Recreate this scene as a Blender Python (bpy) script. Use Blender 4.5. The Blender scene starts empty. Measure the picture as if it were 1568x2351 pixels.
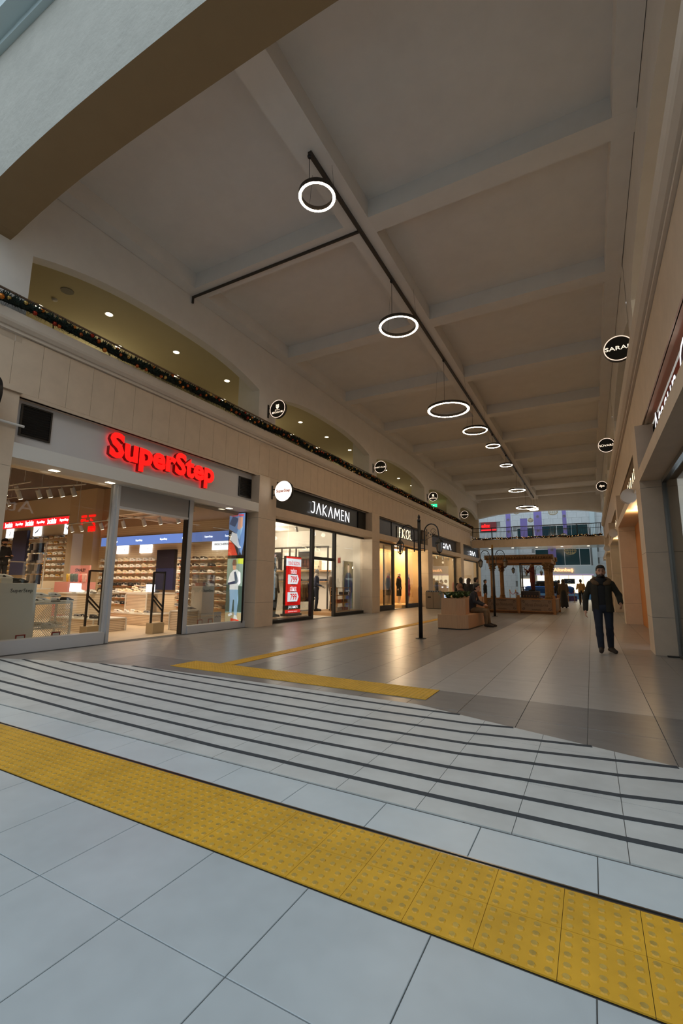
import bpy, bmesh, math, random
import numpy as np
from mathutils import Vector, Matrix

# ------------------------------------------------------------------ camera, world, exposure
SC = bpy.context.scene
COL = SC.collection
random.seed(7)
PI = math.pi


def set_camera():
    yaw, pitch, roll = -0.49790802, 0.15659795, 0.01003336
    c, s = math.cos(yaw), math.sin(yaw)
    fw = Vector((s * math.cos(pitch), c * math.cos(pitch), math.sin(pitch)))
    r = Vector((c, -s, 0.0))
    u = r.cross(fw)
    r2 = r * math.cos(roll) + u * math.sin(roll)
    u2 = -r * math.sin(roll) + u * math.cos(roll)
    cam = bpy.data.cameras.new('camera')
    ob = bpy.data.objects.new('camera', cam)
    COL.objects.link(ob)
    m = Matrix((r2, u2, -fw)).transposed().to_4x4()
    m.translation = Vector((0, 0, 1.30))
    ob.matrix_world = m
    cam.sensor_fit = 'VERTICAL'
    cam.sensor_height = 36.0
    cam.lens = 1045.57 / 2351.0 * 36.0
    cam.clip_start = 0.05
    cam.clip_end = 300
    SC.camera = ob


set_camera()
W = bpy.data.worlds.new('daylight')
SC.world = W
W.use_nodes = True
bg = W.node_tree.nodes['Background']
bg.inputs['Color'].default_value = (0.76, 0.89, 1.0, 1)
bg.inputs['Strength'].default_value = 1.42
SC.view_settings.view_transform = 'Standard'
SC.view_settings.look = 'None'
SC.view_settings.gamma = 1.0
SC.view_settings.exposure = 0.15
SC.view_settings.use_curve_mapping = False
SC.cycles.use_denoising = True
SC.cycles.max_bounces = 6
SC.cycles.diffuse_bounces = 3
SC.cycles.glossy_bounces = 2
SC.cycles.transparent_max_bounces = 8
SC.cycles.use_adaptive_sampling = True
SC.cycles.adaptive_threshold = 0.05
SC.cycles.caustics_reflective = False
SC.cycles.caustics_refractive = False
SC.cycles.sample_clamp_indirect = 4.0

# ------------------------------------------------------------------ materials
MATS = {}


def srgb(r, g, b):
    def f(v):
        v /= 255.0
        return v / 12.92 if v <= 0.04045 else ((v + 0.055) / 1.055) ** 2.4
    return (f(r), f(g), f(b))


def mat(name, col, rough=0.6, metal=0.0, emit=0.0, noise=0.0, scale=6.0, bump=0.0, bscale=60.0, spec=0.5, ecol=None, stretch=None, world=False):
    """procedural principled material; noise varies the base colour, bump adds fine relief"""
    if name in MATS:
        return MATS[name]
    bump = bump if bump > 0.2 else 0.0
    m = bpy.data.materials.new(name)
    m.use_nodes = True
    nt = m.node_tree
    b = nt.nodes['Principled BSDF']
    b.inputs['Base Color'].default_value = (*col, 1)
    b.inputs['Roughness'].default_value = rough
    b.inputs['Metallic'].default_value = metal
    b.inputs['Specular IOR Level'].default_value = spec
    if emit:
        b.inputs['Emission Color'].default_value = (*(ecol or col), 1)
        b.inputs['Emission Strength'].default_value = emit
    if noise or bump:
        tc = nt.nodes.new('ShaderNodeTexCoord')
        src = tc.outputs['Object']
        if world:      # continuous over neighbouring pieces: position in the place itself
            src = nt.nodes.new('ShaderNodeNewGeometry').outputs['Position']
        if stretch:
            mp = nt.nodes.new('ShaderNodeMapping')
            mp.inputs['Scale'].default_value = stretch
            nt.links.new(src, mp.inputs['Vector'])
            src = mp.outputs['Vector']
    if noise:
        n = nt.nodes.new('ShaderNodeTexNoise')
        n.inputs['Scale'].default_value = scale
        n.inputs['Detail'].default_value = 3
        n.inputs['Roughness'].default_value = 0.65
        nt.links.new(src, n.inputs['Vector'])
        rp = nt.nodes.new('ShaderNodeValToRGB')
        rp.color_ramp.elements[0].position = 0.3
        rp.color_ramp.elements[1].position = 0.7
        rp.color_ramp.elements[0].color = (*[max(0, c * (1 - noise)) for c in col], 1)
        rp.color_ramp.elements[1].color = (*[min(1, c * (1 + noise)) for c in col], 1)
        nt.links.new(n.outputs['Fac'], rp.inputs['Fac'])
        nt.links.new(rp.outputs['Color'], b.inputs['Base Color'])
    if bump:
        n2 = nt.nodes.new('ShaderNodeTexNoise')
        n2.inputs['Scale'].default_value = bscale
        n2.inputs['Detail'].default_value = 3
        nt.links.new(src, n2.inputs['Vector'])
        bp = nt.nodes.new('ShaderNodeBump')
        bp.inputs['Strength'].default_value = bump
        bp.inputs['Distance'].default_value = 0.02
        nt.links.new(n2.outputs['Fac'], bp.inputs['Height'])
        nt.links.new(bp.outputs['Normal'], b.inputs['Normal'])
    MATS[name] = m
    return m


def glass_mat(name, tint=(0.96, 0.98, 0.97), refl=1.0):
    if name in MATS:
        return MATS[name]
    m = bpy.data.materials.new(name)
    m.use_nodes = True
    nt = m.node_tree
    nt.nodes.remove(nt.nodes['Principled BSDF'])
    out = nt.nodes['Material Output']
    tr = nt.nodes.new('ShaderNodeBsdfTransparent')
    tr.inputs['Color'].default_value = (*tint, 1)
    gl = nt.nodes.new('ShaderNodeBsdfGlossy')
    gl.inputs['Roughness'].default_value = 0.01
    fr = nt.nodes.new('ShaderNodeFresnel')
    fr.inputs['IOR'].default_value = 1.45
    mu = nt.nodes.new('ShaderNodeMath')
    mu.operation = 'MULTIPLY'
    mu.inputs[1].default_value = refl
    nt.links.new(fr.outputs['Fac'], mu.inputs[0])
    mx = nt.nodes.new('ShaderNodeMixShader')
    nt.links.new(mu.outputs[0], mx.inputs['Fac'])
    nt.links.new(tr.outputs[0], mx.inputs[1])
    nt.links.new(gl.outputs[0], mx.inputs[2])
    nt.links.new(mx.outputs[0], out.inputs['Surface'])
    MATS[name] = m
    return m


def stripes_mat(name, c1, c2, scale, axis='Z', rough=0.7, fac=0.12):
    """slat-wall: thin dark grooves"""
    if name in MATS:
        return MATS[name]
    m = mat(name, c1, rough)
    nt = m.node_tree
    b = nt.nodes['Principled BSDF']
    tc = nt.nodes.new('ShaderNodeTexCoord')
    sp = nt.nodes.new('ShaderNodeSeparateXYZ')
    nt.links.new(tc.outputs['Object'], sp.inputs[0])
    a = nt.nodes.new('ShaderNodeMath')
    a.operation = 'MULTIPLY'
    a.inputs[1].default_value = scale
    nt.links.new(sp.outputs[axis], a.inputs[0])
    f = nt.nodes.new('ShaderNodeMath')
    f.operation = 'FRACT'
    nt.links.new(a.outputs[0], f.inputs[0])
    lt = nt.nodes.new('ShaderNodeMath')
    lt.operation = 'LESS_THAN'
    lt.inputs[1].default_value = fac
    nt.links.new(f.outputs[0], lt.inputs[0])
    mx = nt.nodes.new('ShaderNodeMix')
    mx.data_type = 'RGBA'
    mx.inputs['A'].default_value = (*c1, 1)
    mx.inputs['B'].default_value = (*c2, 1)
    nt.links.new(lt.outputs[0], mx.inputs['Factor'])
    nt.links.new(mx.outputs['Result'], b.inputs['Base Color'])
    return m


# ------------------------------------------------------------------ mesh helpers
class MB:
    """collects shapes; build() links them as ONE mesh object"""

    def __init__(self):
        self.v, self.f, self.m, self.s = [], [], [], []
        self.cur = 0
        self.smooth = False

    def add(self, vs, fs):
        o = len(self.v)
        self.v += [tuple(p) for p in vs]
        for f in fs:
            self.f.append([i + o for i in f])
            self.m.append(self.cur)
            self.s.append(self.smooth)
        return self

    def box(self, x0, x1, y0, y1, z0, z1):
        if x0 > x1: x0, x1 = x1, x0
        if y0 > y1: y0, y1 = y1, y0
        if z0 > z1: z0, z1 = z1, z0
        vs = [(x, y, z) for z in (z0, z1) for y in (y0, y1) for x in (x0, x1)]
        return self.add(vs, [(0, 2, 3, 1), (4, 5, 7, 6), (0, 1, 5, 4), (2, 6, 7, 3), (0, 4, 6, 2), (1, 3, 7, 5)])

    def cbox(self, c, d, rz=0.0):
        """box by centre + size, turned about z"""
        a, b_, h = d[0] / 2, d[1] / 2, d[2] / 2
        cs, sn = math.cos(rz), math.sin(rz)
        vs = [(c[0] + x * cs - y * sn, c[1] + x * sn + y * cs, c[2] + z) for z in (-h, h) for y in (-b_, b_) for x in (-a, a)]
        return self.add(vs, [(0, 2, 3, 1), (4, 5, 7, 6), (0, 1, 5, 4), (2, 6, 7, 3), (0, 4, 6, 2), (1, 3, 7, 5)])

    def prism(self, poly, z0, z1, axis='z'):
        """extrude a 2D polygon (ccw) along an axis"""
        n = len(poly)
        def p(a, b, t):
            return {'z': (a, b, t), 'y': (a, t, b), 'x': (t, a, b)}[axis]
        vs = [p(a, b, z0) for a, b in poly] + [p(a, b, z1) for a, b in poly]
        fs = [list(range(n))[::-1], list(range(n, 2 * n))] + [[i, (i + 1) % n, n + (i + 1) % n, n + i] for i in range(n)]
        if axis == 'y':
            fs = [f[::-1] for f in fs]
        return self.add(vs, fs)

    def cyl(self, p0, p1, r0, r1=None, n=12, cap=True):
        r1 = r0 if r1 is None else r1
        p0, p1 = Vector(p0), Vector(p1)
        d = (p1 - p0).normalized()
        a = d.orthogonal().normalized()
        b_ = d.cross(a)
        vs = []
        for p, r in ((p0, r0), (p1, r1)):
            for i in range(n):
                t = 2 * PI * i / n
                vs.append(p + a * r * math.cos(t) + b_ * r * math.sin(t))
        fs = [[i, (i + 1) % n, n + (i + 1) % n, n + i] for i in range(n)]
        if cap:
            fs += [list(range(n))[::-1], list(range(n, 2 * n))]
        return self.add(vs, fs)

    def tube(self, path, r, n=8, closed=False):
        path = [Vector(p) for p in path]
        m = len(path)
        vs, prev = [], None
        for i, p in enumerate(path):
            d = (path[(i + 1) % m] - path[i - 1]) if closed else (path[min(i + 1, m - 1)] - path[max(i - 1, 0)])
            d.normalize()
            a = d.orthogonal().normalized() if prev is None else (prev - d * prev.dot(d)).normalized()
            prev = a
            b_ = d.cross(a)
            rr = r[i] if isinstance(r, (list, tuple)) else r
            vs += [p + a * rr * math.cos(2 * PI * k / n) + b_ * rr * math.sin(2 * PI * k / n) for k in range(n)]
        fs = []
        for i in range(m if closed else m - 1):
            j = (i + 1) % m
            fs += [[i * n + k, i * n + (k + 1) % n, j * n + (k + 1) % n, j * n + k] for k in range(n)]
        if not closed:
            fs += [list(range(n))[::-1], list(range((m - 1) * n, m * n))]
        return self.add(vs, fs)

    def lathe(self, c, prof, n=16):
        """prof: (r, z) list from bottom to top about a vertical axis through c"""
        vs = []
        for r, z in prof:
            vs += [(c[0] + r * math.cos(2 * PI * k / n), c[1] + r * math.sin(2 * PI * k / n), c[2] + z) for k in range(n)]
        fs = []
        for i in range(len(prof) - 1):
            fs += [[i * n + k, i * n + (k + 1) % n, (i + 1) * n + (k + 1) % n, (i + 1) * n + k] for k in range(n)]
        fs += [list(range(n))[::-1], list(range((len(prof) - 1) * n, len(prof) * n))]
        return self.add(vs, fs)

    def sphere(self, c, r, n=10, m=6, sz=1.0):
        prof = [(max(1e-4, r * math.sin(PI * i / m)), -r * sz * math.cos(PI * i / m)) for i in range(m + 1)]
        return self.lathe(c, prof, n)

    def quad(self, a, b_, c, d):
        return self.add([a, b_, c, d], [(0, 1, 2, 3)])

    def mesh(self, name, mats):
        me = bpy.data.meshes.new(name)
        me.from_pydata(self.v, [], self.f)
        for m in (mats if isinstance(mats, (list, tuple)) else [mats]):
            me.materials.append(m)
        if any(self.m):
            me.polygons.foreach_set('material_index', self.m)
        if any(self.s):
            me.polygons.foreach_set('use_smooth', self.s)
        me.update()
        return me

    def build(self, name, mats, parent=None, **kw):
        return link(name, self.mesh(name, mats), parent, **kw)


def link(name, me, parent=None, loc=None, rz=None, label=None, cat=None, group=None, kind=None):
    o = bpy.data.objects.new(name, me)
    COL.objects.link(o)
    if parent is not None:
        o.parent = parent
    if loc is not None:
        o.location = loc
    if rz is not None:
        o.rotation_euler = (0, 0, rz)
    if label: o['label'] = label
    if cat: o['category'] = cat
    if group: o['group'] = group
    if kind: o['kind'] = kind
    return o


def thing(name, label, cat, loc=(0, 0, 0), rz=0.0, group=None):
    return link(name, None, None, loc, rz, label, cat, group)


def struct(name, label=None):
    o = link(name, None, kind='structure')
    if label: o['label'] = label
    return o


def copy_tree(o, loc=None, rz=None, label=None, parent=None):
    c = o.copy()
    COL.objects.link(c)
    c.parent = parent
    if loc is not None: c.location = loc
    if rz is not None: c.rotation_euler = (0, 0, rz)
    if label: c['label'] = label
    for ch in list(o.children):
        copy_tree(ch, parent=c)
    return c


ORD = ['first', 'second', 'third', 'fourth', 'fifth', 'sixth', 'seventh', 'eighth', 'ninth', 'tenth', 'eleventh', 'twelfth',
       'thirteenth', 'fourteenth', 'fifteenth', 'sixteenth', 'seventeenth', 'eighteenth', 'nineteenth', 'twentieth']

# ------------------------------------------------------------------ lettering
AX_LEFT = (Vector((0, 1, 0)), Vector((0, 0, 1)))      # read from the corridor on the left-hand wall
AX_RIGHT = (Vector((0, -1, 0)), Vector((0, 0, 1)))    # read on the right-hand wall
AX_FRONT = (Vector((1, 0, 0)), Vector((0, 0, 1)))     # facing the camera's end


def text_geo(body, bold=0.0, extrude=0.0, spacing=1.0, shear=0.0, res=3):
    cu = bpy.data.curves.new('t', 'FONT')
    cu.body = body
    cu.size = 1.0
    cu.offset = bold
    cu.extrude = extrude
    cu.space_character = spacing
    cu.shear = shear
    cu.resolution_u = res
    o = bpy.data.objects.new('t', cu)
    COL.objects.link(o)
    dg = bpy.context.evaluated_depsgraph_get()
    me = bpy.data.meshes.new_from_object(o.evaluated_get(dg))
    vs = [v.co.copy() for v in me.vertices]
    fs = [list(p.vertices) for p in me.polygons]
    bpy.data.objects.remove(o)
    bpy.data.curves.remove(cu)
    bpy.data.meshes.remove(me)
    return vs, fs


def put_text(mb, body, origin, axes, width=None, height=None, depth=0.0, bold=0.0, spacing=1.0, center=True, shear=0.0):
    """lettering with real depth, scaled to fit; origin is the centre (or left-bottom) of its box"""
    vs, fs = text_geo(body, bold, 0.05 if depth else 0.0, spacing, shear)
    if not vs:
        return mb
    xs = [v.x for v in vs]; ys = [v.y for v in vs]
    w, h = max(xs) - min(xs), max(ys) - min(ys)
    sx = width / w if width else None
    sy = height / h if height else sx
    sx = sx if sx else sy
    r, u = axes
    n = r.cross(u)
    o = Vector(origin)
    cx_, cy_ = ((max(xs) + min(xs)) / 2, (max(ys) + min(ys)) / 2) if center else (min(xs), min(ys))
    out = [o + r * ((v.x - cx_) * sx) + u * ((v.y - cy_) * sy) + n * (v.z / 0.05 * depth / 2 if depth else 0) for v in vs]
    return mb.add(out, fs)


# ------------------------------------------------------------------ smooth bodies (implicit surface -> one continuous mesh)
def _nets(V, org, h):
    """surface nets on a scalar grid"""
    nx, ny, nz = V.shape
    neg = V < 0
    cells = [V[i:nx - 1 + i, j:ny - 1 + j, k:nz - 1 + k] for i in (0, 1) for j in (0, 1) for k in (0, 1)]
    offs = [(i, j, k) for i in (0, 1) for j in (0, 1) for k in (0, 1)]
    cnt = np.zeros((nx - 1, ny - 1, nz - 1))
    acc = np.zeros((nx - 1, ny - 1, nz - 1, 3))
    for a in range(8):
        for b in range(a + 1, 8):
            d = [abs(offs[a][q] - offs[b][q]) for q in range(3)]
            if sum(d) != 1:
                continue
            A, B = cells[a], cells[b]
            cross = (A < 0) != (B < 0)
            t = np.where(cross, A / np.where(A - B == 0, 1, A - B), 0)
            for q in range(3):
                acc[..., q] += np.where(cross, offs[a][q] + (offs[b][q] - offs[a][q]) * t, 0)
            cnt += cross
    act = cnt > 0
    idx = -np.ones(act.shape, dtype=np.int64)
    ijk = np.argwhere(act)
    idx[act] = np.arange(len(ijk))
    verts = (acc[act] / cnt[act][:, None] + ijk) * h + org
    faces = []
    for ax in range(3):
        sl0 = [slice(None)] * 3; sl1 = [slice(None)] * 3
        sl0[ax] = slice(0, -1); sl1[ax] = slice(1, None)
        n0, n1 = neg[tuple(sl0)], neg[tuple(sl1)]
        e = np.argwhere(n0 != n1)
        if len(e) == 0:
            continue
        flip = n0[tuple(e.T)]
        o1, o2 = [q for q in range(3) if q != ax]
        if ax == 1:
            o1, o2 = o2, o1
        ok = (e[:, o1] > 0) & (e[:, o2] > 0) & (e[:, o1] < act.shape[o1]) & (e[:, o2] < act.shape[o2])
        e, flip = e[ok], flip[ok]
        def g(d1, d2):
            p = e.copy()
            p[:, o1] -= d1
            p[:, o2] -= d2
            return idx[tuple(p.T)]
        q = np.stack([g(1, 1), g(0, 1), g(0, 0), g(1, 0)], 1)
        q[~flip] = q[~flip][:, ::-1]
        faces.append(q[(q >= 0).all(1)])
    return verts, np.concatenate(faces)


def sdf_mesh(name, prims, vox=0.02, k=0.03, cut=None, material=None):
    """prims: ('c', a, b, ra, rb) tapered capsule; ('e', centre, radii[, rx, ry, rz]) ellipsoid; ('b', centre, half, round[, rz]) rounded box"""
    lo = np.array([1e9] * 3); hi = -lo
    for p in prims:
        if p[0] == 'c':
            for q, r in ((p[1], p[3]), (p[2], p[4])):
                lo = np.minimum(lo, np.array(q) - r); hi = np.maximum(hi, np.array(q) + r)
        else:
            r = max(p[2]) + (p[3] if p[0] == 'b' else 0)
            rr = np.array(p[2]) if p[0] == 'e' and len(p) < 4 else np.array([r * 1.2] * 3)
            lo = np.minimum(lo, np.array(p[1]) - rr); hi = np.maximum(hi, np.array(p[1]) + rr)
    lo -= vox * 2.5 + k * .3; hi += vox * 2.5 + k * .3
    n = np.maximum(3, np.ceil((hi - lo) / vox).astype(int) + 1)
    ax = [lo[q] + np.arange(n[q]) * vox for q in range(3)]
    X, Y, Z = np.meshgrid(*ax, indexing='ij')
    P = np.stack([X, Y, Z], -1)
    D = None
    for p in prims:
        if p[0] == 'c':
            a, b = np.array(p[1], float), np.array(p[2], float)
            ab = b - a
            t = np.clip(((P - a) @ ab) / max(1e-9, ab @ ab), 0, 1)
            d = np.linalg.norm(P - a - t[..., None] * ab, axis=-1) - (p[3] + (p[4] - p[3]) * t)
        elif p[0] == 'e':
            q = P - np.array(p[1], float)
            if len(p) > 3:
                R = np.array(Matrix.Rotation(p[5], 3, 'Z') @ Matrix.Rotation(p[4], 3, 'Y') @ Matrix.Rotation(p[3], 3, 'X'))
                q = q @ R
            r = np.array(p[2], float)
            k0 = np.linalg.norm(q / r, axis=-1)
            k1 = np.linalg.norm(q / (r * r), axis=-1)
            d = k0 * (k0 - 1) / np.maximum(k1, 1e-9)
        else:
            q = P - np.array(p[1], float)
            if len(p) > 4:
                R = np.array(Matrix.Rotation(p[4], 3, 'Z'))
                q = q @ R
            q = np.abs(q) - np.array(p[2], float)
            d = np.linalg.norm(np.maximum(q, 0), axis=-1) + np.minimum(q.max(-1), 0) - p[3]
        if D is None:
            D = d
        else:
            hh = np.clip(0.5 + 0.5 * (D - d) / k, 0, 1)
            D = D * (1 - hh) + d * hh - k * hh * (1 - hh)
    if cut is not None:
        D = np.maximum(D, cut(X, Y, Z))
    vs, fs = _nets(D, lo, vox)
    me = bpy.data.meshes.new(name)
    me.from_pydata(vs.tolist(), [], fs.tolist())
    if material: me.materials.append(material)
    me.polygons.foreach_set('use_smooth', [True] * len(me.polygons))
    me.update()
    return me
# ------------------------------------------------------------------ palette
CREAM = mat('cream_stone', srgb(209, 189, 166), 0.55, noise=0.05, scale=3, bump=0.05, bscale=90)
PLASTER = mat('ceiling_plaster', srgb(231, 226, 219), 0.85, noise=0.03, scale=2, bump=0.06, bscale=140)
PLASTER_W = mat('wall_plaster', srgb(212, 200, 186), 0.8, noise=0.03, scale=2, bump=0.05, bscale=120)
STUCCO = mat('textured_stucco', srgb(176, 173, 164), 0.9, noise=0.06, scale=2.5, bump=0.9, bscale=9)
TAN = mat('tan_paint', srgb(152, 124, 88), 0.9, noise=0.03, scale=3)
OLIVE = mat('gallery_plaster', srgb(196, 186, 150), 0.85, noise=0.02, scale=2)
WHITE = mat('white_paint', srgb(222, 220, 215), 0.5)
WHITE_M = mat('white_metal', srgb(205, 206, 208), 0.35)
BLACK_M = mat('black_metal', srgb(24, 22, 22), 0.4)
DARK_M = mat('dark_bronze_metal', srgb(52, 46, 40), 0.45)
STEEL = mat('brushed_steel', srgb(150, 150, 150), 0.3, 1.0)
GROUT = mat('grout', srgb(92, 90, 86), 0.9)
TILE_A = mat('pale_grey_tile', srgb(184, 191, 194), 0.34, noise=0.085, scale=2.2, bump=0.03, bscale=40, world=True)
TILE_B = mat('light_band_tile', srgb(198, 205, 207), 0.36, noise=0.06, scale=2.5, world=True)
TILE_R = mat('ramp_tile', srgb(198, 199, 196), 0.5, noise=0.10, scale=2.4, bump=0.08, bscale=60, world=True)
TILE_D = mat('dark_grey_tile', srgb(124, 121, 118), 0.33, noise=0.12, scale=2.5, stretch=(1, 3, 1), world=True)
TILE_L = mat('light_corridor_tile', srgb(172, 166, 159), 0.32, noise=0.08, scale=2.5, stretch=(1, 3, 1), world=True)
TILE_W = mat('warm_grey_tile', srgb(150, 144, 138), 0.32, noise=0.09, scale=2.5, stretch=(1, 3, 1), world=True)
STRIP = mat('anti_slip_strip', srgb(62, 66, 70), 0.85, noise=0.12, scale=20)
YELLOW = mat('tactile_yellow', srgb(214, 162, 44), 0.55, noise=0.12, scale=3.5, bump=0.05, bscale=80, world=True)
YELLOW_W = mat('tactile_worn_dome', srgb(186, 152, 70), 0.6, noise=0.25, scale=14, world=True)
GLASS = glass_mat('shop_glass', refl=0.5)
ACRYL = glass_mat('acrylic', (0.99, 0.995, 0.995), 0.4)
RINGLED = mat('ring_light_led', (1.0, 0.86, 0.66), 0.5, emit=58.0, ecol=(1.0, 0.77, 0.52))
SPOTLED = mat('spot_led', (1.0, 0.88, 0.7), 0.5, emit=7.0, ecol=(1.0, 0.82, 0.58))
SPOTDIM = mat('small_spot_led', (1.0, 0.9, 0.75), 0.5, emit=4.0, ecol=(1.0, 0.85, 0.62))

XL, XR, XC = -8.80, 1.00, -3.90          # pillar faces and the axis of the corridor
WL, WR = -8.95, 1.15                     # upper wall faces
GX = -9.30                               # shop-front glass line (left)
Y_NEAR, Y_FAR = 2.95, 44.0
PILL_L = [(3.20, 4.05), (10.88, 11.76), (19.20, 20.05), (27.50, 28.40), (35.75, 36.65)]

# ------------------------------------------------------------------ floor
floor = struct('floor', 'polished tile floor of the shopping arcade')
mb = MB(); mb.box(-9.6, 3.2, -3.0, 62, -0.25, -0.006)
mb.box(-13.5, -9.6, 44, 62, -0.25, -0.006)
mb.build('screed', GROUT, floor)


def clip_poly(poly, region):
    """clip a polygon by a convex ccw region"""
    for i in range(len(region)):
        a, b = region[i], region[(i + 1) % len(region)]
        def side(p):
            return (b[0] - a[0]) * (p[1] - a[1]) - (b[1] - a[1]) * (p[0] - a[0])
        out = []
        for j in range(len(poly)):
            p, q = poly[j], poly[(j + 1) % len(poly)]
            sp, sq = side(p), side(q)
            if sp >= 0: out.append(p)
            if (sp >= 0) != (sq >= 0):
                t = sp / (sp - sq)
                out.append((p[0] + (q[0] - p[0]) * t, p[1] + (q[1] - p[1]) * t))
        poly = out
        if not poly:
            return []
    return poly


_tile_cache = {}


def tile(x0, x1, y0, y1, m, z=0.0, th=0.02, g=0.0022):
    key = (round(x1 - x0, 4), round(y1 - y0, 4), m.name, th)
    if key not in _tile_cache:
        a, b = (x1 - x0) / 2 - g, (y1 - y0) / 2 - g
        e = 0.0018
        t = MB()
        t.add([(-a, -b, -th), (a, -b, -th), (a, b, -th), (-a, b, -th), (-a, -b, -e), (a, -b, -e), (a, b, -e), (-a, b, -e),
               (-a + e, -b + e, 0), (a - e, -b + e, 0), (a - e, b - e, 0), (-a + e, b - e, 0)],
              [(4, 5, 9, 8), (5, 6, 10, 9), (6, 7, 11, 10), (7, 4, 8, 11), (8, 9, 10, 11), (0, 1, 5, 4), (1, 2, 6, 5), (2, 3, 7, 6), (3, 0, 4, 7)])
        _tile_cache[key] = t.mesh('tile', m)
    return link('tile', _tile_cache[key], floor, ((x0 + x1) / 2, (y0 + y1) / 2, z))


# paving in front of the passage
xs = [-0.071 + 0.5455 * k for k in range(-8, 5)]
for i in range(len(xs) - 1):
    for y0, y1 in ((-0.825, 0.265), (0.265, 1.355), (1.355, 1.872)):
        tile(xs[i], xs[i + 1], y0, y1, TILE_A)
# light band behind the yellow strip
xs = [-0.06 + 0.5555 * k for k in range(-14, 5)]
for i in range(len(xs) - 1):
    tile(xs[i], xs[i + 1], 2.440, 2.757, TILE_B)
# corridor zones by column
PX = 0.593
cols = [0.477 + PX * k for k in range(-16, 4)]


def zone(xm):
    if xm > 0.48: return TILE_W
    if xm > -2.49: return TILE_L
    if xm > -4.87: return TILE_D
    return TILE_W


for i in range(len(cols) - 1):
    x0, x1 = cols[i], cols[i + 1]
    for y0, y1 in ((2.760, 3.90), (3.90, 5.02), (5.02, 5.835)):
        tile(x0, x1, y0, y1, TILE_D if x0 > -7.8 else TILE_W)
    for r in range(7):
        tile(x0, x1, 5.835 + 1.186 * r, 5.835 + 1.186 * (r + 1), zone((x0 + x1) / 2))
ZM = [TILE_W, TILE_L, TILE_D]
far = MB()
y = 5.835 + 1.186 * 7
while y < 60:
    for i in range(len(cols) - 1):
        far.cur = ZM.index(zone((cols[i] + cols[i + 1]) / 2)) if y < 44 else 1
        x0, x1, y0, y1 = cols[i] + .003, cols[i + 1] - .003, y + .003, y + 1.183
        far.quad((x0, y0, 0), (x1, y0, 0), (x1, y1, 0), (x0, y1, 0))
    if y > 43:
        far.cur = 1
        for k in range(6):
            x0 = cols[0] - PX * (k + 1) + .003
            far.quad((x0, y + .003, 0), (x0 + PX - .006, y + .003, 0), (x0 + PX - .006, y + 1.183, 0), (x0, y + 1.183, 0))
    y += 1.186
far.build('far_tile_field', ZM, floor, kind='stuff')
# raised ramp field with its own tiles and black strips
RAMP = [(-9.0, 2.760), (0.95, 2.760), (0.95, 4.155), (0.496, 4.301), (-1.77, 5.015), (-4.65, 5.005), (-6.415, 4.951), (-7.645, 4.66), (-8.82, 4.26), (-9.0, 4.18)]
rx = [0.0745 + 0.531 * k for k in range(-18, 3)]
for i in range(len(rx) - 1):
    for y0, y1 in ((2.760, 3.465), (3.465, 4.27), (4.27, 5.02)):
        p = clip_poly([(rx[i] + .002, y0 + .002), (rx[i + 1] - .002, y0 + .002), (rx[i + 1] - .002, y1 - .002), (rx[i] + .002, y1 - .002)], RAMP)
        if len(p) >= 3:
            MB().prism(p, 0.0002, 0.008).build('ramp_tile', TILE_R, floor)
DS = [[(-9.0, 3.42), (-7.6, 3.24), (-6.286, 3.078), (-4.379, 2.982), (-2.7, 2.945), (-1.0, 2.967), (0.065, 2.989), (0.9, 3.03)],
      [(-9.0, 3.66), (-6.846, 3.339), (-4.302, 3.225), (-2.9, 3.19), (-1.0, 3.20), (0.078, 3.245), (0.9, 3.34)],
      [(-9.0, 3.93), (-7.625, 3.702), (-6.155, 3.54), (-4.255, 3.44), (-3.1, 3.42), (-1.0, 3.465), (0.072, 3.556), (0.9, 3.74)],
      [(-8.9, 4.21), (-8.653, 4.182), (-7.0, 3.97), (-5.267, 3.795), (-3.4, 3.70), (-2.0, 3.725), (-1.0, 3.765), (0.076, 3.915), (0.9, 4.12)],
      [(-8.391, 4.397), (-7.0, 4.20), (-5.662, 4.065), (-3.677, 3.97), (-2.138, 3.975), (-1.0, 4.03), (-0.491, 4.113), (0.467, 4.295)],
      [(-7.718, 4.614), (-6.4, 4.43), (-5.126, 4.315), (-3.621, 4.255), (-2.288, 4.25), (-1.084, 4.31), (-0.082, 4.475)],
      [(-6.966, 4.81), (-5.262, 4.64), (-3.911, 4.575), (-2.444, 4.54), (-1.092, 4.595), (-0.717, 4.675)],
      [(-6.36, 4.94), (-4.963, 4.885), (-2.605, 4.835), (-1.735, 4.83), (-1.25, 4.85)]]
for pts in DS:
    s = MB()
    def edge(i, sgn):
        a, b = pts[max(0, i - 1)], pts[min(len(pts) - 1, i + 1)]
        d = Vector((b[0] - a[0], b[1] - a[1])).normalized()
        return (pts[i][0] - d.y * sgn * 0.024, pts[i][1] + d.x * sgn * 0.024)
    lo = [edge(i, -1) for i in range(len(pts))]
    hi = [edge(i, 1) for i in range(len(pts))]
    n = len(pts)
    vs = [(*p, 0.0082) for p in lo + hi] + [(*p, 0.0105) for p in lo + hi]
    fs = []
    for i in range(n - 1):
        fs += [(2 * n + i, 2 * n + i + 1, 3 * n + i + 1, 3 * n + i), (i, i + 1, 2 * n + i + 1, 2 * n + i), (3 * n + i, 3 * n + i + 1, n + i + 1, n + i)]
    s.add(vs, fs)
    s.build('anti_slip_strip', STRIP, floor)
# metal drain channel behind the yellow strip
MB().box(-9.0, 1.3, 2.406, 2.414, -0.02, 0.004).box(-9.0, 1.3, 2.430, 2.438, -0.02, 0.004).build('channel_edge', STEEL, floor)

# tactile paving: each yellow tile carries 5 x 5 domes


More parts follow.
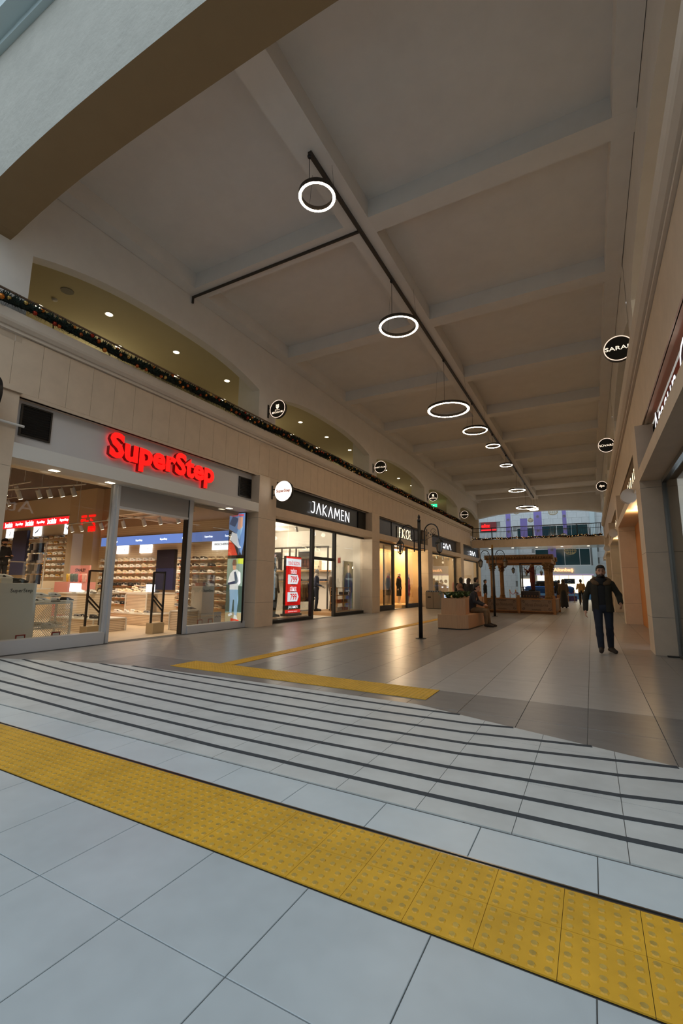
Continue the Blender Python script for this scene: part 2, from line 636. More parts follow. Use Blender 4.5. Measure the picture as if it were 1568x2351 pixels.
def tactile_mesh(w, d, nx, ny, bars=False):
    t = MB()
    g = 0.001
    t.box(-w / 2 + g, w / 2 - g, -d / 2 + g, d / 2 - g, 0.0, 0.006)
    if bars:
        for i in range(nx):
            x = -w / 2 + w * (i + .5) / nx
            t.add([(x - .014, -d / 2 + .01, .006), (x + .014, -d / 2 + .01, .006), (x + .014, d / 2 - .01, .006), (x - .014, d / 2 - .01, .006),
                   (x - .009, -d / 2 + .015, .0105), (x + .009, -d / 2 + .015, .0105), (x + .009, d / 2 - .015, .0105), (x - .009, d / 2 - .015, .0105)],
                  [(0, 1, 5, 4), (1, 2, 6, 5), (2, 3, 7, 6), (3, 0, 4, 7), (4, 5, 6, 7)])
        return t.mesh('tactile_tile', YELLOW)
    for i in range(nx):
        for j in range(ny):
            x, y_ = -w / 2 + w * (i + .5) / nx, -d / 2 + d * (j + .5) / ny
            n = 8
            ring = lambda r, z: [(x + r * math.cos(2 * PI * k / n), y_ + r * math.sin(2 * PI * k / n), z) for k in range(n)]
            t.cur = 0
            t.add(ring(.0165, .006) + ring(.0125, .0098), [[k, (k + 1) % n, n + (k + 1) % n, n + k] for k in range(n)])
            t.cur = 1
            t.add(ring(.0125, .0098), [list(range(n))])
    return t.mesh('tactile_tile', [YELLOW, YELLOW_W])


tac = thing('tactile_strip', 'yellow domed tactile strip crossing the foreground from edge to edge', 'tactile paving')
me = tactile_mesh(0.2745, 0.2635, 5, 5)
for i in range(-22, 4):
    for j in range(2):
        link('tactile_tile', me, tac, (0.087 + 0.2745 * (i + .5), 1.876 + 0.2635 * (j + .5), 0.0005))
tac2 = thing('tactile_strip', 'yellow domed tactile strip beyond the black ramp stripes', 'tactile paving')
me2 = tactile_mesh(0.2772, 0.272, 5, 5)
for i in range(15):
    for j in range(2):
        link('tactile_tile', me2, tac2, (-5.905 + 0.2772 * (i + .5), 5.275 + 0.272 * (j + .5), 0.0005))
tac3 = thing('tactile_strip', 'narrow ribbed yellow guide line running down the arcade past the lamp post', 'tactile paving')
me3 = tactile_mesh(0.27, 0.595, 4, 1, True)
for j in range(56):
    link('tactile_tile', me3, tac3, (-5.245, 5.83 + 0.6 * (j + .5), 0.0005))

# ------------------------------------------------------------------ ceiling: coffers, ridge beam, cross beams
ceil = struct('ceiling', 'coffered plaster ceiling over the arcade')
MB().box(-9.2, 1.4, 3.3, 43.6, 9.32, 9.5).build('ceiling_slab', PLASTER, ceil)
ZB = 8.90
MB().box(-4.20, -3.62, 3.3, 43.6, ZB, 9.33).build('ridge_beam', PLASTER, ceil)
for k in range(9):
    yb = 7.91 + 4.2 * k
    for x0, x1 in ((-8.95, -4.20), (-3.62, 1.15)):
        MB().box(x0, x1, yb - .225, yb + .225, ZB + .002, 9.33).build('cross_beam', PLASTER, ceil)
for x0, x1 in ((-8.94, -8.6), (0.8, 1.14)):
    MB().box(x0, x1, 3.3, 43.6, ZB + .004, 9.33).build('edge_beam', PLASTER, ceil)
# arched beams closing the passage at both ends


def arch_z(x):
    u = abs((x - XC) / 5.0)
    return 7.45 + 0.42 * (1 - min(1.0, u) ** 3)


def arch_beam(name, y0, y1, ztop, mats, label):
    t = MB()
    n = 28
    xs = [-9.1 + (10.4) * i / n for i in range(n + 1)]
    vs, fs = [], []
    for x in xs:
        z = arch_z(max(-8.9, min(1.1, x)))
        vs += [(x, y0, z), (x, y1, z), (x, y0, ztop), (x, y1, ztop)]
    def q(i, a, b_): return (4 * i + a, 4 * i + b_, 4 * (i + 1) + b_, 4 * (i + 1) + a)
    t.cur = 0
    t.add(vs, [q(i, 2, 0) for i in range(n)])
    t.cur = 1
    t.add(vs, [q(i, 0, 1) for i in range(n)])
    t.cur = 2
    t.add(vs, [q(i, 1, 3) for i in range(n)] + [q(i, 3, 2) for i in range(n)])
    o = t.build(name, mats)
    o['kind'] = 'structure'
    o['label'] = label
    return o


arch_beam('wall_entrance', 2.95, 3.65, 10.42, [STUCCO, TAN, PLASTER], 'stuccoed entrance arch with a tan soffit')
arch_beam('wall_exit', 43.2, 43.8, 9.6, [PLASTER, PLASTER, STUCCO], 'arched plaster beam at the far end of the passage')
# cornice mouldings high on the atrium side of the entrance arch
cn = link('trim_1', None, kind='structure'); cn['label'] = 'painted metal cornice above the entrance arch'
COR = mat('painted_cornice', srgb(190, 205, 208), 0.4)
MB().box(-11, 3, 2.86, 2.95, 10.40, 10.52).build('moulding', COR, cn)
MB().box(-11, 3, 2.62, 2.95, 10.52, 10.95).build('moulding', COR, cn)
MB().box(-11, 3, 2.54, 2.95, 10.95, 11.03).build('moulding', COR, cn)
MB().box(-11, 3, 2.40, 2.95, 11.03, 11.6).build('moulding', COR, cn)
MB().box(-11, 3, 2.30, 2.95, 11.6, 11.72).build('moulding', COR, cn)

# ------------------------------------------------------------------ the atrium the camera stands in: stone walls around, open to the daylight above
ATR = mat('atrium_stone', srgb(190, 186, 176), .7, noise=.05, scale=2)


def atr(name, x0, x1, y0, y1, z0, z1, label):
    o = MB().box(x0, x1, y0, y1, z0, z1).build(name, ATR, kind='structure')
    o['label'] = label


atr('wall_atrium_south', -15, 10, -13.2, -13.0, 0, 11.5, 'stone wall of the near atrium behind the camera')
atr('wall_atrium_west', -15.2, -15.0, -13, 2.9, 0, 11.5, 'stone wall on the left of the near atrium')
atr('wall_atrium_east', 10.0, 10.2, -13, 2.9, 0, 11.5, 'stone wall on the right of the near atrium')
atr('wall_atrium_front_left', -15, -9.1, 2.95, 3.15, 0, 10.4, 'front wall of the near atrium, left of the passage')
atr('wall_atrium_front_right', 1.25, 10.0, 2.95, 3.15, 0, 10.4, 'front wall of the near atrium, right of the passage')
o = MB().box(-15, 10, -13, -3.0, -.25, 0).box(-15, -9.6, -3, 2.95, -.25, 0).box(3.2, 10, -3, 2.95, -.25, 0).build('floor_atrium', TILE_A, kind='structure')
o['label'] = 'tile floor of the near atrium behind the camera'

# ------------------------------------------------------------------ left and right walls


def side_wall(name, sgn, label, pills, y_start, y_end, shops):
    """upper cladding band, lintels, cornice and parapet of one side; sgn -1 left, +1 right"""
    X = lambda d: XC + sgn * d                # d: distance from the corridor's axis
    w = struct(name, label)
    # core wall behind the cladding panels
    MB().box(X(5.06), X(5.22), y_start, y_end, 4.62, 5.76).build('core', CREAM, w)
    return w, X


def panels(w, X, y_start, y_end, start_joint, pitch, far_from):
    y = start_joint
    rest = MB()
    while y < y_end - .02:
        y0, y1 = max(y, y_start) + .003, min(y + pitch, y_end) - .003
        if y0 < far_from:
            MB().box(X(5.05), X(5.062), y0, y1, 4.70, 5.755).build('panel', CREAM, w)
        else:
            rest.box(X(5.05), X(5.062), y0, y1, 4.70, 5.755)
        y += pitch
    if rest.v:
        rest.build('far_panels', CREAM, w, kind='stuff')


wl, LX = side_wall('wall_left', -1, 'cream panelled wall above the left-hand shops', PILL_L, 3.0, 39.9, None)
panels(wl, LX, 3.0, 39.9, 2.92, 0.505, 30)
MB().box(LX(5.03), LX(5.12), 4.05, 39.9, 4.62, 4.69).build('ledge', CREAM, wl)
wr, RX = side_wall('wall_right', 1, 'cream panelled wall above the right-hand shops', None, 3.0, 39.9, None)
MB().box(RX(5.05), RX(5.062), 3.0, 39.9, 4.60, 5.755).build('upper_panel', CREAM, wr)
MB().box(RX(5.03), RX(5.12), 3.4, 39.9, 4.60, 4.69).build('ledge', CREAM, wr)
for w, X in ((wl, LX), (wr, RX)):
    MB().box(X(5.0), X(5.2), 3.0, 39.9, 5.765, 5.83).build('cornice_fillet', PLASTER_W, w)
    s = 1 if X is RX else -1
    prof = [(5.2, 5.83), (4.96, 5.83), (4.90, 5.88), (4.88, 5.92), (4.87, 6.09), (5.2, 6.09)]
    pl = [(X(a), b) for a, b in prof]
    t = MB()
    n = len(pl)
    t.add([(a, 3.0, b) for a, b in pl] + [(a, 39.9, b) for a, b in pl],
          [[i, (i + 1) % n, n + (i + 1) % n, n + i] for i in range(n)] + [list(range(n)), list(range(n, 2 * n))[::-1]])
    t.build('parapet', PLASTER_W, w)
    # gallery slab behind the parapet
    MB().box(X(5.2), X(10.2), 3.0, 43.6, 5.15, 5.62).build('gallery_slab', PLASTER_W, w)
# deep wall: the side of the building beyond the shop fronts


def pillar(x_face, y0, y1, sgn, label, z1=4.62, cap=False, band=(0, 0.72, 1.98, 3.28)):
    t = thing('pillar', label, 'pillar', (x_face, (y0 + y1) / 2, 0))
    a = (y1 - y0) / 2
    d = 0.62
    zs = list(band) + [z1]
    for i in range(len(zs) - 1):
        g = 0.003
        x0, x1 = (0, -d) if sgn < 0 else (0, d)
        MB().box(x0, x1, -a, a, zs[i] + g, zs[i + 1] - g).build('stone_slab', CREAM, t)
    MB().box(-d * .98 if sgn < 0 else .006, -.006 if sgn < 0 else d * .98, -a + .006, a - .006, 0, z1 - .01).build('core', GROUT, t)
    if cap:
        MB().box(.05 if sgn < 0 else -.05, -.5 if sgn < 0 else .5, -a - .03, a + .03, z1, z1 + .10).build('capital', CREAM, t)
    return t


plab = ['cream stone pillar left of the shoe shop, cut by the picture edge', 'cream stone pillar between the shoe shop and the black-signed menswear shop',
        'cream stone pillar between the menswear shop and the mannequin window shop', 'cream stone pillar with the steel bin in front of it',
        'cream stone pillar between the two grey shop signs with zigzag letters']
for (y0, y1), lb in zip(PILL_L, plab):
    pillar(XL, y0, y1, -1, lb, 4.62, cap=(y0 < 4))
rlab = ['cream stone pillar at the near right beside the orange shop sign', 'cream stone pillar beyond the amber doorway on the right',
        'third cream stone pillar along the right side, past the walking man', 'far cream stone pillar on the right side near the bridge', 'last cream stone pillar on the right side under the bridge end']
for (y0, y1), lb in zip([(10.85, 11.72), (19.2, 20.05), (27.5, 28.4), (35.75, 36.65)], rlab):
    pillar(XR, y0, y1, 1, lb, 4.60)
# polished strip on the near right pillar
# lintels above the shop fronts
bays_l = [(4.05, 10.88), (11.76, 19.20), (20.05, 27.50), (28.40, 35.75), (36.65, 43.8)]
for y0, y1 in bays_l:
    MB().box(XL, XL - .62, y0, y1, 3.45, 3.72).build('lintel', CREAM if y0 > 5 else WHITE, wl)
bays_r = [(3.4, 10.85), (11.72, 19.2), (20.05, 27.5), (28.4, 35.75), (36.65, 43.8)]
for y0, y1 in bays_r:
    MB().box(XR, XR + .62, y0, y1, 3.42, 3.66).build('lintel', CREAM, wr)
for y0, y1 in bays_r:
    MB().box(1.50, 1.62, y0, y1, 3.42, 4.62).build('bay_backing', CREAM, wr)

# arcade columns and arches of the upper gallery
COLS_L = [(3.20, 4.05), (10.88, 11.76), (19.20, 20.05), (27.50, 28.40), (35.75, 36.65)]
clab = ['square gallery column above the pillar at the left picture edge', 'square gallery column carrying the nearest round black sign',
        'square gallery column behind the second round black sign', 'square gallery column by the green exit sign', 'farthest square gallery column near the bridge']
for (y0, y1), lb in zip(COLS_L, clab):
    t = thing('gallery_column', lb, 'column', (-9.39, (y0 + y1) / 2, 5.62))
    MB().box(-.44, .44, -(y1 - y0) / 2, (y1 - y0) / 2, 0.0, 3.28).build('shaft', PLASTER, t)
    MB().box(-.46, .425, -(y1 - y0) / 2 - .01, (y1 - y0) / 2 + .01, 0.0, .12).build('base', PLASTER, t)
for side, X in ((wl, LX), (wr, RX)):
    for i in range(len(COLS_L)):
        y0 = COLS_L[i][1]
        y1 = COLS_L[i + 1][0] if i + 1 < len(COLS_L) else 43.5
        n = 20
        t = MB()
        vs, fs = [], []
        for k in range(n + 1):
            yy = y0 + (y1 - y0) * k / n
            u = abs(2 * k / n - 1)
            z = 7.42 + 0.46 * (1 - u ** 2.6)
            vs += [(X(5.05), yy, z), (X(5.32), yy, z), (X(5.05), yy, 9.4), (X(5.32), yy, 9.4)]
        for k in range(n):
            a, b_ = 4 * k, 4 * k + 4
            fs += [(a, b_, b_ + 2, a + 2), (a + 1, a + 3, b_ + 3, b_ + 1), (a, a + 1, b_ + 1, b_)]
        t.add(vs, fs)
        t.build('arch_wall', PLASTER, side)
for (y0, y1) in COLS_L:
    MB().box(RX(5.056), RX(5.9), y0 - .002, y1 + .002, 5.62, 9.3).build('gallery_pier', PLASTER, wr)
    MB().box(LX(5.056), LX(5.3), y0 - .002, y1 + .002, 7.4, 9.3).build('gallery_pier', PLASTER, wl)
# gallery interior (left): back wall and low ceiling
gl = struct('wall_gallery', 'pale back wall of the upper gallery')
MB().box(-14.2, -14.0, 2.0, 44, 5.6, 8.6).build('back_wall', OLIVE, gl)
MB().box(-14.2, -9.2, 2.0, 2.2, 5.6, 8.6).build('end_wall', OLIVE, gl)
gc = struct('ceiling_gallery', 'lowered ceiling of the upper gallery')
MB().box(-14.2, -9.22, 2.0, 44, 8.12, 8.2).build('board', OLIVE, gc)
# right gallery closing wall
gr = struct('wall_gallery_right', 'back wall of the right-hand gallery')
MB().box(6.2, 6.4, 2.0, 44, 5.6, 9.4).build('back_wall', OLIVE, gr)
MB().box(1.4, 6.4, 2.0, 44, 8.6, 8.7).build('soffit', OLIVE, gr)
# ------------------------------------------------------------------ lettering split into letters


def letters(parent, body, origin, axes, width, height, depth, mats, bold=0.0, spacing=1.0, name='letter'):
    """one object per glyph piece"""
    t = MB()
    put_text(t, body, origin, axes, width, height, depth, bold, spacing)
    n = len(t.v)
    par = list(range(n))
    def find(a):
        while par[a] != a:
            par[a] = par[par[a]]
            a = par[a]
        return a
    for f in t.f:
        for q in f[1:]:
            par[find(f[0])] = find(q)
    # pieces that overlap in the reading direction belong to one letter
    r = axes[0]
    pcs = {}
    for i in range(n):
        pcs.setdefault(find(i), []).append(i)
    spans = sorted(([min(Vector(t.v[i]).dot(r) for i in p), max(Vector(t.v[i]).dot(r) for i in p), [k]] for k, p in pcs.items()), key=lambda q: q[0])
    merged = []
    for sp in spans:
        if merged and sp[0] < merged[-1][1] - 0.25 * (sp[1] - sp[0]):
            merged[-1][1] = max(merged[-1][1], sp[1]); merged[-1][2] += sp[2]
        else:
            merged.append(sp)
    nrm = axes[0].cross(axes[1])
    for sp in merged:
        keep = set(sp[2])
        m2 = MB()
        idx = {}
        for f in t.f:
            if find(f[0]) in keep:
                g = []
                for i in f:
                    if i not in idx:
                        idx[i] = len(m2.v)
                        m2.v.append(t.v[i])
                    g.append(idx[i])
                a, b, c = (Vector(t.v[f[0]]), Vector(t.v[f[1]]), Vector(t.v[f[2]]))
                fn = (b - a).cross(c - a)
                m2.f.append(g)
                m2.m.append(0 if fn.length > 0 and abs(fn.normalized().dot(nrm)) > 0.7 else (1 if isinstance(mats, (list, tuple)) else 0))
                m2.s.append(False)
        m2.build(name, mats, parent)


def strokes(parent, segs, origin, axes, sc, w, depth, m, name='letter'):
    """letters drawn as straight strokes: each entry is a list of polylines in unit space"""
    r, u = axes
    n = r.cross(u)
    o = Vector(origin)
    for lt in segs:
        t = MB()
        for pl in lt:
            for (a, b) in zip(pl[:-1], pl[1:]):
                A, B = Vector((a[0] * sc, a[1] * sc)), Vector((b[0] * sc, b[1] * sc))
                d = (B - A).normalized()
                q = Vector((-d.y, d.x)) * w / 2
                A2, B2 = A - d * w * .3, B + d * w * .3
                c4 = [A2 + q, A2 - q, B2 - q, B2 + q]
                vs = [o + r * p.x + u * p.y - n * depth / 2 for p in c4] + [o + r * p.x + u * p.y + n * depth / 2 for p in c4]
                t.add(vs, [(3, 2, 1, 0), (4, 5, 6, 7), (0, 1, 5, 4), (1, 2, 6, 5), (2, 3, 7, 6), (3, 0, 4, 7)])
        t.build(name, m, parent)


def vent(x, y0, y1, z0, z1, label, sgn=-1, n=11):
    t = thing('vent_grille', label, 'vent', (x, (y0 + y1) / 2, z0))
    h, a = z1 - z0, (y1 - y0) / 2
    s = -sgn
    MB().box(0, .015 * s, -a, a, 0, h).build('backing', mat('vent_black', srgb(8, 8, 8), .7), t)
    f = MB()
    f.box(.015 * s, .035 * s, -a, a, 0, .03).box(.015 * s, .035 * s, -a, a, h - .03, h).box(.015 * s, .035 * s, -a, -a + .03, .03, h - .03).box(.015 * s, .035 * s, a - .03, a, .03, h - .03)
    f.build('frame', BLACK_M, t)
    me = None
    for i in range(n):
        z = .045 + (h - .09) * (i + .5) / n
        if me is None:
            q = MB()
            q.add([(.012 * s, -a + .03, .014), (.034 * s, -a + .03, -.012), (.034 * s, a - .03, -.012), (.012 * s, a - .03, .014), (.012 * s, -a + .03, .020), (.034 * s, -a + .03, -.006), (.034 * s, a - .03, -.006), (.012 * s, a - .03, .020)],
                  [(0, 1, 2, 3), (4, 7, 6, 5), (0, 4, 5, 1), (2, 6, 7, 3), (1, 5, 6, 2), (0, 3, 7, 4)])
            me = q.mesh('slat', BLACK_M)
        link('slat', me, t, (0, 0, z))
    return t


def pane(win, x, y0, y1, z0, z1, name='pane', m=None):
    return MB().box(x - .005, x + .005, y0, y1, z0, z1).build(name, m or GLASS, win)


# ================================================================== the shoe shop
SHOP_W = mat('shop_white_wall', srgb(226, 208, 184), 0.7)
SHOP_F = mat('shop_floor', srgb(206, 184, 152), 0.45, noise=0.06, scale=3)
SLAT = stripes_mat('slat_wall', srgb(232, 210, 178), srgb(196, 170, 136), 14.0, 'Z')
PERF = stripes_mat('perforated_panel', srgb(235, 215, 188), srgb(170, 145, 118), 22.0, 'Z', fac=.25)
DARKCEIL = mat('services_ceiling', srgb(84, 72, 60), 0.9, noise=.15, scale=2)
REDEM = mat('red_sign_face', (0.9, 0.01, 0.008), 0.4, emit=1.15, ecol=(1.0, 0.004, 0.004))
REDSIDE = mat('red_sign_side', (0.16, 0.006, 0.006), 0.5, emit=0.05, ecol=(1, 0.0, 0.0))
REDLED = mat('red_led_banner', (0.8, 0.02, 0.02), 0.5, emit=0.85, ecol=(1.0, 0.012, 0.02))
BLUELED = mat('blue_led_banner', (0.14, 0.24, 0.62), 0.5, emit=0.55, ecol=(0.20, 0.36, 0.95), noise=0)
WHITELED = mat('white_led', (0.95, 0.97, 1), 0.5, emit=2.2, ecol=(0.93, 0.97, 1.0))
SCREENW = mat('white_screen', (0.95, 0.97, 1), 0.4, emit=1.8, ecol=(0.9, 0.93, 1.0))
BLACKP = mat('black_print', srgb(16, 16, 18), 0.6)
GREYP = mat('grey_print', srgb(60, 60, 62), 0.6)
NAVYP = mat('dark_display_panel', srgb(34, 30, 44), 0.35)
PINK = mat('pink_display', srgb(225, 150, 140), 0.6)
REDF = mat('red_frame_plastic', srgb(150, 38, 30), 0.5)
ORANGE = mat('orange_price_strip', srgb(205, 92, 50), 0.6)

def swall(name, x0, x1, y0, y1, z0, z1, m, label):
    o = MB().box(x0, x1, y0, y1, z0, z1).build(name, m, kind='structure')
    o['label'] = label
    return o


swall('wall_shop_slat', -16.9, -9.36, 11.2, 11.34, 0, 3.35, SLAT, 'slatted side wall of the shoe shop')
swall('wall_shop_upper', -16.9, -9.36, 11.2, 11.34, 3.35, 4.95, mat('shop_ceiling_beige', srgb(188, 160, 132), .8), 'plain upper part of the shoe shop side wall')
swall('wall_shop_rear', -26.5, -18.6, 11.34, 11.5, 0, 5.1, SHOP_W, 'raised rear side wall of the shoe shop')
swall('wall_shop_back', -26.6, -26.5, 3.4, 11.5, 0, 5.1, SHOP_W, 'back wall of the shoe shop')
swall('wall_shop_near', -26.5, -9.4, 3.3, 3.42, 0, 5.1, SHOP_W, 'near wall of the shoe shop')
swall('wall_shop_pier', -18.6, -16.9, 10.9, 11.34, 0, 5.1, mat('pier_beige', srgb(214, 190, 160), .7), 'beige pier inside the shoe shop')
sf = struct('floor_shoe_shop', 'warm beige floor of the shoe shop')
MB().box(-26.5, -9.36, 3.42, 11.34, -.05, 0.0).build('floor_board', SHOP_F, sf)
MB().box(-26.5, -17.2, 3.42, 11.34, 0.0, 1.0).build('raised_floor', SHOP_F, sf)
for i in range(5):
    MB().box(-17.2, -17.2 + .28 * (5 - i), 4.2, 7.4, .16 * i + .001, .16 * (i + 1)).build('stair_step', SHOP_F, sf)
sc_ = struct('ceiling_shoe_shop', 'ceiling of the shoe shop with exposed services')
MB().box(-26.5, -9.36, 3.42, 11.34, 4.95, 5.1).build('slab', DARKCEIL, sc_)
MB().box(-12.6, -9.42, 8.9, 11.2, 3.36, 3.44).build('dropped_board', mat('shop_ceiling_beige', srgb(188, 160, 132), .8), sc_)
MB().box(-12.6, -9.42, 8.8, 8.9, 3.3, 4.95).build('bulkhead', SHOP_W, sc_)
MB().box(-12.7, -12.6, 8.8, 11.2, 3.3, 4.95).build('bulkhead', SHOP_W, sc_)
MB().box(-9.75, -9.42, 4.1, 10.85, 3.47, 3.52).build('soffit', SHOP_W, sc_)
for i, (y, z, r) in enumerate(((4.9, 4.6, .09), (5.6, 4.7, .06), (6.1, 4.45, .13), (6.6, 4.75, .05))):
    MB().cyl((-26, y, z), (-9.6, y, z), r, n=10).build('service_pipe', mat('pipe_grey', srgb(120, 108, 96), .5), sc_)
for i in range(6):
    x = -11.0 - i * 2.4
    MB().box(x, x + .25, 3.45, 7.2, 4.62, 4.72).build('cable_tray', mat('pipe_grey', (0, 0, 0)), sc_)
MB().box(-24, -19, 6.6, 6.9, 4.5, 4.72).build('red_duct', mat('red_duct', srgb(150, 60, 40), .6), sc_)
MB().box(-15.6, -12.6, 4.6, 5.4, 4.2, 4.5).build('air_unit', SHOP_W, sc_)

# --- shop front
w1 = struct('window_1', 'left show window of the shoe shop')
SILL = mat('white_sill', srgb(200, 200, 202), 0.35)
MB().box(-9.40, -9.16, 4.05, 6.36, 0, .24).build('sill', SILL, w1)
pane(w1, GX, 4.05, 6.36, .24, 3.45)
MB().box(-9.37, -9.23, 6.36, 6.42, 0, 3.45).build('post', SILL, w1)
MB().box(-9.40, -9.20, 6.42, 6.49, 0, 3.45).build('post', SILL, w1)
d1 = struct('door_1', 'open doorway of the shoe shop under a grey panel')
MB().box(-9.36, -9.22, 6.49, 8.50, 2.98, 3.45).build('transom_panel', mat('grey_panel', srgb(160, 156, 152), .5), d1)
MB().box(-9.37, -9.20, 6.49, 8.50, 2.93, 2.98).build('rail', SILL, d1)
MB().box(-9.37, -9.22, 8.50, 8.53, 0, 3.45).build('door_edge', BLACK_M, d1)
w2 = struct('window_2', 'right show window of the shoe shop')
MB().box(-9.40, -9.20, 8.53, 8.66, 0, 3.45).build('post', SILL, w2)
MB().box(-9.40, -9.16, 8.66, 10.88, 0, .19).build('sill', SILL, w2)
pane(w2, GX, 8.66, 10.84, .19, 3.45)
MB().box(-9.38, -9.20, 10.84, 10.88, .19, 3.45).build('post', SILL, w2)
for y in (4.9, 6.1, 9.9):
    MB().box(-9.22, -9.10, y, y + .16, 3.441, 3.451).build('soffit_lamp', SPOTDIM, w1 if y < 7 else w2)
fb = struct('trim_2', 'pale fascia board behind the red letters')
MB().box(-9.30, -9.12, 4.05, 10.88, 3.72, 4.62).build('board', mat('fascia_grey', srgb(205, 203, 203), .5), fb)
sg = thing('shop_sign', 'large glowing red letters spelling the shoe shop name', 'sign', (0, 0, 0))
letters(sg, 'SuperStep', (-9.02, 7.54, 4.185), AX_LEFT, 3.15, .74, .10, [REDEM, REDSIDE], bold=.04, spacing=1.0)
vent(-9.12, 4.24, 4.80, 3.95, 4.56, 'black louvred vent at the left end of the red-lettered fascia')
vent(-9.12, 10.28, 10.84, 3.88, 4.48, 'black louvred vent at the right end of the red-lettered fascia')

# --- blue-band wall and red-band wall
bb = thing('led_banner', 'long blue light banner above the shoe shelves', 'led banner', (0, 11.19, 0))
MB().box(-16.7, -9.9, -.06, -.0, 2.64, 2.98).build('housing', WHITE_M, bb)
MB().box(-16.7, -9.9, -.066, -.06, 2.65, 2.97).build('screen', BLUELED, bb)
for x in (-15.9, -14.5, -13.2, -12.1, -11.05, -10.15):
    put_text(MB(), 'SuperStep', (x, -.069, 2.80), AX_FRONT, .36, None, 0, .02).build('printed_name', WHITELED, bb)
rb = thing('led_banner', 'red sale light banner along the upper back shelves', 'led banner', (0, 11.33, 0))
MB().box(-25.2, -18.7, -.06, 0, 3.70, 4.04).build('housing', WHITE_M, rb)
MB().box(-25.2, -18.7, -.066, -.06, 3.71, 4.03).build('screen', REDLED, rb)
for i in range(4):
    x = -24.4 + i * 1.75
    put_text(MB(), 'SuperStep', (x - .43, -.069, 3.87), AX_FRONT, .62, None, 0, .03).build('printed_name', WHITELED, rb)
    put_text(MB(), 'İNDİRİM', (x + .42, -.069, 3.88), AX_FRONT, .66, .24, 0, .04).build('printed_word', WHITELED, rb)

# --- shoes


def shoe_mesh(name, up, sole, accent, high=0.0):
    """low-top trainer, 29 cm long, toe towards +x"""
    st = [  # x, half width, sole z0, sole z1, top z, top half width
        (-.145, .026, .012, .034, .085, .018), (-.130, .036, .002, .036, .098, .026), (-.095, .039, .0, .036, .102 + high, .029), (-.050, .038, .0, .034, .094 + high * .8, .029),
        (-.010, .038, .0, .032, .098 + high * .3, .026), (.030, .041, .0, .030, .088, .026), (.070, .045, .0, .029, .070, .026), (.105, .043, .003, .029, .056, .022),
        (.132, .034, .009, .030, .046, .014), (.147, .015, .018, .030, .036, .006)]
    t = MB()
    t.smooth = True
    def ring(s, kind):
        x, w, a, b_, c, tw = s
        if kind == 0:
            return [(x, -w * .92, a), (x, w * .92, a), (x, w * 1.06, b_ * .6), (x, w * 1.05, b_), (x, -w * 1.05, b_), (x, -w * 1.06, b_ * .6)]
        m_ = b_ + (c - b_) * .55
        return [(x, -w, b_ - .002), (x, w, b_ - .002), (x, w * .93, m_), (x, tw, c), (x, -tw, c), (x, -w * .93, m_)]
    for kind in (0, 1):
        vs, fs = [], []
        for s in st:
            vs += ring(s, kind)
        for i in range(len(st) - 1):
            for k in range(6):
                fs.append([6 * i + k, 6 * i + (k + 1) % 6, 6 * i + 6 + (k + 1) % 6, 6 * i + 6 + k])
        fs += [[5, 4, 3, 2, 1, 0], [6 * len(st) - 6 + k for k in range(6)]]
        t.cur = 1 if kind == 0 else 0
        t.add(vs, fs)
    t.smooth = False
    t.cur = 2
    for s in (-1, 1):  # side stripe
        t.add([(-.04, s * .0385, .045), (.01, s * .0395, .040), (.03, s * .0385, .052), (-.02, s * .036, .074)], [(0, 1, 2, 3) if s < 0 else (3, 2, 1, 0)])
    for i in range(3):  # laces
        x = .005 + i * .022
        t.add([(x, -.022, .0995 - .008 * i), (x + .009, -.022, .0965 - .009 * i), (x + .009, .022, .0965 - .009 * i), (x, .022, .0995 - .008 * i)], [(0, 1, 2, 3)])
    t.cur = 3     # opening
    t.add([(-.115, -.020, .1015 + high), (-.06, -.023, .0985 + high), (-.02, -.018, .0985 + high * .4), (-.02, .018, .0985 + high * .4), (-.06, .023, .0985 + high), (-.115, .020, .1015 + high)], [(0, 1, 2, 3, 4, 5)])
    return t.mesh(name, [up, sole, accent, BLACKP])


def cm(n, r, g, b): return mat('shoe_' + n, srgb(r, g, b), .6)


CW, CC, CB, CG, CT, CN, CY, CR_, CU = (cm('white', 238, 232, 222), cm('cream', 232, 214, 180), cm('black', 34, 32, 32), cm('grey', 138, 134, 130), cm('taupe', 150, 126, 100),
                                     cm('navy', 44, 52, 78), cm('ochre', 206, 150, 60), cm('red', 180, 50, 40), cm('blue', 90, 130, 185))
SHOES = {'white': shoe_mesh('sneaker', CW, CW, CG), 'cream': shoe_mesh('sneaker', CC, CW, CT), 'black': shoe_mesh('sneaker', CB, CB, CG), 'grey': shoe_mesh('sneaker', CG, CW, CN),
         'taupe': shoe_mesh('sneaker', CT, CC, CB), 'black with white sole': shoe_mesh('sneaker', CB, CW, CW), 'ochre': shoe_mesh('sneaker', CY, CW, CB), 'blue': shoe_mesh('sneaker', CU, CW, CW),
         'white with black trim': shoe_mesh('sneaker', CW, CW, CB), 'cream high-collared': shoe_mesh('sneaker', CC, CC, CW, .03), 'white with navy trim': shoe_mesh('sneaker', CW, CG, CN)}
rs = random.Random(3)


def pick(row, sec):
    if sec == 'mid':
        return rs.choice(['cream', 'white', 'cream', 'white', 'white', 'cream high-collared', 'white with black trim']) if row < 4 else rs.choice(['cream', 'grey', 'white', 'taupe', 'black', 'black with white sole', 'black'])
    if sec == 'right':
        return rs.choice(['taupe', 'grey', 'white', 'black', 'taupe', 'black with white sole']) if row < 4 else rs.choice(['taupe', 'taupe', 'black', 'white with navy trim', 'grey', 'taupe'])
    return rs.choice(['cream', 'white', 'ochre', 'white', 'cream', 'blue', 'ochre', 'white with black trim', 'grey'])


ROWS = ['top', 'second', 'third', 'fourth', 'fifth', 'sixth', 'seventh', 'bottom']


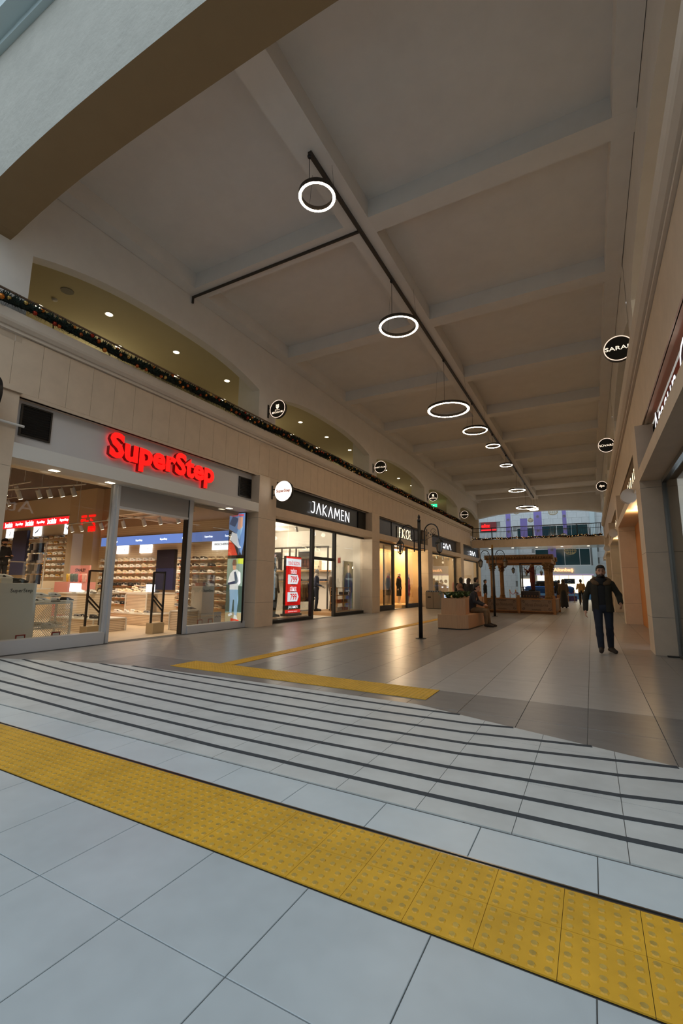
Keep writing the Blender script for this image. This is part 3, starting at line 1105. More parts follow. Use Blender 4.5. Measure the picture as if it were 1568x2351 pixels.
def shoe_wall(x0, x1, y, z_top, dz, nrow, pitch, sec, where, label):
    """shelves are parts of the wall unit; every shoe on them is a thing of its own"""
    u = thing('shoe_shelving', label, 'shelving', ((x0 + x1) / 2, y, 0))
    a = (x1 - x0) / 2
    n = int(round((x1 - x0) / pitch))
    shelf = MB().box(-a, a, -.13, -.005, -.007, 0).mesh('shelf', mat('shelf_lip', srgb(186, 150, 112), .5))
    strip = MB()
    for i in range(n):
        xc = -a + (2 * a) * (i + .5) / n
        strip.box(xc - .045, xc + .045, -.138, -.131, -.016, .0)
    strip = strip.mesh('price_strip', ORANGE)
    for r in range(nrow):
        z = z_top - r * dz
        link('shelf', shelf, u, (0, 0, z))
        link('price_strip', strip, u, (0, 0, z))
        for i in range(n):
            kd = pick(r, sec)
            xx = x0 + (x1 - x0) * (i + .5) / n + rs.uniform(-.012, .012)
            _s = link('sneaker', SHOES[kd], None, (xx, y - .09, z + .001), rs.uniform(-.10, .06), label='%s sneaker, %s from left, %s shelf, %s' % (kd, ORD[i], ROWS[r] if r < nrow - 1 else 'bottom', where), cat='sneaker', group='sneakers on ' + where)
            _s.scale = (1.13, 1.13, 1.2)
    return u


shoe_wall(-16.62, -13.50, 11.2, 2.04, .222, 8, .347, 'mid', 'lit wall before the dark panel', 'slat-wall shelving of pale sneakers under the blue banner')
shoe_wall(-12.42, -9.92, 11.2, 2.04, .222, 8, .357, 'right', 'lit wall beside the poster', 'slat-wall shelving of brown and grey sneakers beside the poster screen')
shoe_wall(-22.05, -18.95, 11.34, 3.10, .235, 8, .388, 'back', 'back wall under red banner', 'back shelving of sneakers below the red banner')
shoe_wall(-24.9, -23.45, 11.34, 3.10, .235, 7, .363, 'back', 'back wall behind capped man', 'back shelving of sneakers beside the man in a cap')

# brand tiles, dark panels
for i, (x, z, w, h, lb, sym) in enumerate(((-15.45, 2.34, .62, .34, 'white lit brand tile over the cream sneakers, left one', 'tick'), (-14.15, 2.34, .62, .34, 'white lit brand tile over the cream sneakers, right one', 'tick'),
                                          (-10.50, 2.36, .80, .36, 'white lit brand tile beside the poster screen', 'word'))):
    t = thing('brand_tile', lb, 'sign', (x, 11.2, z))
    MB().box(-w / 2, w / 2, -.05, 0, 0, h).build('light_box', SCREENW, t)
    if sym == 'word':
        put_text(MB(), 'SKECHERS', (0, -.053, h / 2), AX_FRONT, .6, .07, 0, .03).build('printed_name', GREYP, t)
    else:
        MB().add([(.10, -.052, .15), (.14, -.052, .12), (.24, -.052, .19), (.145, -.052, .145)], [(0, 1, 2, 3)]).build('printed_mark', GREYP, t)
for i, (x, lb) in enumerate(((-23.9, 'white lit brand tile with an arc mark above the man in a cap'), (-21.6, 'white lit brand tile with a leaping mark over the navy panel'), (-19.25, 'white lit brand tile with a three-leaf mark at the end of the red banner'))):
    t = thing('brand_tile', lb, 'sign', (x, 11.34, 3.28))
    MB().box(-.29, .29, -.05, 0, 0, .42).build('light_box', SCREENW, t)
    if i == 0:
        MB().tube([(.0 + .08 * math.cos(a), -.053, .2 + .1 * math.sin(a)) for a in [(-1.2 + 2.4 * k / 8) for k in range(9)]], .012, 6).build('printed_mark', BLACKP, t)
    elif i == 1:
        MB().add([(-.15, -.052, .1), (.05, -.052, .18), (.2, -.052, .32), (.16, -.052, .33), (.0, -.052, .22), (-.12, -.052, .17)], [(0, 1, 2, 3, 4, 5)]).build('printed_mark', GREYP, t)
    else:
        m_ = MB()
        for a in (-.6, 0, .6):
            m_.add([(.0, -.052, .14), (.05 * math.cos(a) + .17 * math.sin(a), -.052, .14 + .12 * math.cos(a)), (.24 * math.sin(a), -.052, .14 + .24 * math.cos(a)), (-.05 * math.cos(a) + .17 * math.sin(a), -.052, .14 + .12 * math.cos(a))], [(0, 1, 2, 3)])
        m_.build('printed_mark', BLACKP, t)
t = thing('display_screen', 'tall dark display panel between the two lit shoe walls', 'screen', (-12.98, 11.19, 0))
MB().box(-.44, .44, -.12, 0, 1.78, 2.42).build('upper_leaf', NAVYP, t)
MB().box(-.44, .44, -.12, 0, 1.04, 1.775).build('lower_leaf', mat('navy_display', srgb(40, 44, 78), .3), t)
put_text(MB(), 'SKECHERS', (-.02, -.123, 2.15), AX_FRONT, .3, .035, 0, .02).build('printed_name', GREYP, t)
MB().box(-22.2, -23.35, 11.21, 11.33, 1.55, 3.55).build('display_screen', mat('navy_display', (0, 0, 0)), label='tall navy panel on the raised back shoe wall', cat='screen')
t = thing('wall_sign', 'red broken letter strokes glowing on the beige pier', 'sign', (-17.2, 10.88, 3.25))
strokes(t, [[[(0, .5), (.22, .5)]], [[(.4, .5), (.7, .5)]], [[(0, .2), (0, .38), (.16, .38)]], [[(.25, .33), (.33, .33)]], [[(.48, .38), (.70, .2)]], [[(.42, 0), (.42, .12), (.55, .12), (.55, 0)]], [[(.6, 0), (.6, .12), (.72, .12), (.72, 0)]]],
        (-.5, 0, 0), AX_FRONT, 1.2, .07, .03, REDEM, 'letter_stroke')
# ------------------------------------------------------------------ people
SKIN = mat('skin', srgb(196, 148, 122), 0.55)
SKIN_D = mat('mannequin_skin', srgb(226, 206, 184), 0.4)
HAIR = mat('dark_hair', srgb(26, 21, 18), 0.6)
EYE = mat('eye_dark', srgb(18, 14, 12), 0.3)
LIP = mat('lips', srgb(150, 92, 82), 0.5)


def cloth(n, r, g, b, rough=.85): return mat('cloth_' + n, srgb(r, g, b), rough, noise=.12, scale=18, bump=.15, bscale=60)


BASE = dict(head=(0, -.01, 1.615), neck=(0, .015, 1.47), chest=(0, .01, 1.27), belly=(0, .01, 1.06), pelvis=(0, .015, .93),
            shR=(-.19, .015, 1.405), elR=(-.25, .04, 1.12), wrR=(-.26, -.02, .88), shL=(.19, .015, 1.405), elL=(.25, .04, 1.12), wrL=(.26, -.02, .88),
            hipR=(-.095, .015, .92), knR=(-.10, -.01, .50), anR=(-.10, .03, .09), hipL=(.095, .015, .92), knL=(.10, -.01, .50), anL=(.10, .03, .09),
            toeR=(-.115, -.15, .03), toeL=(.115, -.15, .03))


def V3(a): return np.array(a, float)


def lerp(a, b, t): return tuple(V3(a) + (V3(b) - V3(a)) * t)


def hand_prims(wr, el, side, curl=.6, s=1.0):
    """palm, four unequal fingers with a knuckle bend, and a thumb from the side of the palm"""
    d = V3(wr) - V3(el); d /= np.linalg.norm(d)
    fwd = np.array([0, -1.0, 0]); fwd = fwd - d * (fwd @ d)
    if np.linalg.norm(fwd) < .2:
        fwd = np.array([0, 0, 1.0]) - d * d[2]
    fwd /= np.linalg.norm(fwd)
    inn = np.cross(d, fwd) * (1 if side == 'R' else -1)      # towards the palm side (the thigh)
    if inn[0] * (1 if side == 'R' else -1) < 0: inn = -inn
    w = V3(wr)
    pr = [('c', tuple(w), tuple(w + d * .05 * s), .024 * s, .027 * s)]
    for q in (-.5, .5):
        pr.append(('c', tuple(w + d * .02 * s + fwd * q * .036 * s), tuple(w + d * .085 * s + fwd * q * .046 * s), .017 * s, .015 * s))
    for i, (off, ln) in enumerate(((.033, .070), (.011, .080), (-.011, .074), (-.032, .056))):
        a = w + d * .090 * s + fwd * off * s
        b = a + (d * .9 + inn * .25 * curl) / np.linalg.norm(d * .9 + inn * .25 * curl) * ln * .5 * s
        e = d * (1 - curl * .75) + inn * curl
        c = b + e / np.linalg.norm(e) * ln * .52 * s
        pr += [('c', tuple(a), tuple(b), .0095 * s, .0088 * s), ('c', tuple(b), tuple(c), .0088 * s, .0072 * s)]
    a = w + d * .03 * s + fwd * .03 * s
    b = a + (d * .55 + fwd * .55 + inn * .35) * .042 * s
    c = b + (d * .85 + inn * .4) * .032 * s
    pr += [('c', tuple(a), tuple(b), .013 * s, .0105 * s), ('c', tuple(b), tuple(c), .0105 * s, .008 * s)]
    return pr


def person(label, loc, rz=0.0, pose=None, scale=1.0, dress=None, vox=.018, name='person', cat='person', group=None, head_turn=0.0, hands=True, legs=True, pedestal=0.0):
    """facing -y; dress: dict of materials and options"""
    J = dict(BASE); J.update(pose or {})
    D = dict(skin=SKIN, hair=HAIR, top=cloth('black', 26, 25, 26), legs=cloth('jeans', 30, 34, 46), shoes=cloth('shoe_dark', 24, 20, 18), hem=.82, bulk=1.0, leg_bulk=1.0,
             beard=False, scarf=None, hood=None, cap=None, skirt=None, open_front=None, fur=None, headscarf=None, hairstyle='short', face=True)
    D.update(dress or {})
    t = thing(name, label, cat, loc, rz, group)
    t.scale = (scale,) * 3
    hd = V3(J['head'])
    def hp(x, y, z):
        c, s = math.cos(head_turn), math.sin(head_turn)
        return tuple(hd + np.array([x * c - y * s, x * s + y * c, z]))
    k = .03
    pr = [('e', hp(0, .012, .030), (.076, .096, .098)), ('e', hp(0, -.012, -.045), (.058, .072, .075)), ('e', hp(0, -.040, -.088), (.030, .030, .026)),
          ('c', hp(0, .02, -.07), J['neck'], .052, .058), ('e', J['chest'], (.155, .095, .17)), ('e', J['belly'], (.135, .09, .15)), ('e', J['pelvis'], (.15, .10, .12))]
    if D['face']:
        pr += [('c', hp(0, -.088, .022), hp(0, -.108, -.022), .011, .016), ('e', hp(-.078, .018, -.005), (.012, .020, .032)), ('e', hp(.078, .018, -.005), (.012, .020, .032)),
               ('e', hp(-.032, -.080, .036), (.026, .012, .010)), ('e', hp(.032, -.080, .036), (.026, .012, .010)), ('e', hp(0, -.084, -.058), (.024, .012, .010))]
    for s in 'RL':
        pr += [('c', J['sh' + s], J['el' + s], .046, .038), ('c', J['el' + s], J['wr' + s], .038, .026)]
        if legs:
            pr += [('c', J['hip' + s], J['kn' + s], .078, .050), ('c', J['kn' + s], lerp(J['kn' + s], J['an' + s], .35), .05, .053), ('c', lerp(J['kn' + s], J['an' + s], .35), J['an' + s], .053, .030),
                   ('c', J['an' + s], lerp(J['an' + s], J['toe' + s], .8), .028, .018)]
    prims = [(p, k * .6) for p in pr]
    if hands:
        for s in 'RL':
            prims += [(p, .006) for p in hand_prims(J['wr' + s], J['el' + s], s, D.get('curl', .6))]
    body = sdf_multi('body', prims, vox * (.72 if vox < .014 else 1), D['skin'])
    link('body', body, t)
    b = D['bulk']
    # upper garment
    tp = []
    if D['top']:
        low = V3(J['pelvis']); low[2] = min(low[2], D['hem'] + .02) if not D.get('seated') else low[2]
        wv = V3(J['belly'])
        tp = [('c', lerp(J['shR'], J['shL'], .06), lerp(J['shR'], J['shL'], .94), .052 * b, .052 * b), ('c', lerp(J['chest'], J['neck'], .6), J['neck'], .10, .062)]
        for sx in (-1, 1):
            o_ = np.array([sx * .070, 0, 0])
            tp += [('c', tuple(V3(J['chest']) + o_ + [0, 0, .06]), tuple(wv + o_ * .95), .112 * b, .108 * b), ('c', tuple(wv + o_ * .95), tuple(low + o_ * 1.05), .108 * b, .114 * b)]
        for s in 'RL':
            tp += [('c', J['sh' + s], J['el' + s], .056 * b, .052 * b), ('c', J['el' + s], lerp(J['el' + s], J['wr' + s], .97), .054 * b, .046 * b)]
        hem = D['hem']
        nx, ny = J['chest'][0], J['chest'][1]
        if D['open_front'] and not D.get('coat_closed'):
            cf = lambda X, Y, Z: np.maximum(hem - Z, np.minimum(.058 + .02 * np.clip((Z - 1.2) * 3, 0, 1) - np.abs(X - nx), -(Y - ny + .02)))
        else:
            cf = lambda X, Y, Z: hem - Z
        me = sdf_mesh('jacket', tp, vox, .035, cut=cf, material=D['top'])
        link(D.get('top_name', 'jacket'), me, t)
    if D['open_front']:
        front = [('c', tuple(V3(J['chest']) + [0, -.018, .04]), tuple(V3(J['belly']) + [0, -.018, -.05]), .098, .098), ('c', tuple(V3(J['chest']) + [-.04, -.010, .04]), tuple(V3(J['belly']) + [-.04, -.010, -.08]), .092, .092), ('c', tuple(V3(J['chest']) + [.04, -.010, .04]), tuple(V3(J['belly']) + [.04, -.010, -.08]), .092, .092), ('c', lerp(J['neck'], J['head'], .35), J['neck'], .078, .10)]
        link('shirt', sdf_mesh('shirt', front, vox, .03, material=D['open_front']), t)
    if D['fur']:
        ring = []
        for i in range(15):
            a = math.radians(-62 + 304 * i / 14.0)
            nk = V3(J['neck'])
            ring.append(tuple(nk + [.140 * math.cos(a), .115 * math.sin(a) + .015, -.030 + .055 * math.sin(a)]))
        fp = [('c', ring[i], ring[i + 1], .042 + .008 * (i % 2), .042 + .008 * ((i + 1) % 2)) for i in range(14)]
        link('fur_collar', sdf_mesh('fur_collar', fp, vox, .02, material=D['fur']), t)
    if D['scarf']:
        nk = V3(J['neck'])
        sp = [('e', tuple(nk + [0, -.01, .0]), (.105, .10, .06)), ('e', tuple(nk + [0, -.05, -.05]), (.09, .07, .07))]
        link('scarf', sdf_mesh('scarf', sp, vox, .02, material=D['scarf']), t)
    # lower garment
    if D['skirt']:
        pv = V3(J['pelvis'])
        sk = [('c', tuple(pv + [0, 0, .05]), (pv[0], pv[1], .30), .17, .22), ('c', (pv[0], pv[1], .30), (pv[0], pv[1], .14), .22, .235)]
        link('skirt', sdf_mesh('skirt', sk, vox, .03, cut=lambda X, Y, Z: .07 - Z, material=D['skirt']), t)
    elif legs and D['legs']:
        lb = D['leg_bulk']
        lp = [('e', J['pelvis'], (.168 * lb, .122 * lb, .13))]
        for s in 'RL':
            lp += [('c', J['hip' + s], J['kn' + s], .094 * lb, .066 * lb), ('c', J['kn' + s], lerp(J['kn' + s], J['an' + s], .35), .066 * lb, .067 * lb), ('c', lerp(J['kn' + s], J['an' + s], .35), lerp(J['kn' + s], J['an' + s], .97), .067 * lb, .056 * lb)]
        link('trousers', sdf_mesh('trousers', lp, vox, .02, material=D['legs']), t)
    if legs and D['shoes']:
        for s in 'RL':
            an, toe = V3(J['an' + s]), V3(J['toe' + s])
            dd = toe - an; dd[2] = 0; dd /= max(1e-6, np.linalg.norm(dd))
            heel = an - dd * .045 - [0, 0, .055]
            fp = [('c', tuple(an + [0, 0, .02]), tuple(an - [0, 0, .03]), .048, .046), ('c', tuple(heel), tuple(toe + dd * .02), .040, .036), ('c', tuple(an + dd * .05 - [0, 0, .03]), tuple(toe), .044, .034)]
            zmin = min(heel[2], toe[2])
            link('shoe', sdf_mesh('shoe', fp, min(vox, .014), .02, material=D['shoes']), t)
    # head dress
    if D['headscarf']:
        hs = [('e', hp(0, .03, .02), (.105, .115, .125)), ('c', hp(0, .02, -.08), tuple(V3(J['neck']) + [0, 0, -.02]), .095, .13)]
        link('headscarf', sdf_mesh('headscarf', hs, vox, .03, cut=lambda X, Y, Z: -(((X - hd[0]) / .062) ** 2 + ((Z - hd[2] + .02) / .085) ** 2 - 1) * .05 - np.maximum(0, (Y - hd[1] + .02)) * 5, material=D['headscarf']), t)
    elif D['hairstyle'] == 'long':
        hs = [('e', hp(0, .025, .045), (.094, .105, .10)), ('c', hp(0, .06, 0), hp(0, .10, -.28), .10, .07)]
        link('hair', sdf_mesh('hair', hs, vox, .03, material=D['hair'], cut=lambda X, Y, Z: (hd[1] - .062) - Y), t)
    elif D['hairstyle'] == 'short':
        hs = [('e', hp(0, .022, .058), (.086, .104, .090)), ('e', hp(0, .05, .0), (.084, .072, .10)), ('e', hp(0, -.03, .105), (.066, .066, .042))]
        link('hair', sdf_mesh('hair', hs, min(vox, .016), .025, material=D['hair'], cut=lambda X, Y, Z: np.minimum((hd[1] - .035) - Y, (hd[2] + .078) - Z)), t)
    if D['cap']:
        cp = [('e', hp(0, .012, .065), (.088, .105, .075)), ('b', hp(0, -.12, .055), (.055, .05, .004), .008)]
        link('cap', sdf_mesh('cap', cp, min(vox, .014), .02, material=D['cap']), t)
    if D['hood']:
        hs = [('e', hp(0, .03, .02), (.115, .125, .14)), ('c', hp(0, .05, -.05), J['neck'], .11, .12)]
        link('hood', sdf_mesh('hood', hs, vox, .03, material=D['hood']), t)
    if D['beard']:
        bp = [('e', hp(0, -.022, -.070), (.061, .070, .052)), ('e', hp(0, -.080, -.040), (.030, .016, .008))]
        link('beard', sdf_mesh('beard', bp, .010, .012, material=D['hair'], cut=lambda X, Y, Z: Z - (hd[2] - .036)), t)
    if D['face'] and vox < .02:
        e = MB()
        e.smooth = True
        for s in (-1, 1):
            e.sphere(hp(.032 * s, -.086, .018), .0115, 8, 6, .6)
        e.build('eyes', EYE, t)
        br = MB()
        for s in (-1, 1):
            br.tube([hp(.014 * s, -.098, .040), hp(.032 * s, -.098, .045), hp(.052 * s, -.086, .038)], [.005, .006, .004], 6)
        br.build('eyebrows', D['hair'], t)
        MB().tube([hp(-.022, -.094, -.058), hp(0, -.100, -.056), hp(.022, -.094, -.058)], [.004, .006, .004], 6).build('mouth', LIP, t)
    return t


def sdf_multi(name, prims_k, vox, material):
    """like sdf_mesh but every primitive brings its own blend radius"""
    prims = [p for p, _ in prims_k]
    ks = [k for _, k in prims_k]
    lo = np.array([1e9] * 3); hi = -lo
    for p in prims:
        if p[0] == 'c':
            for q, r in ((p[1], p[3]), (p[2], p[4])):
                lo = np.minimum(lo, np.array(q) - r); hi = np.maximum(hi, np.array(q) + r)
        else:
            lo = np.minimum(lo, np.array(p[1]) - np.array(p[2])); hi = np.maximum(hi, np.array(p[1]) + np.array(p[2]))
    lo -= vox * 3; hi += vox * 3
    n = np.ceil((hi - lo) / vox).astype(int) + 1
    D = np.full(n, 1.0)
    for p, k in zip(prims, ks):
        if p[0] == 'c':
            a, b = np.array(p[1], float), np.array(p[2], float)
            pl, ph = np.minimum(a, b) - max(p[3], p[4]), np.maximum(a, b) + max(p[3], p[4])
        else:
            pl, ph = np.array(p[1]) - np.array(p[2]), np.array(p[1]) + np.array(p[2])
        m = k * 1.5 + vox * 3
        i0 = np.maximum(0, np.floor((pl - m - lo) / vox).astype(int)); i1 = np.minimum(n, np.ceil((ph + m - lo) / vox).astype(int) + 1)
        ax = [lo[q] + np.arange(i0[q], i1[q]) * vox for q in range(3)]
        P = np.stack(np.meshgrid(*ax, indexing='ij'), -1)
        if p[0] == 'c':
            ab = b - a
            t = np.clip(((P - a) @ ab) / max(1e-9, ab @ ab), 0, 1)
            d = np.linalg.norm(P - a - t[..., None] * ab, axis=-1) - (p[3] + (p[4] - p[3]) * t)
        else:
            q = P - np.array(p[1], float)
            r = np.array(p[2], float)
            k0 = np.linalg.norm(q / r, axis=-1); k1 = np.linalg.norm(q / (r * r), axis=-1)
            d = k0 * (k0 - 1) / np.maximum(k1, 1e-9)
        sl = tuple(slice(i0[q], i1[q]) for q in range(3))
        E = D[sl]
        hh = np.clip(0.5 + 0.5 * (E - d) / k, 0, 1)
        D[sl] = E * (1 - hh) + d * hh - k * hh * (1 - hh)
    vs, fs = _nets(D, lo, vox)
    me = bpy.data.meshes.new(name)
    me.from_pydata(vs.tolist(), [], fs.tolist())
    me.materials.append(material)
    me.polygons.foreach_set('use_smooth', [True] * len(me.polygons))
    me.update()
    return me


# --- the man walking towards the camera
person('bearded man in a dark olive parka and jeans walking towards the camera', (0.165, 10.67, 0), 0.02,
       dict(head=(.015, -.05, 1.585), neck=(.005, -.01, 1.435), chest=(0, 0, 1.24), belly=(0, .01, 1.04), pelvis=(.01, .02, .91),
            shR=(-.185, .01, 1.355), elR=(-.285, .05, 1.08), wrR=(-.30, -.02, .835), shL=(.19, .01, 1.355), elL=(.305, .09, 1.13), wrL=(.315, -.06, .985),
            hipR=(-.085, .015, .90), knR=(-.085, -.13, .50), anR=(-.075, -.16, .12), hipL=(.10, .02, .90), knL=(.10, .06, .49), anL=(.105, .20, .105), toeR=(-.085, -.34, .075), toeL=(.17, .05, .035)),
       dress=dict(top=cloth('olive_parka', 44, 40, 30), legs=cloth('dark_jeans', 33, 38, 52), shoes=cloth('dark_boot', 50, 40, 32), hem=.80, bulk=1.06, beard=True, scarf=cloth('black', 26, 25, 26),
                  open_front=cloth('black', 26, 25, 26), fur=cloth('brown_fur', 92, 70, 46)), vox=.012, name='person', head_turn=0.05)
# ================================================================== displays inside the shoe shop
DISP = mat('display_white', srgb(226, 220, 208), 0.5)
CHROME = mat('chrome', srgb(190, 190, 190), .2, 1.0)


def perf_box(name, label, cx_, cy_, w, d, z0, h, rz=0.0, legs=False):
    t = thing(name, label, 'display table', (cx_, cy_, z0), rz)
    MB().box(-w / 2, w / 2, -d / 2, d / 2, h - .03, h).build('top', DISP, t)
    MB().box(-w / 2 + .02, w / 2 - .02, -d / 2 + .02, d / 2 - .02, 0.0, h - .03).build('body', PERF, t)
    e = MB()
    for sx in (-1, 1):
        for sy in (-1, 1):
            e.box(sx * w / 2 - .015, sx * w / 2 + .015, sy * d / 2 - .015, sy * d / 2 + .015, 0, h - .03)
    e.build('edge_posts', DISP, t)
    return t


def put_shoes(spots, where, grp):
    for i, (x, y, z, kd, rz) in enumerate(spots):
        link('sneaker', SHOES[kd], None, (x, y, z), rz, label='%s sneaker, %s along %s' % (kd, ORD[i], where), cat='sneaker', group=grp)


# left window: plinth with acrylic case, mesh basket table
pl = thing('display_plinth', 'white plinth with dark shop name behind the left window', 'plinth', (-10.08, 4.88, 0))
MB().box(-.28, .28, -.36, .36, 0, 1.25).build('body', DISP, pl)
put_text(MB(), 'SuperStep', (.282, .09, 1.10), AX_LEFT, .40, None, 0, .012).build('printed_name', GREYP, pl)
ac = thing('acrylic_case', 'clear acrylic case on the plinth behind the left window', 'display case', (-10.08, 4.88, 1.251))
for q in ((-.26, -.25, -.33, .33), (.25, .26, -.33, .33), (-.25, .25, -.34, -.33), (-.25, .25, .33, .34)):
    MB().box(q[0], q[1], q[2], q[3], 0, .42).build('wall_sheet', ACRYL, ac)
MB().box(-.26, .26, -.34, .34, .42, .428).build('lid', ACRYL, ac)
MB().box(-10.22, -9.94, 4.66, 4.86, 1.252, 1.33).build('riser_block', DISP, label='small white riser block inside the acrylic case', cat='riser')
put_shoes([(-10.06, 4.76, 1.331, 'white with black trim', 1.3), (-10.0, 5.02, 1.253, 'black', 1.45)], 'the acrylic case by the left window', 'sneakers in the left acrylic case')
bk = thing('basket_table', 'white wire-mesh basket table with sneakers heaped on its top', 'display table', (-10.2, 5.68, 0))
fr = MB()
for sx in (-.28, .28):
    for sy in (-.38, .38):
        fr.box(sx - .018, sx + .018, sy - .018, sy + .018, 0, .84)
for z in (.02, .82):
    fr.box(-.28, .28, -.398, -.362, z, z + .03).box(-.28, .28, .362, .398, z, z + .03).box(-.298, -.262, -.38, .38, z, z + .03).box(.262, .298, -.38, .38, z, z + .03)
fr.build('frame', DISP, bk)
MB().box(-.29, .29, -.39, .39, .845, .86).build('top', DISP, bk)
ms = MB()
for i in range(-9, 22):
    for sgn in (1, -1):
        a = -.36 + .045 * i
        pts = []
        y0, z0 = (a, .05) if sgn > 0 else (a + .8, .05)
        L = .76
        p, q = (y0, z0), (y0 + sgn * L * .9, z0 + L)
        # clip to the panel
        def clipy(p, q):
            (ya, za), (yb, zb) = p, q
            t0, t1 = 0.0, 1.0
            for lim, s_ in ((-.36, 1), (.36, -1)):
                fa, fb = s_ * (ya - lim), s_ * (yb - lim)
                if fa < 0 and fb < 0: return None
                if fa < 0: t0 = max(t0, fa / (fa - fb))
                if fb < 0: t1 = min(t1, fa / (fa - fb))
            if t0 >= t1: return None
            return (ya + (yb - ya) * t0, za + (zb - za) * t0), (ya + (yb - ya) * t1, za + (zb - za) * t1)
        c = clipy(p, q)
        if c:
            ms.cyl((.28, c[0][0], c[0][1]), (.28, c[1][0], c[1][1]), .0045, n=4, cap=False)
ms.build('wire_mesh', DISP, bk, kind='stuff')
put_shoes([(-10.02, 5.38, .861, 'white with black trim', 1.5), (-10.08, 5.55, .861, 'white', 1.2), (-10.1, 5.50, .965, 'white', 1.4), (-10.05, 5.80, .861, 'white with navy trim', 1.9), (-10.1, 5.78, .965, 'white', 1.75), (-10.0, 6.0, .861, 'black with white sole', 1.6)],
          'the heap on the wire basket table', 'sneakers heaped on the basket table')
put_shoes([(-10.15, 5.55, .36, 'cream', 1.1), (-10.1, 5.72, .34, 'white', 1.7), (-10.15, 5.88, .36, 'cream', 1.4)], 'the pile inside the wire basket', 'sneakers inside the basket table')
MB().box(-10.45, -9.95, 5.35, 6.01, .32, .338).build('basket_shelf', DISP, label='inner shelf inside the wire basket table', cat='shelf')
# red-framed notices standing on the window floor
for i, (y, lb) in enumerate(((4.91, 'red-framed notice at the foot of the white plinth'), (5.57, 'red-framed notice at the foot of the wire basket'), (9.46, 'red-framed notice below the pale table by the right window'), (9.86, 'red-framed notice at the foot of the right plinth'))):
    t = thing('notice_stand', lb, 'notice', (-9.55, y, 0.0))
    f = MB()
    f.box(-.008, .008, -.085, .085, .27, .29).box(-.008, .008, -.085, -.067, .10, .27).box(-.008, .008, .067, .085, .10, .27)
    f.build('frame', REDF, t)
    MB().box(-.004, .004, -.067, .067, .10, .27).build('sheet', WHITE, t)
    MB().box(-.05, .05, -.085, .085, .0, .10).build('foot', DISP, t)

# centre tables
perf_box('display_table', 'low perforated white table by the left security gate', -12.2, 7.95, 1.9, .95, 0, .34)
perf_box('display_table', 'raised perforated counter behind the left security gate', -13.0, 8.15, 1.5, .42, .345, .63)
put_shoes([(-12.9 + .28 * i, 8.12 + .1 * ((i % 2)), .976, k, .3 - .2 * (i % 3)) for i, k in enumerate(['white', 'grey', 'white with navy trim', 'cream', 'white', 'white'])], 'the raised counter top', 'sneakers on the raised counter')
put_shoes([(-12.1, 7.62, .342, 'grey', .3), (-11.9, 7.64, .342, 'black with white sole', -.1), (-11.5, 7.66, .342, 'black', .2), (-11.55, 7.85, .342, 'cream', .5)], 'the low table by the left gate', 'sneakers on the low table')
tb = thing('table_screen', 'small white screen on the raised counter among sneakers', 'screen', (-12.95, 7.98, .976))
MB().box(-.26, .26, -.02, 0, .03, .26).build('panel', SCREENW, tb)
MB().box(-.1, .1, -.05, .05, 0, .03).build('foot', DISP, tb)
pk = thing('bottle_display', 'pink stand with a dark name on its header and coloured tumblers', 'display stand', (-14.0, 8.6, 0))
MB().box(-.75, .55, -.2, .3, 0, 1.28).build('body', PINK, pk)
MB().box(-.75, .25, .25, .3, 1.28, 1.80).build('header', PINK, pk)
put_text(MB(), 'STANLEY', (-.2, .247, 1.65), AX_FRONT, .55, .10, 0, .03).build('printed_name', BLACKP, pk)
for i, (c, nm) in enumerate((((224, 182, 70), 'yellow'), ((84, 92, 60), 'dark green'), ((92, 96, 66), 'olive'), ((228, 120, 110), 'coral'), ((232, 176, 160), 'blush'))):
    t = thing('tumbler', '%s tumbler on the pink stand' % nm, 'tumbler', (-14.25 + .2 * i, 8.52, 1.282), group='tumblers on the pink stand')
    b = MB(); b.smooth = True
    b.lathe((0, 0, 0), [(.045, 0), (.05, .02), (.066, .12), (.068, .24), (.06, .245)], 12).build('cup', mat('tumbler_' + nm, srgb(*c), .35), t)
    MB().tube([(.06, 0, .20), (.11, 0, .18), (.11, 0, .08), (.058, 0, .06)], .010, 6).build('handle', mat('tumbler_' + nm, (0, 0, 0)), t)
perf_box('display_table', 'low perforated white table in front of the pale sneaker wall', -12.6, 10.0, 1.9, .95, 0, .34, .0)
perf_box('display_table', 'raised perforated counter in front of the pale sneaker wall', -12.9, 10.15, 1.0, .4, .345, .58)
MB().box(-14.25, -11.7, 9.98, 10.45, .93, .965).build('counter_board', DISP, label='long white board on the raised counter before the pale sneaker wall', cat='board')
put_shoes([(-13.9 + .21 * i, 10.12 + .06 * (i % 2), .967 + .095 * (i in (3, 5)), k, .2 * (i % 3)) for i, k in enumerate(['cream', 'cream', 'cream high-collared', 'cream', 'cream', 'grey', 'white', 'taupe', 'black'])], 'the long white counter board', 'sneakers on the long counter board')
put_shoes([(-13.25, 9.62, .342, 'white with black trim', .4), (-12.85, 9.62, .342, 'white with black trim', -.2), (-12.8, 9.85, .342, 'white', .1), (-12.3, 9.62, .342, 'cream', .2), (-11.95, 9.7, .342, 'grey', .5)], 'the low table before the pale wall', 'sneakers on the second low table')
tb = thing('table_screen', 'small white screen on the long counter board', 'screen', (-12.32, 10.02, .967))
MB().box(-.2, .2, -.02, 0, .02, .26).build('panel', SCREENW, tb)
MB().box(-.1, .1, -.05, .05, 0, .02).build('foot', DISP, tb)
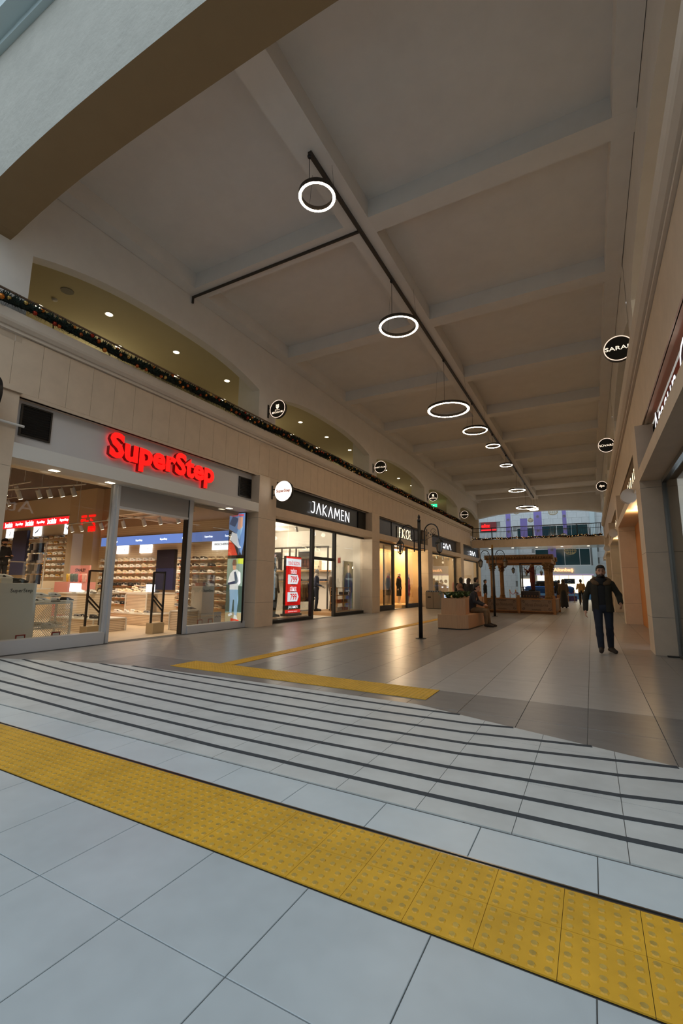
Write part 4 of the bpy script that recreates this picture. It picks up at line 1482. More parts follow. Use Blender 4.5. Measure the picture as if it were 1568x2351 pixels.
# security gates
for (x, y, lb) in ((-10.5, 6.95, 'black security gate just inside the left window'), (-10.0, 8.38, 'black security gate standing in the open doorway')):
    t = thing('security_gate', lb, 'security gate', (x, y, 0), .10)
    f = MB()
    f.box(-.02, .02, -.21, -.17, .1, 1.56).box(-.02, .02, .17, .21, .06, 1.58).box(-.02, .02, -.17, .17, 1.53, 1.57)
    f.build('frame', BLACK_M, t)
    g = MB()
    for z in (.98, .88):
        g.add([(-.012, -.17, z), (.012, -.17, z), (.012, .17, z - .30), (-.012, .17, z - .30), (-.012, -.17, z - .045), (.012, -.17, z - .045), (.012, .17, z - .345), (-.012, .17, z - .345)],
              [(0, 1, 2, 3), (7, 6, 5, 4), (0, 4, 5, 1), (2, 6, 7, 3), (1, 5, 6, 2), (0, 3, 7, 4)])
    g.build('cross_bar', BLACK_M, t)
    MB().box(-.006, .006, -.17, .17, .3, 1.53).build('acrylic_sheet', ACRYL, t)
    MB().box(-.12, .12, -.22, .16, 0, .26).build('base_box', mat('kraft_board', srgb(190, 166, 128), .6), t)
# right window plinth + case + table + board
pr = thing('display_plinth', 'white plinth with dark shop name behind the right window', 'plinth', (-10.12, 10.08, 0))
MB().box(-.22, .22, -.24, .24, 0, 1.2).build('body', DISP, pr)
put_text(MB(), 'SuperStep', (.222, .0, 1.06), AX_LEFT, .40, None, 0, .012).build('printed_name', GREYP, pr)
ac = thing('acrylic_case', 'clear acrylic case on the plinth behind the right window', 'display case', (-10.12, 10.08, 1.201))
for q in ((-.22, -.212, -.24, .24), (.212, .22, -.24, .24), (-.212, .212, -.24, -.232), (-.212, .212, .232, .24)):
    MB().box(q[0], q[1], q[2], q[3], 0, .32).build('wall_sheet', ACRYL, ac)
MB().box(-.22, .22, -.24, .24, .32, .326).build('lid', ACRYL, ac)
MB().box(-10.26, -10.0, 9.9, 10.06, 1.202, 1.29).build('riser_block', PINK, label='small pink riser block inside the right acrylic case', cat='riser')
put_shoes([(-10.12, 9.99, 1.291, 'cream', 1.5), (-10.08, 10.16, 1.203, 'white with black trim', 1.4)], 'the acrylic case by the right window', 'sneakers in the right acrylic case')
perf_box('display_table', 'small perforated white table left of the right plinth', -10.15, 9.45, .5, .6, 0, .52)
put_shoes([(-10.1, 9.35, .522, 'grey', 1.3), (-10.05, 9.6, .522, 'grey', .9)], 'the small table by the right plinth', 'sneakers on the small table')
wb = thing('poster_board', 'small white printed board leaning in the right window', 'board', (-9.62, 10.2, 0.0))
MB().box(-.01, .01, -.15, .15, .02, .46).build('sheet', WHITE, wb)
for i in range(5):
    MB().box(.0105, .012, -.1 + .05 * i, -.08 + .05 * i, .3 + .02 * (i % 2), .34 + .02 * (i % 2)).build('printed_mark', GREYP, wb)
MB().box(-.06, .06, -.15, .15, 0, .02).build('foot', DISP, wb)
# stair rail and sock rack at the raised part
t = thing('stair_rail', 'metal stair railing at the raised rear of the shoe shop', 'railing', (-16.2, 7.5, 0))
r_ = MB()
r_.tube([(.6, 0, .95), (-1.0, 0, 1.85), (-2.6, 0, 1.9), (-2.6, 0, 1.0)], .022, 8)
r_.build('handrail', STEEL, t)
for x, z0, z1 in ((.6, 0, .95), (-.2, .3, 1.4), (-1.0, .9, 1.85), (-1.8, 1.0, 1.88)):
    MB().cyl((x, 0, z0), (x, 0, z1), .016, n=8).build('post', STEEL, t)
MB().add([(.55, .004, .15), (-1.0, .004, 1.05), (-1.0, .004, 1.75), (.55, .004, .85)], [(0, 1, 2, 3)]).build('glass_sheet', ACRYL, t)
t = thing('sock_rack', 'freestanding white rack hung with dark socks', 'rack', (-17.9, 9.5, 1.0))
MB().box(-.5, .5, -.03, .03, 1.62, 1.70).box(-.46, -.42, -.02, .02, 0, 1.62).box(.42, .46, -.02, .02, 0, 1.62).box(-.5, .5, -.3, .3, 0, .04).build('frame', DISP, t)
for r in range(4):
    for i in range(4):
        t2 = link('sock_pair', MB().box(-.07, .07, -.12, -.04, -.34, 0).box(-.07, .07, -.18, -.12, -.34, -.24).mesh('sock_pair', [mat('sock_%d' % ((i + r) % 3), [srgb(40, 38, 50), srgb(190, 180, 176), srgb(56, 50, 60)][(i + r) % 3], .9)]),
                  None, (-17.9 - .33 + .22 * i, 9.5, 2.66 - .38 * r), label='%s sock pair on the white rack, %s row, %s across' % (['dark', 'pale', 'charcoal'][(i + r) % 3], ORD[r], ORD[i]), cat='socks', group='socks on the rack')
# the two-part poster screen
ps = thing('poster_screen', 'tall light-up poster screen with a denim leg above and a youth below', 'screen', (-9.45, 10.7, 0))
MB().box(-.34, .30, .0, .06, .14, 3.43).build('housing', BLACK_M, ps)


def flat(parent, nm, pts, m, y=-.002, dy=[0]):
    dy[0] -= .0003
    MB().add([(a, y + dy[0], b) for a, b in pts], [list(range(len(pts)))]).build(nm, m, parent)


def em(n, r, g, b, e=.8): return mat('lit_' + n, srgb(r, g, b), .5, emit=e, ecol=srgb(r, g, b))


PE = [('upper_picture', [(-.33, 2.13), (.29, 2.13), (.29, 3.42), (-.33, 3.42)], em('dark', 46, 44, 46)), ('denim_leg', [(-.33, 2.95), (-.33, 3.42), (.29, 3.42), (.29, 2.55), (.2, 2.13), (.12, 2.3), (.05, 2.75)], em('denim', 106, 140, 190)),
      ('denim_fold', [(-.33, 3.1), (-.1, 3.0), (.05, 3.25), (-.2, 3.35)], em('denim_dark', 60, 82, 120)), ('shin', [(-.05, 2.75), (.12, 3.05), (.22, 3.0), (.1, 2.6)], em('denim_light', 150, 186, 220)),
      ('hand', [(.0, 2.95), (.1, 2.9), (.2, 3.0), (.2, 3.3), (.03, 3.3)], em('hand', 214, 160, 130)), ('red_shape', [(-.33, 2.13), (.05, 2.13), (-.1, 2.45), (-.31, 2.62)], em('orange_red', 222, 62, 34)),
      ('white_shoe', [(-.28, 2.62), (-.2, 2.85), (.0, 2.78), (.1, 2.45), (.18, 2.36), (.08, 2.34), (-.1, 2.48)], em('white', 235, 238, 242)),
      ('lower_picture', [(-.33, .15), (.29, .15), (.29, 2.03), (-.33, 2.03)], em('street', 130, 150, 138)), ('ground', [(-.33, .15), (.29, .15), (.29, .42), (-.33, .42)], em('ground', 176, 160, 122)),
      ('wall_shape', [(-.33, .45), (.29, .45), (.29, 1.2), (-.33, 1.25)], em('dark_green', 62, 82, 74)), ('greenery', [(.08, 1.88), (.29, 1.86), (.29, 2.03), (.08, 2.03)], em('leaf', 190, 204, 70)),
      ('hair', [(-.14, 1.88), (-.1, 2.0), (.02, 2.0), (.05, 1.88), (.03, 1.80), (-.12, 1.82)], em('hair', 118, 84, 70)), ('face', [(-.11, 1.82), (.02, 1.82), (.03, 1.72), (-.04, 1.66), (-.1, 1.72)], em('hand', 214, 160, 130)),
      ('white_top', [(-.28, 1.32), (-.2, 1.58), (-.08, 1.68), (.06, 1.70), (.2, 1.6), (.22, 1.3), (.14, 1.22), (.14, 1.1), (-.2, 1.1), (-.2, 1.25)], em('white', 235, 238, 242)),
      ('sleeve', [(-.05, 1.62), (.02, 1.64), (.14, 1.36), (.08, 1.28), (-.28, 1.24), (-.28, 1.30), (.0, 1.36)], em('navy', 48, 60, 96)),
      ('jeans', [(-.2, 1.1), (.14, 1.1), (.16, .8), (.12, .34), (.02, .34), (.0, .8), (-.04, .8), (-.08, .42), (-.16, .42), (-.17, .8)], em('denim_light', 150, 186, 220)),
      ('shoe', [(-.22, .36), (-.08, .42), (-.04, .36), (-.18, .30)], em('white', 235, 238, 242)), ('shoe', [(.0, .22), (.02, .36), (.12, .34), (.16, .22)], em('white', 235, 238, 242)),
      ('red_plinth', [(-.1, .15), (.22, .15), (.2, .22), (-.1, .26)], em('orange_red', 222, 62, 34))]
for nm, pts, m in PE:
    flat(ps, nm, pts, m)
put_text(MB(), 'SuperStep', (.0, -.012, 3.36), AX_FRONT, .5, .10, 0, .03).build('printed_name', em('orange_red', 222, 62, 34), ps)

# track lights of the shoe shop
TL = [(-13.69, 6.47, 3.62), (-12.99, 6.53, 3.62), (-12.62, 6.70, 3.62), (-12.2, 6.89, 3.62), (-11.8, 7.0, 3.62), (-16.6, 6.9, 3.9), (-15.8, 6.9, 3.9), (-15.2, 6.9, 3.9), (-14.5, 6.9, 3.9), (-19.2, 8.9, 4.2), (-20.6, 8.9, 4.2), (-22.0, 8.9, 4.2), (-23.4, 8.9, 4.2),
      (-10.6, 9.3, 3.14), (-11.4, 9.5, 3.14), (-12.16, 9.6, 3.14), (-13.2, 9.6, 3.14), (-14.4, 9.6, 3.14), (-15.6, 9.6, 3.14), (-16.2, 8.2, 3.14)]


def track_light(x, y, z, label, tilt=.5, lens=SPOTLED):
    t = thing('track_light', label, 'spotlight', (x, y, z), group='white track spotlights in the shoe shop')
    MB().cyl((0, 0, .10), (0, 0, .19), .012, n=6).build('stem', WHITE_M, t)
    a, b = (0, .03 + .1 * tilt * .5, -.10), (0, -.03, .10)
    MB().cyl(a, b, .062, .058, 12).build('can', WHITE_M, t)
    d = (Vector(a) - Vector(b)).normalized()
    MB().cyl(Vector(a) + d * .002, Vector(a) + d * .006, .05, n=12).build('lens', lens, t)
    return t


for i, (x, y, z) in enumerate(TL):
    y = 6.45 + .19 * (x + 14.4) if i < 5 else y if i < 13 else 9.62 - .0409 * (x + 16.5)
    w_ = 'front rail' if i < 5 else 'middle rail' if i < 9 else 'rear rail' if i < 13 else 'dropped ceiling rail'
    track_light(x, y, z, 'white spotlight, %s on the %s of the shoe shop' % (ORD[i if i < 5 else i - 5 if i < 9 else i - 9 if i < 13 else i - 13], w_), lens=SPOTLED)
for nm, a, b in (('front', (-14.4, 6.45, 3.80), (-11.4, 7.02, 3.80)), ('middle', (-17.2, 6.9, 4.08), (-13.8, 6.9, 4.08)), ('rear', (-24.5, 8.9, 4.38), (-18.4, 8.9, 4.38)), ('dropped-ceiling', (-16.5, 9.62, 3.325), (-9.9, 9.35, 3.325))):
    t = thing('light_track', 'white %s track rail under the shoe shop ceiling' % nm, 'light track')
    MB().cyl(a, b, .022, n=6).build('rail', WHITE_M, t)
    for q in (.1, .5, .9):
        p = Vector(a).lerp(Vector(b), q)
        MB().cyl(p, (p.x, p.y, 3.36 if nm.startswith('drop') and p.x > -12.55 else 4.95), .008, n=5).build('drop_rod', WHITE_M, t)


def lamp(kind, loc, energy, col=(1, .80, .58), r=.06, size=None, rot=None, spot=None):
    l = bpy.data.lights.new('lamp', kind)
    l.energy = energy
    l.color = col
    if kind == 'AREA':
        l.shape = 'RECTANGLE'; l.size, l.size_y = size
    else:
        l.shadow_soft_size = r
    if kind == 'SPOT':
        l.spot_size = spot or 1.6; l.spot_blend = .6
    o = bpy.data.objects.new('lamp', l)
    COL.objects.link(o)
    o.location = loc
    if rot: o.rotation_euler = rot
    return o


for x, y, z, e in ((-12.7, 6.75, 3.45, 60), (-15.4, 6.95, 3.7, 60), (-20.6, 8.9, 3.9, 90), (-23.0, 8.9, 3.9, 70), (-10.7, 9.9, 2.98, 55), (-12.6, 9.6, 2.98, 45), (-15.0, 9.6, 2.98, 50), (-10.2, 5.2, 3.3, 22)):
    lamp('SPOT', (x, y, z), e * 2.7, spot=2.6)
# customer at the left picture edge
person('man in a black cap and black sweatshirt inside the shoe shop', (-17.9, 8.35, 1.0), 1.75, dict(wrR=(-.12, -.26, 1.12), elR=(-.26, -.02, 1.10), wrL=(.10, -.28, 1.15), elL=(.26, -.02, 1.10)),
       dress=dict(top=cloth('black', 26, 25, 26), cap=cloth('black', 26, 25, 26), legs=cloth('charcoal', 44, 42, 44), beard=True), vox=.018)
# ================================================================== menswear shop with the black fascia
MW_W = mat('menswear_wall', srgb(222, 214, 202), .7)
MW_F = mat('menswear_floor', srgb(208, 196, 178), .35, noise=.04, scale=3)
BLACKF = mat('black_fascia', srgb(22, 22, 24), .35)
GREYF = mat('anthracite_fascia', srgb(58, 58, 64), .4)
WHITEEM = mat('white_lit_letter', (1, 1, 1), .4, emit=1.25, ecol=(.92, .95, 1.0))
WARMEM = mat('warm_lit_letter', (1, .9, .7), .4, emit=1.7, ecol=(1.0, .80, .50))
OAK = mat('oak_board', srgb(176, 138, 96), .5, noise=.1, scale=3, stretch=(1, 12, 1))


def shop_box(n, name, y0, y1, xb, zc, mw, mf, label):
    a = swall('wall_%s_side' % name, xb, -9.36, y1 + .22, y1 + .34, 0, zc, mw, 'far side wall of the ' + label)
    b = swall('wall_%s_back' % name, xb - .12, xb, y0, y1 + .34, 0, zc, mw, 'back wall of the ' + label)
    d = swall('wall_%s_near' % name, xb, -9.4, y0 - .2, y0 - .08, 0, zc, mw, 'near side wall of the ' + label)
    c = swall('ceiling_%s' % name, xb, -9.36, y0 - .08, y1 + .22, zc, zc + .1, mw, 'ceiling of the ' + label)
    f = swall('floor_%s' % name, xb, -9.36, y0 - .08, y1 + .22, -.05, 0.001, mf, 'floor of the ' + label)


shop_box(2, 'menswear', 11.95, 19.2, -16.5, 3.95, MW_W, MW_F, 'menswear shop')
fb = struct('trim_3', 'black fascia board of the menswear shop')
MB().box(-9.30, -9.14, 11.76, 19.2, 3.72, 4.62).build('board', BLACKF, fb)
MB().box(-9.14, -9.10, 18.35, 19.1, 3.8, 4.55).build('louvre_panel', mat('vent_black', (0, 0, 0)), fb)
sg = thing('shop_sign', 'white lit slender capital letters on the black fascia', 'sign')
J = [[(0.16, 1), (.34, 1), (.34, .2), (.26, .03), (.12, .0), (.02, .1)]]
L_ = [[(0, 0), (.24, 1), (.48, 0)]]
K = [[(0, 0), (0, 1)], [(.36, 1), (.02, .5), (.40, 0)]]
M_ = [[(0, 0), (.08, 1), (.32, .3), (.56, 1), (.64, 0)]]
E_ = [[(.3, 1), (0, 1), (0, 0), (.3, 0)], [(0, .5), (.26, .5)]]
N_ = [[(0, 0), (0, 1), (.46, 0), (.46, 1)]]


def word(lst, gap=.22):
    out, x = [], 0
    for g, w in lst:
        out.append([[(a + x, b) for a, b in pl] for pl in g])
        x += w + gap
    return out, x - gap


wd, tw = word([(J, .34), (L_, .48), (K, .40), (L_, .48), (M_, .64), (E_, .30), (N_, .46)])
strokes(sg, [[[(a * 3.08 / tw / .42, b) for a, b in pl] for pl in lt] for lt in wd], (-9.06, 14.27, 3.945), AX_LEFT, .42, .032, .02, WHITEEM)
w3 = struct('window_3', 'left show window of the menswear shop')
FR = MB()
FR.box(-9.36, -9.24, 11.78, 14.72, 0, .10).box(-9.36, -9.24, 11.78, 14.72, 3.38, 3.45).box(-9.36, -9.24, 14.70, 14.86, 0, 3.45)
FR.build('frame', BLACK_M, w3)
pane(w3, GX, 11.78, 13.18, .10, 3.38); pane(w3, GX, 13.195, 14.70, .10, 3.38)
d2 = struct('door_2', 'glazed entrance of the menswear shop')
MB().box(-9.36, -9.24, 14.86, 16.44, 2.22, 2.33).box(-9.36, -9.24, 14.86, 16.44, 3.38, 3.45).build('frame', BLACK_M, d2)
pane(d2, GX, 14.86, 16.44, 2.33, 3.38)
w4 = struct('window_4', 'right show window of the menswear shop')
MB().box(-9.36, -9.24, 16.44, 16.58, 0, 3.45).box(-9.36, -9.24, 16.58, 19.2, 0, .12).box(-9.36, -9.24, 16.58, 19.2, 3.38, 3.45).box(-9.36, -9.24, 19.3, 19.4, 0, 3.45).build('frame', BLACK_M, w4)
pane(w4, GX, 16.58, 19.3, .12, 3.38)
# shelving along the far wall
t = thing('wall_shelving', 'dark-framed shelving with lit cubes on the menswear wall', 'shelving', (-12.8, 19.42, 0))
s_ = MB()
s_.box(-1.9, 1.75, -.36, -.30, 3.04, 3.12)
for x in (-1.9, -1.03, -.53, -.15, .86, 1.70):
    s_.box(x - .03, x + .03, -.36, -.30, 1.95, 3.04)
for x in (-1.9, -.15, 1.70):
    s_.box(x - .03, x + .03, -.36, -.30, 0, 1.95)
s_.box(-1.9, 1.75, -.36, -.33, 2.52, 2.56)
s_.build('frame', DARK_M, t)
MB().box(-1.9, 1.75, -.36, -.01, 1.88, 1.95).build('shelf', OAK, t)
MB().box(-1.9, 1.75, -.36, -.01, 1.38, 1.42).build('shelf', OAK, t)
MB().box(-1.85, 1.72, -.015, -.005, 1.96, 3.04).build('lit_back', mat('lit_cream_back', srgb(240, 226, 200), .6, emit=.7, ecol=(1, .88, .7)), t)
for i, (x, lb) in enumerate(((-1.48, 'dark framed photo of a man in a pale jacket on the shelving'), (.35, 'dark framed photo of a group on the shelving'))):
    p = thing('framed_photo', lb, 'picture', (-12.8 + x, 19.2, 1.952))
    w = .42 if i == 0 else .45
    MB().box(-w, w, -.03, 0, 0, .98).build('frame', mat('white_frame', srgb(230, 225, 215), .5), p)
    MB().box(-w + .05, w - .05, -.034, -.03, .04, .93).build('print', mat('photo_dark', srgb(50, 46, 48), .5, noise=.4, scale=5), p)
    if i == 0:
        flat(p, 'printed_jacket', [(-.2, .1), (.2, .1), (.16, .6), (.05, .68), (-.06, .68), (-.18, .6)], mat('photo_jacket', srgb(190, 178, 170), .6), y=-.036)
        flat(p, 'printed_shirt', [(-.06, .1), (.06, .1), (.04, .66), (-.05, .66)], mat('photo_black', srgb(26, 24, 26), .6), y=-.036)
        flat(p, 'printed_face', [(-.05, .7), (.05, .7), (.05, .82), (-.05, .82)], mat('photo_skin', srgb(150, 100, 80), .6), y=-.036)
    else:
        for q in (-.2, 0, .18):
            flat(p, 'printed_figure', [(q - .08, .1), (q + .08, .1), (q + .06, .5), (q, .6), (q - .06, .5)], mat('photo_brown', srgb(96, 60, 50), .6), y=-.036)
for i in range(7):
    MB().cbox((0, 0, .05), (.34, .26, .10)).build('folded_clothes', cloth(['navyfold', 'greyfold', 'creamfold'][i % 3], *[(40, 44, 58), (120, 116, 112), (206, 196, 180)][i % 3]), None, loc=(-14.4 + .5 * i, 19.25, 1.421),
                                              label='%s folded garment on the lower oak shelf, %s from the left' % (['navy', 'grey', 'cream'][i % 3], ORD[i]), cat='folded clothes', group='folded garments on the oak shelf')
b_ = thing('backpack', 'cream backpack standing on the oak shelf', 'backpack', (-11.75, 19.2, 1.951))
link('body', sdf_mesh('body', [('b', (0, 0, .24), (.15, .08, .2), .04)], .02, .02, material=cloth('cream_bag', 222, 204, 174)), b_)
MB().box(-.17, .17, -.135, -.12, .14, .18).build('strap', DARK_M, b_)
link('front_pocket', sdf_mesh('front_pocket', [('b', (0, -.12, .14), (.11, .02, .08), .025)], .016, .02, material=cloth('cream_bag', 222, 204, 174)), b_)
# LED totem
lt_ = thing('led_totem', 'red light-up sale totem with two price tags behind the menswear glass', 'led screen', (-9.72, 14.2, .13))
MB().box(-.10, .0, -.5, .5, .08, 2.17).build('housing', BLACK_M, lt_)
MB().box(-.25, .12, -.42, .42, 0, .08).build('foot', BLACK_M, lt_)


def lp(nm, y0, y1, z0, z1, m, x=.002):
    MB().quad((x, y0, z0), (x, y1, z0), (x, y1, z1), (x, y0, z1)).build(nm, m, lt_)


LR, LW, LK = em('led_red', 235, 20, 24, .95), em('led_white', 240, 246, 255, 1.2), em('led_black', 20, 20, 24, .3)
lp('screen', -.49, .49, .10, 2.15, LR)
lp('header', -.49, .49, 1.80, 2.08, LW, .003)
put_text(MB(), 'YENİ SEZON', (.005, 0, 1.93), AX_LEFT, .74, .17, 0, .015).build('printed_word', LR, lt_)
put_text(MB(), 'TRİKO', (.005, 0, 1.62), AX_LEFT, .40, .20, 0, .03).build('printed_word', LW, lt_)
put_text(MB(), 'GÖMLEK', (.005, 0, .98), AX_LEFT, .44, .20, 0, .03).build('printed_word', LW, lt_)
for z in (1.32, .68):
    m_ = MB()
    m_.add([(.004, -.36, z - .17), (.004, .26, z - .17), (.004, .36, z), (.004, .26, z + .17), (.004, -.36, z + .17)], [(0, 1, 2, 3, 4)])
    m_.build('price_tag', LW, lt_)
    put_text(MB(), '799', (.006, 0.02, z), AX_LEFT, .42, .24, 0, .02).build('printed_price', LR, lt_)
    lp('tag_shade', -.2, .16, z + .17, z + .195, LK, .004); lp('tag_shade', -.2, .16, z - .195, z - .17, LK, .004)
put_text(MB(), 'başlayan fiyatlarla', (.005, 0, .44), AX_LEFT, .66, .07, 0, .0).build('printed_word', LK, lt_)
lp('name_band', -.49, .49, .22, .38, LK, .003)
put_text(MB(), 'JAKAMEN', (.006, 0, .30), AX_LEFT, .62, .13, 0, .01).build('printed_name', LW, lt_)
put_text(MB(), 'alışverişin zamanı', (.005, 0, .155), AX_LEFT, .6, .06, 0, .0).build('printed_word', LW, lt_)
# mannequins
noface = dict(face=False, hairstyle=None, skin=SKIN_D)


def mannequin(label, loc, rz, dress, pose=None, scale=1.04, headless=False, vox=.02):
    d = dict(noface); d.update(dress)
    t = person(label, loc, rz, pose, scale, d, vox, name='mannequin', cat='mannequin')
    st = MB(); st.lathe((0, 0, 0), [(.19, 0), (.19, .012), (.02, .016)], 16)
    return t


mannequin('mannequin in a long brown double-breasted overcoat by the red totem', (-9.95, 13.3, .13), PI / 2, dict(top=cloth('brown_coat', 92, 76, 60), hem=.62, legs=cloth('charcoal', 44, 42, 44), open_front=cloth('white_shirt', 226, 224, 222), skin=cloth('coat_lining', 60, 52, 46)))
mannequin('mannequin in a navy quilted jacket over a pale shirt beside the menswear door', (-10.6, 17.3, .13), PI / 2 + .5, dict(top=cloth('navy_quilt', 40, 46, 66), hem=1.02, open_front=cloth('greige_shirt', 196, 186, 172), legs=cloth('dark_jeans', 33, 38, 52), skin=cloth('grey_body', 150, 146, 140)), dict(wrR=(-.26, -.24, 1.0)))
mannequin('mannequin in a taupe jacket and black trousers by the man poster', (-10.2, 18.0, .13), PI / 2, dict(top=cloth('taupe_jacket', 136, 122, 108), legs=cloth('black', 26, 25, 26), skin=cloth('grey_body', 150, 146, 140), shoes=cloth('brown_shoe', 60, 44, 34)))
# hanging rack between the totem and the door
rk = thing('clothes_rack', 'black clothes rack in the menswear doorway', 'clothes rack', (-11.2, 17.3, 0))
for y in (-.75, .75):
    MB().cyl((0, y, 0), (0, y, 1.42), .018, n=8).build('post', BLACK_M, rk)
MB().cyl((0, -.75, 1.42), (0, .75, 1.42), .018, n=8).build('rail', BLACK_M, rk)
MB().box(-.2, .2, -.78, .78, .1, .13).build('base_shelf', BLACK_M, rk)
for i in range(7):
    kd = ('checked brown', (150, 118, 84)) if i < 3 else ('navy quilted', (36, 42, 58))
    g_ = thing('hanging_jacket', '%s jacket hanging on the black rack, %s along it' % (kd[0], ORD[i]), 'jacket', (-11.2, 16.72 + .19 * i, .55), group='jackets on the black rack')
    me = sdf_mesh('garment', [('c', (0, 0, .05), (0, 0, .62), .10, .13), ('c', (-.2, 0, .70), (.2, 0, .70), .05, .05), ('c', (-.21, 0, .68), (-.24, 0, .18), .05, .04), ('c', (.21, 0, .68), (.24, 0, .18), .05, .04), ('c', (-.1, 0, .06), (.1, 0, .06), .06, .06)], .03, .05,
                  material=cloth(kd[0].replace(' ', '_'), *kd[1]))
    link('garment', me, g_)
    MB().tube([(0, 0, .72), (0, 0, .83), (.02, 0, .87)], .006, 5).build('hanger_hook', STEEL, g_)
# oak cube stand
ck = thing('cube_stand', 'open oak cube stand with folded goods at the right menswear window', 'shelving', (-9.66, 17.75, .13))
c_ = MB()
for y in (-.62, 0, .62):
    for x in (-.15, .15):
        c_.box(x - .012, x + .012, y - .012, y + .012, 0, 1.02)
for z in (.02, .36, .68, 1.0):
    for x in (-.15, .15):
        c_.box(x - .012, x + .012, -.62, .62, z - .012, z + .012)
    for y in (-.62, 0, .62):
        c_.box(-.15, .15, y - .012, y + .012, z - .012, z + .012)
c_.build('frame', mat('light_oak', srgb(190, 140, 84), .5), ck)
for i, (y, z, c) in enumerate(((-.32, .372, (170, 60, 50)), (.30, .372, (40, 40, 46)), (-.3, .034, (190, 186, 180)), (.3, .034, (150, 40, 40)), (.3, .692, (60, 60, 70)))):
    MB().cbox((0, 0, .06), (.26, .4, .12)).build('folded_knit', cloth('knit%d' % i, *c), None, loc=(-9.66, 17.75 + y, .142 + z), label='%s folded knit in the oak cube stand' % ['brick red', 'black', 'pale grey', 'dark red', 'slate'][i], cat='folded clothes', group='folded knits in the oak cubes')
# window platforms
for y0, y1, nm in ((11.8, 14.7, 'left'), (16.58, 19.35, 'right')):
    MB().box(-10.95, -9.38, y0, y1, .0, .13).build('window_platform', OAK, label='low oak platform behind the %s menswear window' % nm, cat='platform')
# life-size poster of a man
ps = thing('poster_stand', 'life-size printed poster of a man in a navy jacket at the menswear window', 'poster', (-9.85, 18.85, .13))
MB().box(-.03, .0, -.55, .5, 0, 2.22).build('board', WHITE, ps)


def flatx(parent, nm, pts, m, dx=[0]):
    dx[0] += .0003
    MB().add([(.002 + dx[0], a, b) for a, b in pts], [list(range(len(pts)))]).build(nm, m, parent)


PC = lambda n, r, g, b: mat('print_' + n, srgb(r, g, b), .5, noise=.15, scale=6, emit=.45, ecol=srgb(r, g, b))  # each print colour also glows, added to brighten the poster
flatx(ps, 'printed_forest', [(-.45, 1.4), (.45, 1.4), (.45, 2.2), (-.45, 2.2)], PC('forest', 120, 110, 84))
flatx(ps, 'printed_grass', [(-.45, .05), (.45, .05), (.45, 1.5), (-.45, 1.4)], PC('grass', 96, 104, 70))
flatx(ps, 'printed_jeans', [(-.25, .05), (-.02, .05), (.02, .8), (.08, .05), (.34, .05), (.32, 1.0), (-.25, 1.0)], PC('jeans', 54, 72, 120))
flatx(ps, 'printed_jacket', [(-.40, .8), (-.38, 1.4), (-.22, 1.65), (-.06, 1.72), (.08, 1.72), (.28, 1.6), (.42, 1.3), (.42, .8), (.2, .72), (-.2, .72)], PC('navy', 40, 48, 80))
flatx(ps, 'printed_shirt', [(-.08, 1.7), (.08, 1.7), (.06, .95), (.0, .85), (-.04, .95)], PC('shirt', 90, 120, 140))
flatx(ps, 'printed_face', [(-.09, 1.78), (-.05, 1.68), (.05, 1.68), (.09, 1.78), (.10, 1.95), (.05, 2.02), (-.05, 2.02), (-.10, 1.95)], PC('face', 206, 180, 164))
flatx(ps, 'printed_hair', [(-.10, 1.95), (-.06, 2.09), (.05, 2.10), (.10, 1.98), (.05, 2.02), (-.05, 2.02)], PC('hair', 30, 26, 26))
flatx(ps, 'printed_hand', [(-.05, .66), (.05, .66), (.06, .8), (-.04, .82)], PC('face', 0, 0, 0))
MB().box(-10.72, -10.58, 19.40, 19.415, 2.3, 2.55).build('notice', REDF, label='small red and white notice on the menswear wall', cat='notice', loc=(-.0, 0, 0))
for x, y, i in ((-11.0, 12.6, 0), (-11.0, 13.5, 1), (-11.0, 14.4, 2), (-11.0, 16.2, 3), (-11.0, 17.6, 4)):
    track_light(x, y, 3.6, 'grey-white spotlight, %s along the menswear ceiling rail' % ORD[i], lens=SPOTDIM if i < 3 else SPOTLED)['group'] = 'spotlights of the menswear shop'
t = thing('light_track', 'thin ceiling rail carrying the menswear spotlights', 'light track')
MB().box(-11.02, -10.98, 12.2, 18.6, 3.79, 3.82).build('rail', STEEL, t)
MB().box(-11.015, -10.985, 12.3, 12.32, 3.82, 3.95).box(-11.015, -10.985, 18.4, 18.42, 3.82, 3.95).build('drop_rod', STEEL, t)
lt2 = thing('ceiling_panel_light', 'square recessed panel light inside the menswear shop', 'ceiling light', (-11.6, 12.7, 3.93))
MB().box(-.2, .2, -.2, .2, 0, .015).build('diffuser', SPOTDIM, lt2)
for x, y, e in ((-12.2, 13.2, 70), (-12.5, 16.5, 75), (-10.6, 17.8, 30), (-13.6, 18.2, 50)):
    lamp('POINT', (x, y, 3.5), e * 2.0, (1, .88, .72), .1)
lamp('SPOT', (-9.46, 18.3, 3.3), 70, (1, .90, .76), .05, spot=2.4)  # unseen spots added near the glass to brighten the poster and window mannequins
lamp('SPOT', (-9.46, 13.3, 3.3), 60, (1, .90, .76), .05, spot=2.4)
lamp('SPOT', (-9.5, 26.3, 3.3), 110, (1, .78, .5), .05, spot=2.4)
lamp('SPOT', (-9.5, 21.6, 3.3), 60, (1, .80, .55), .05, spot=2.4)

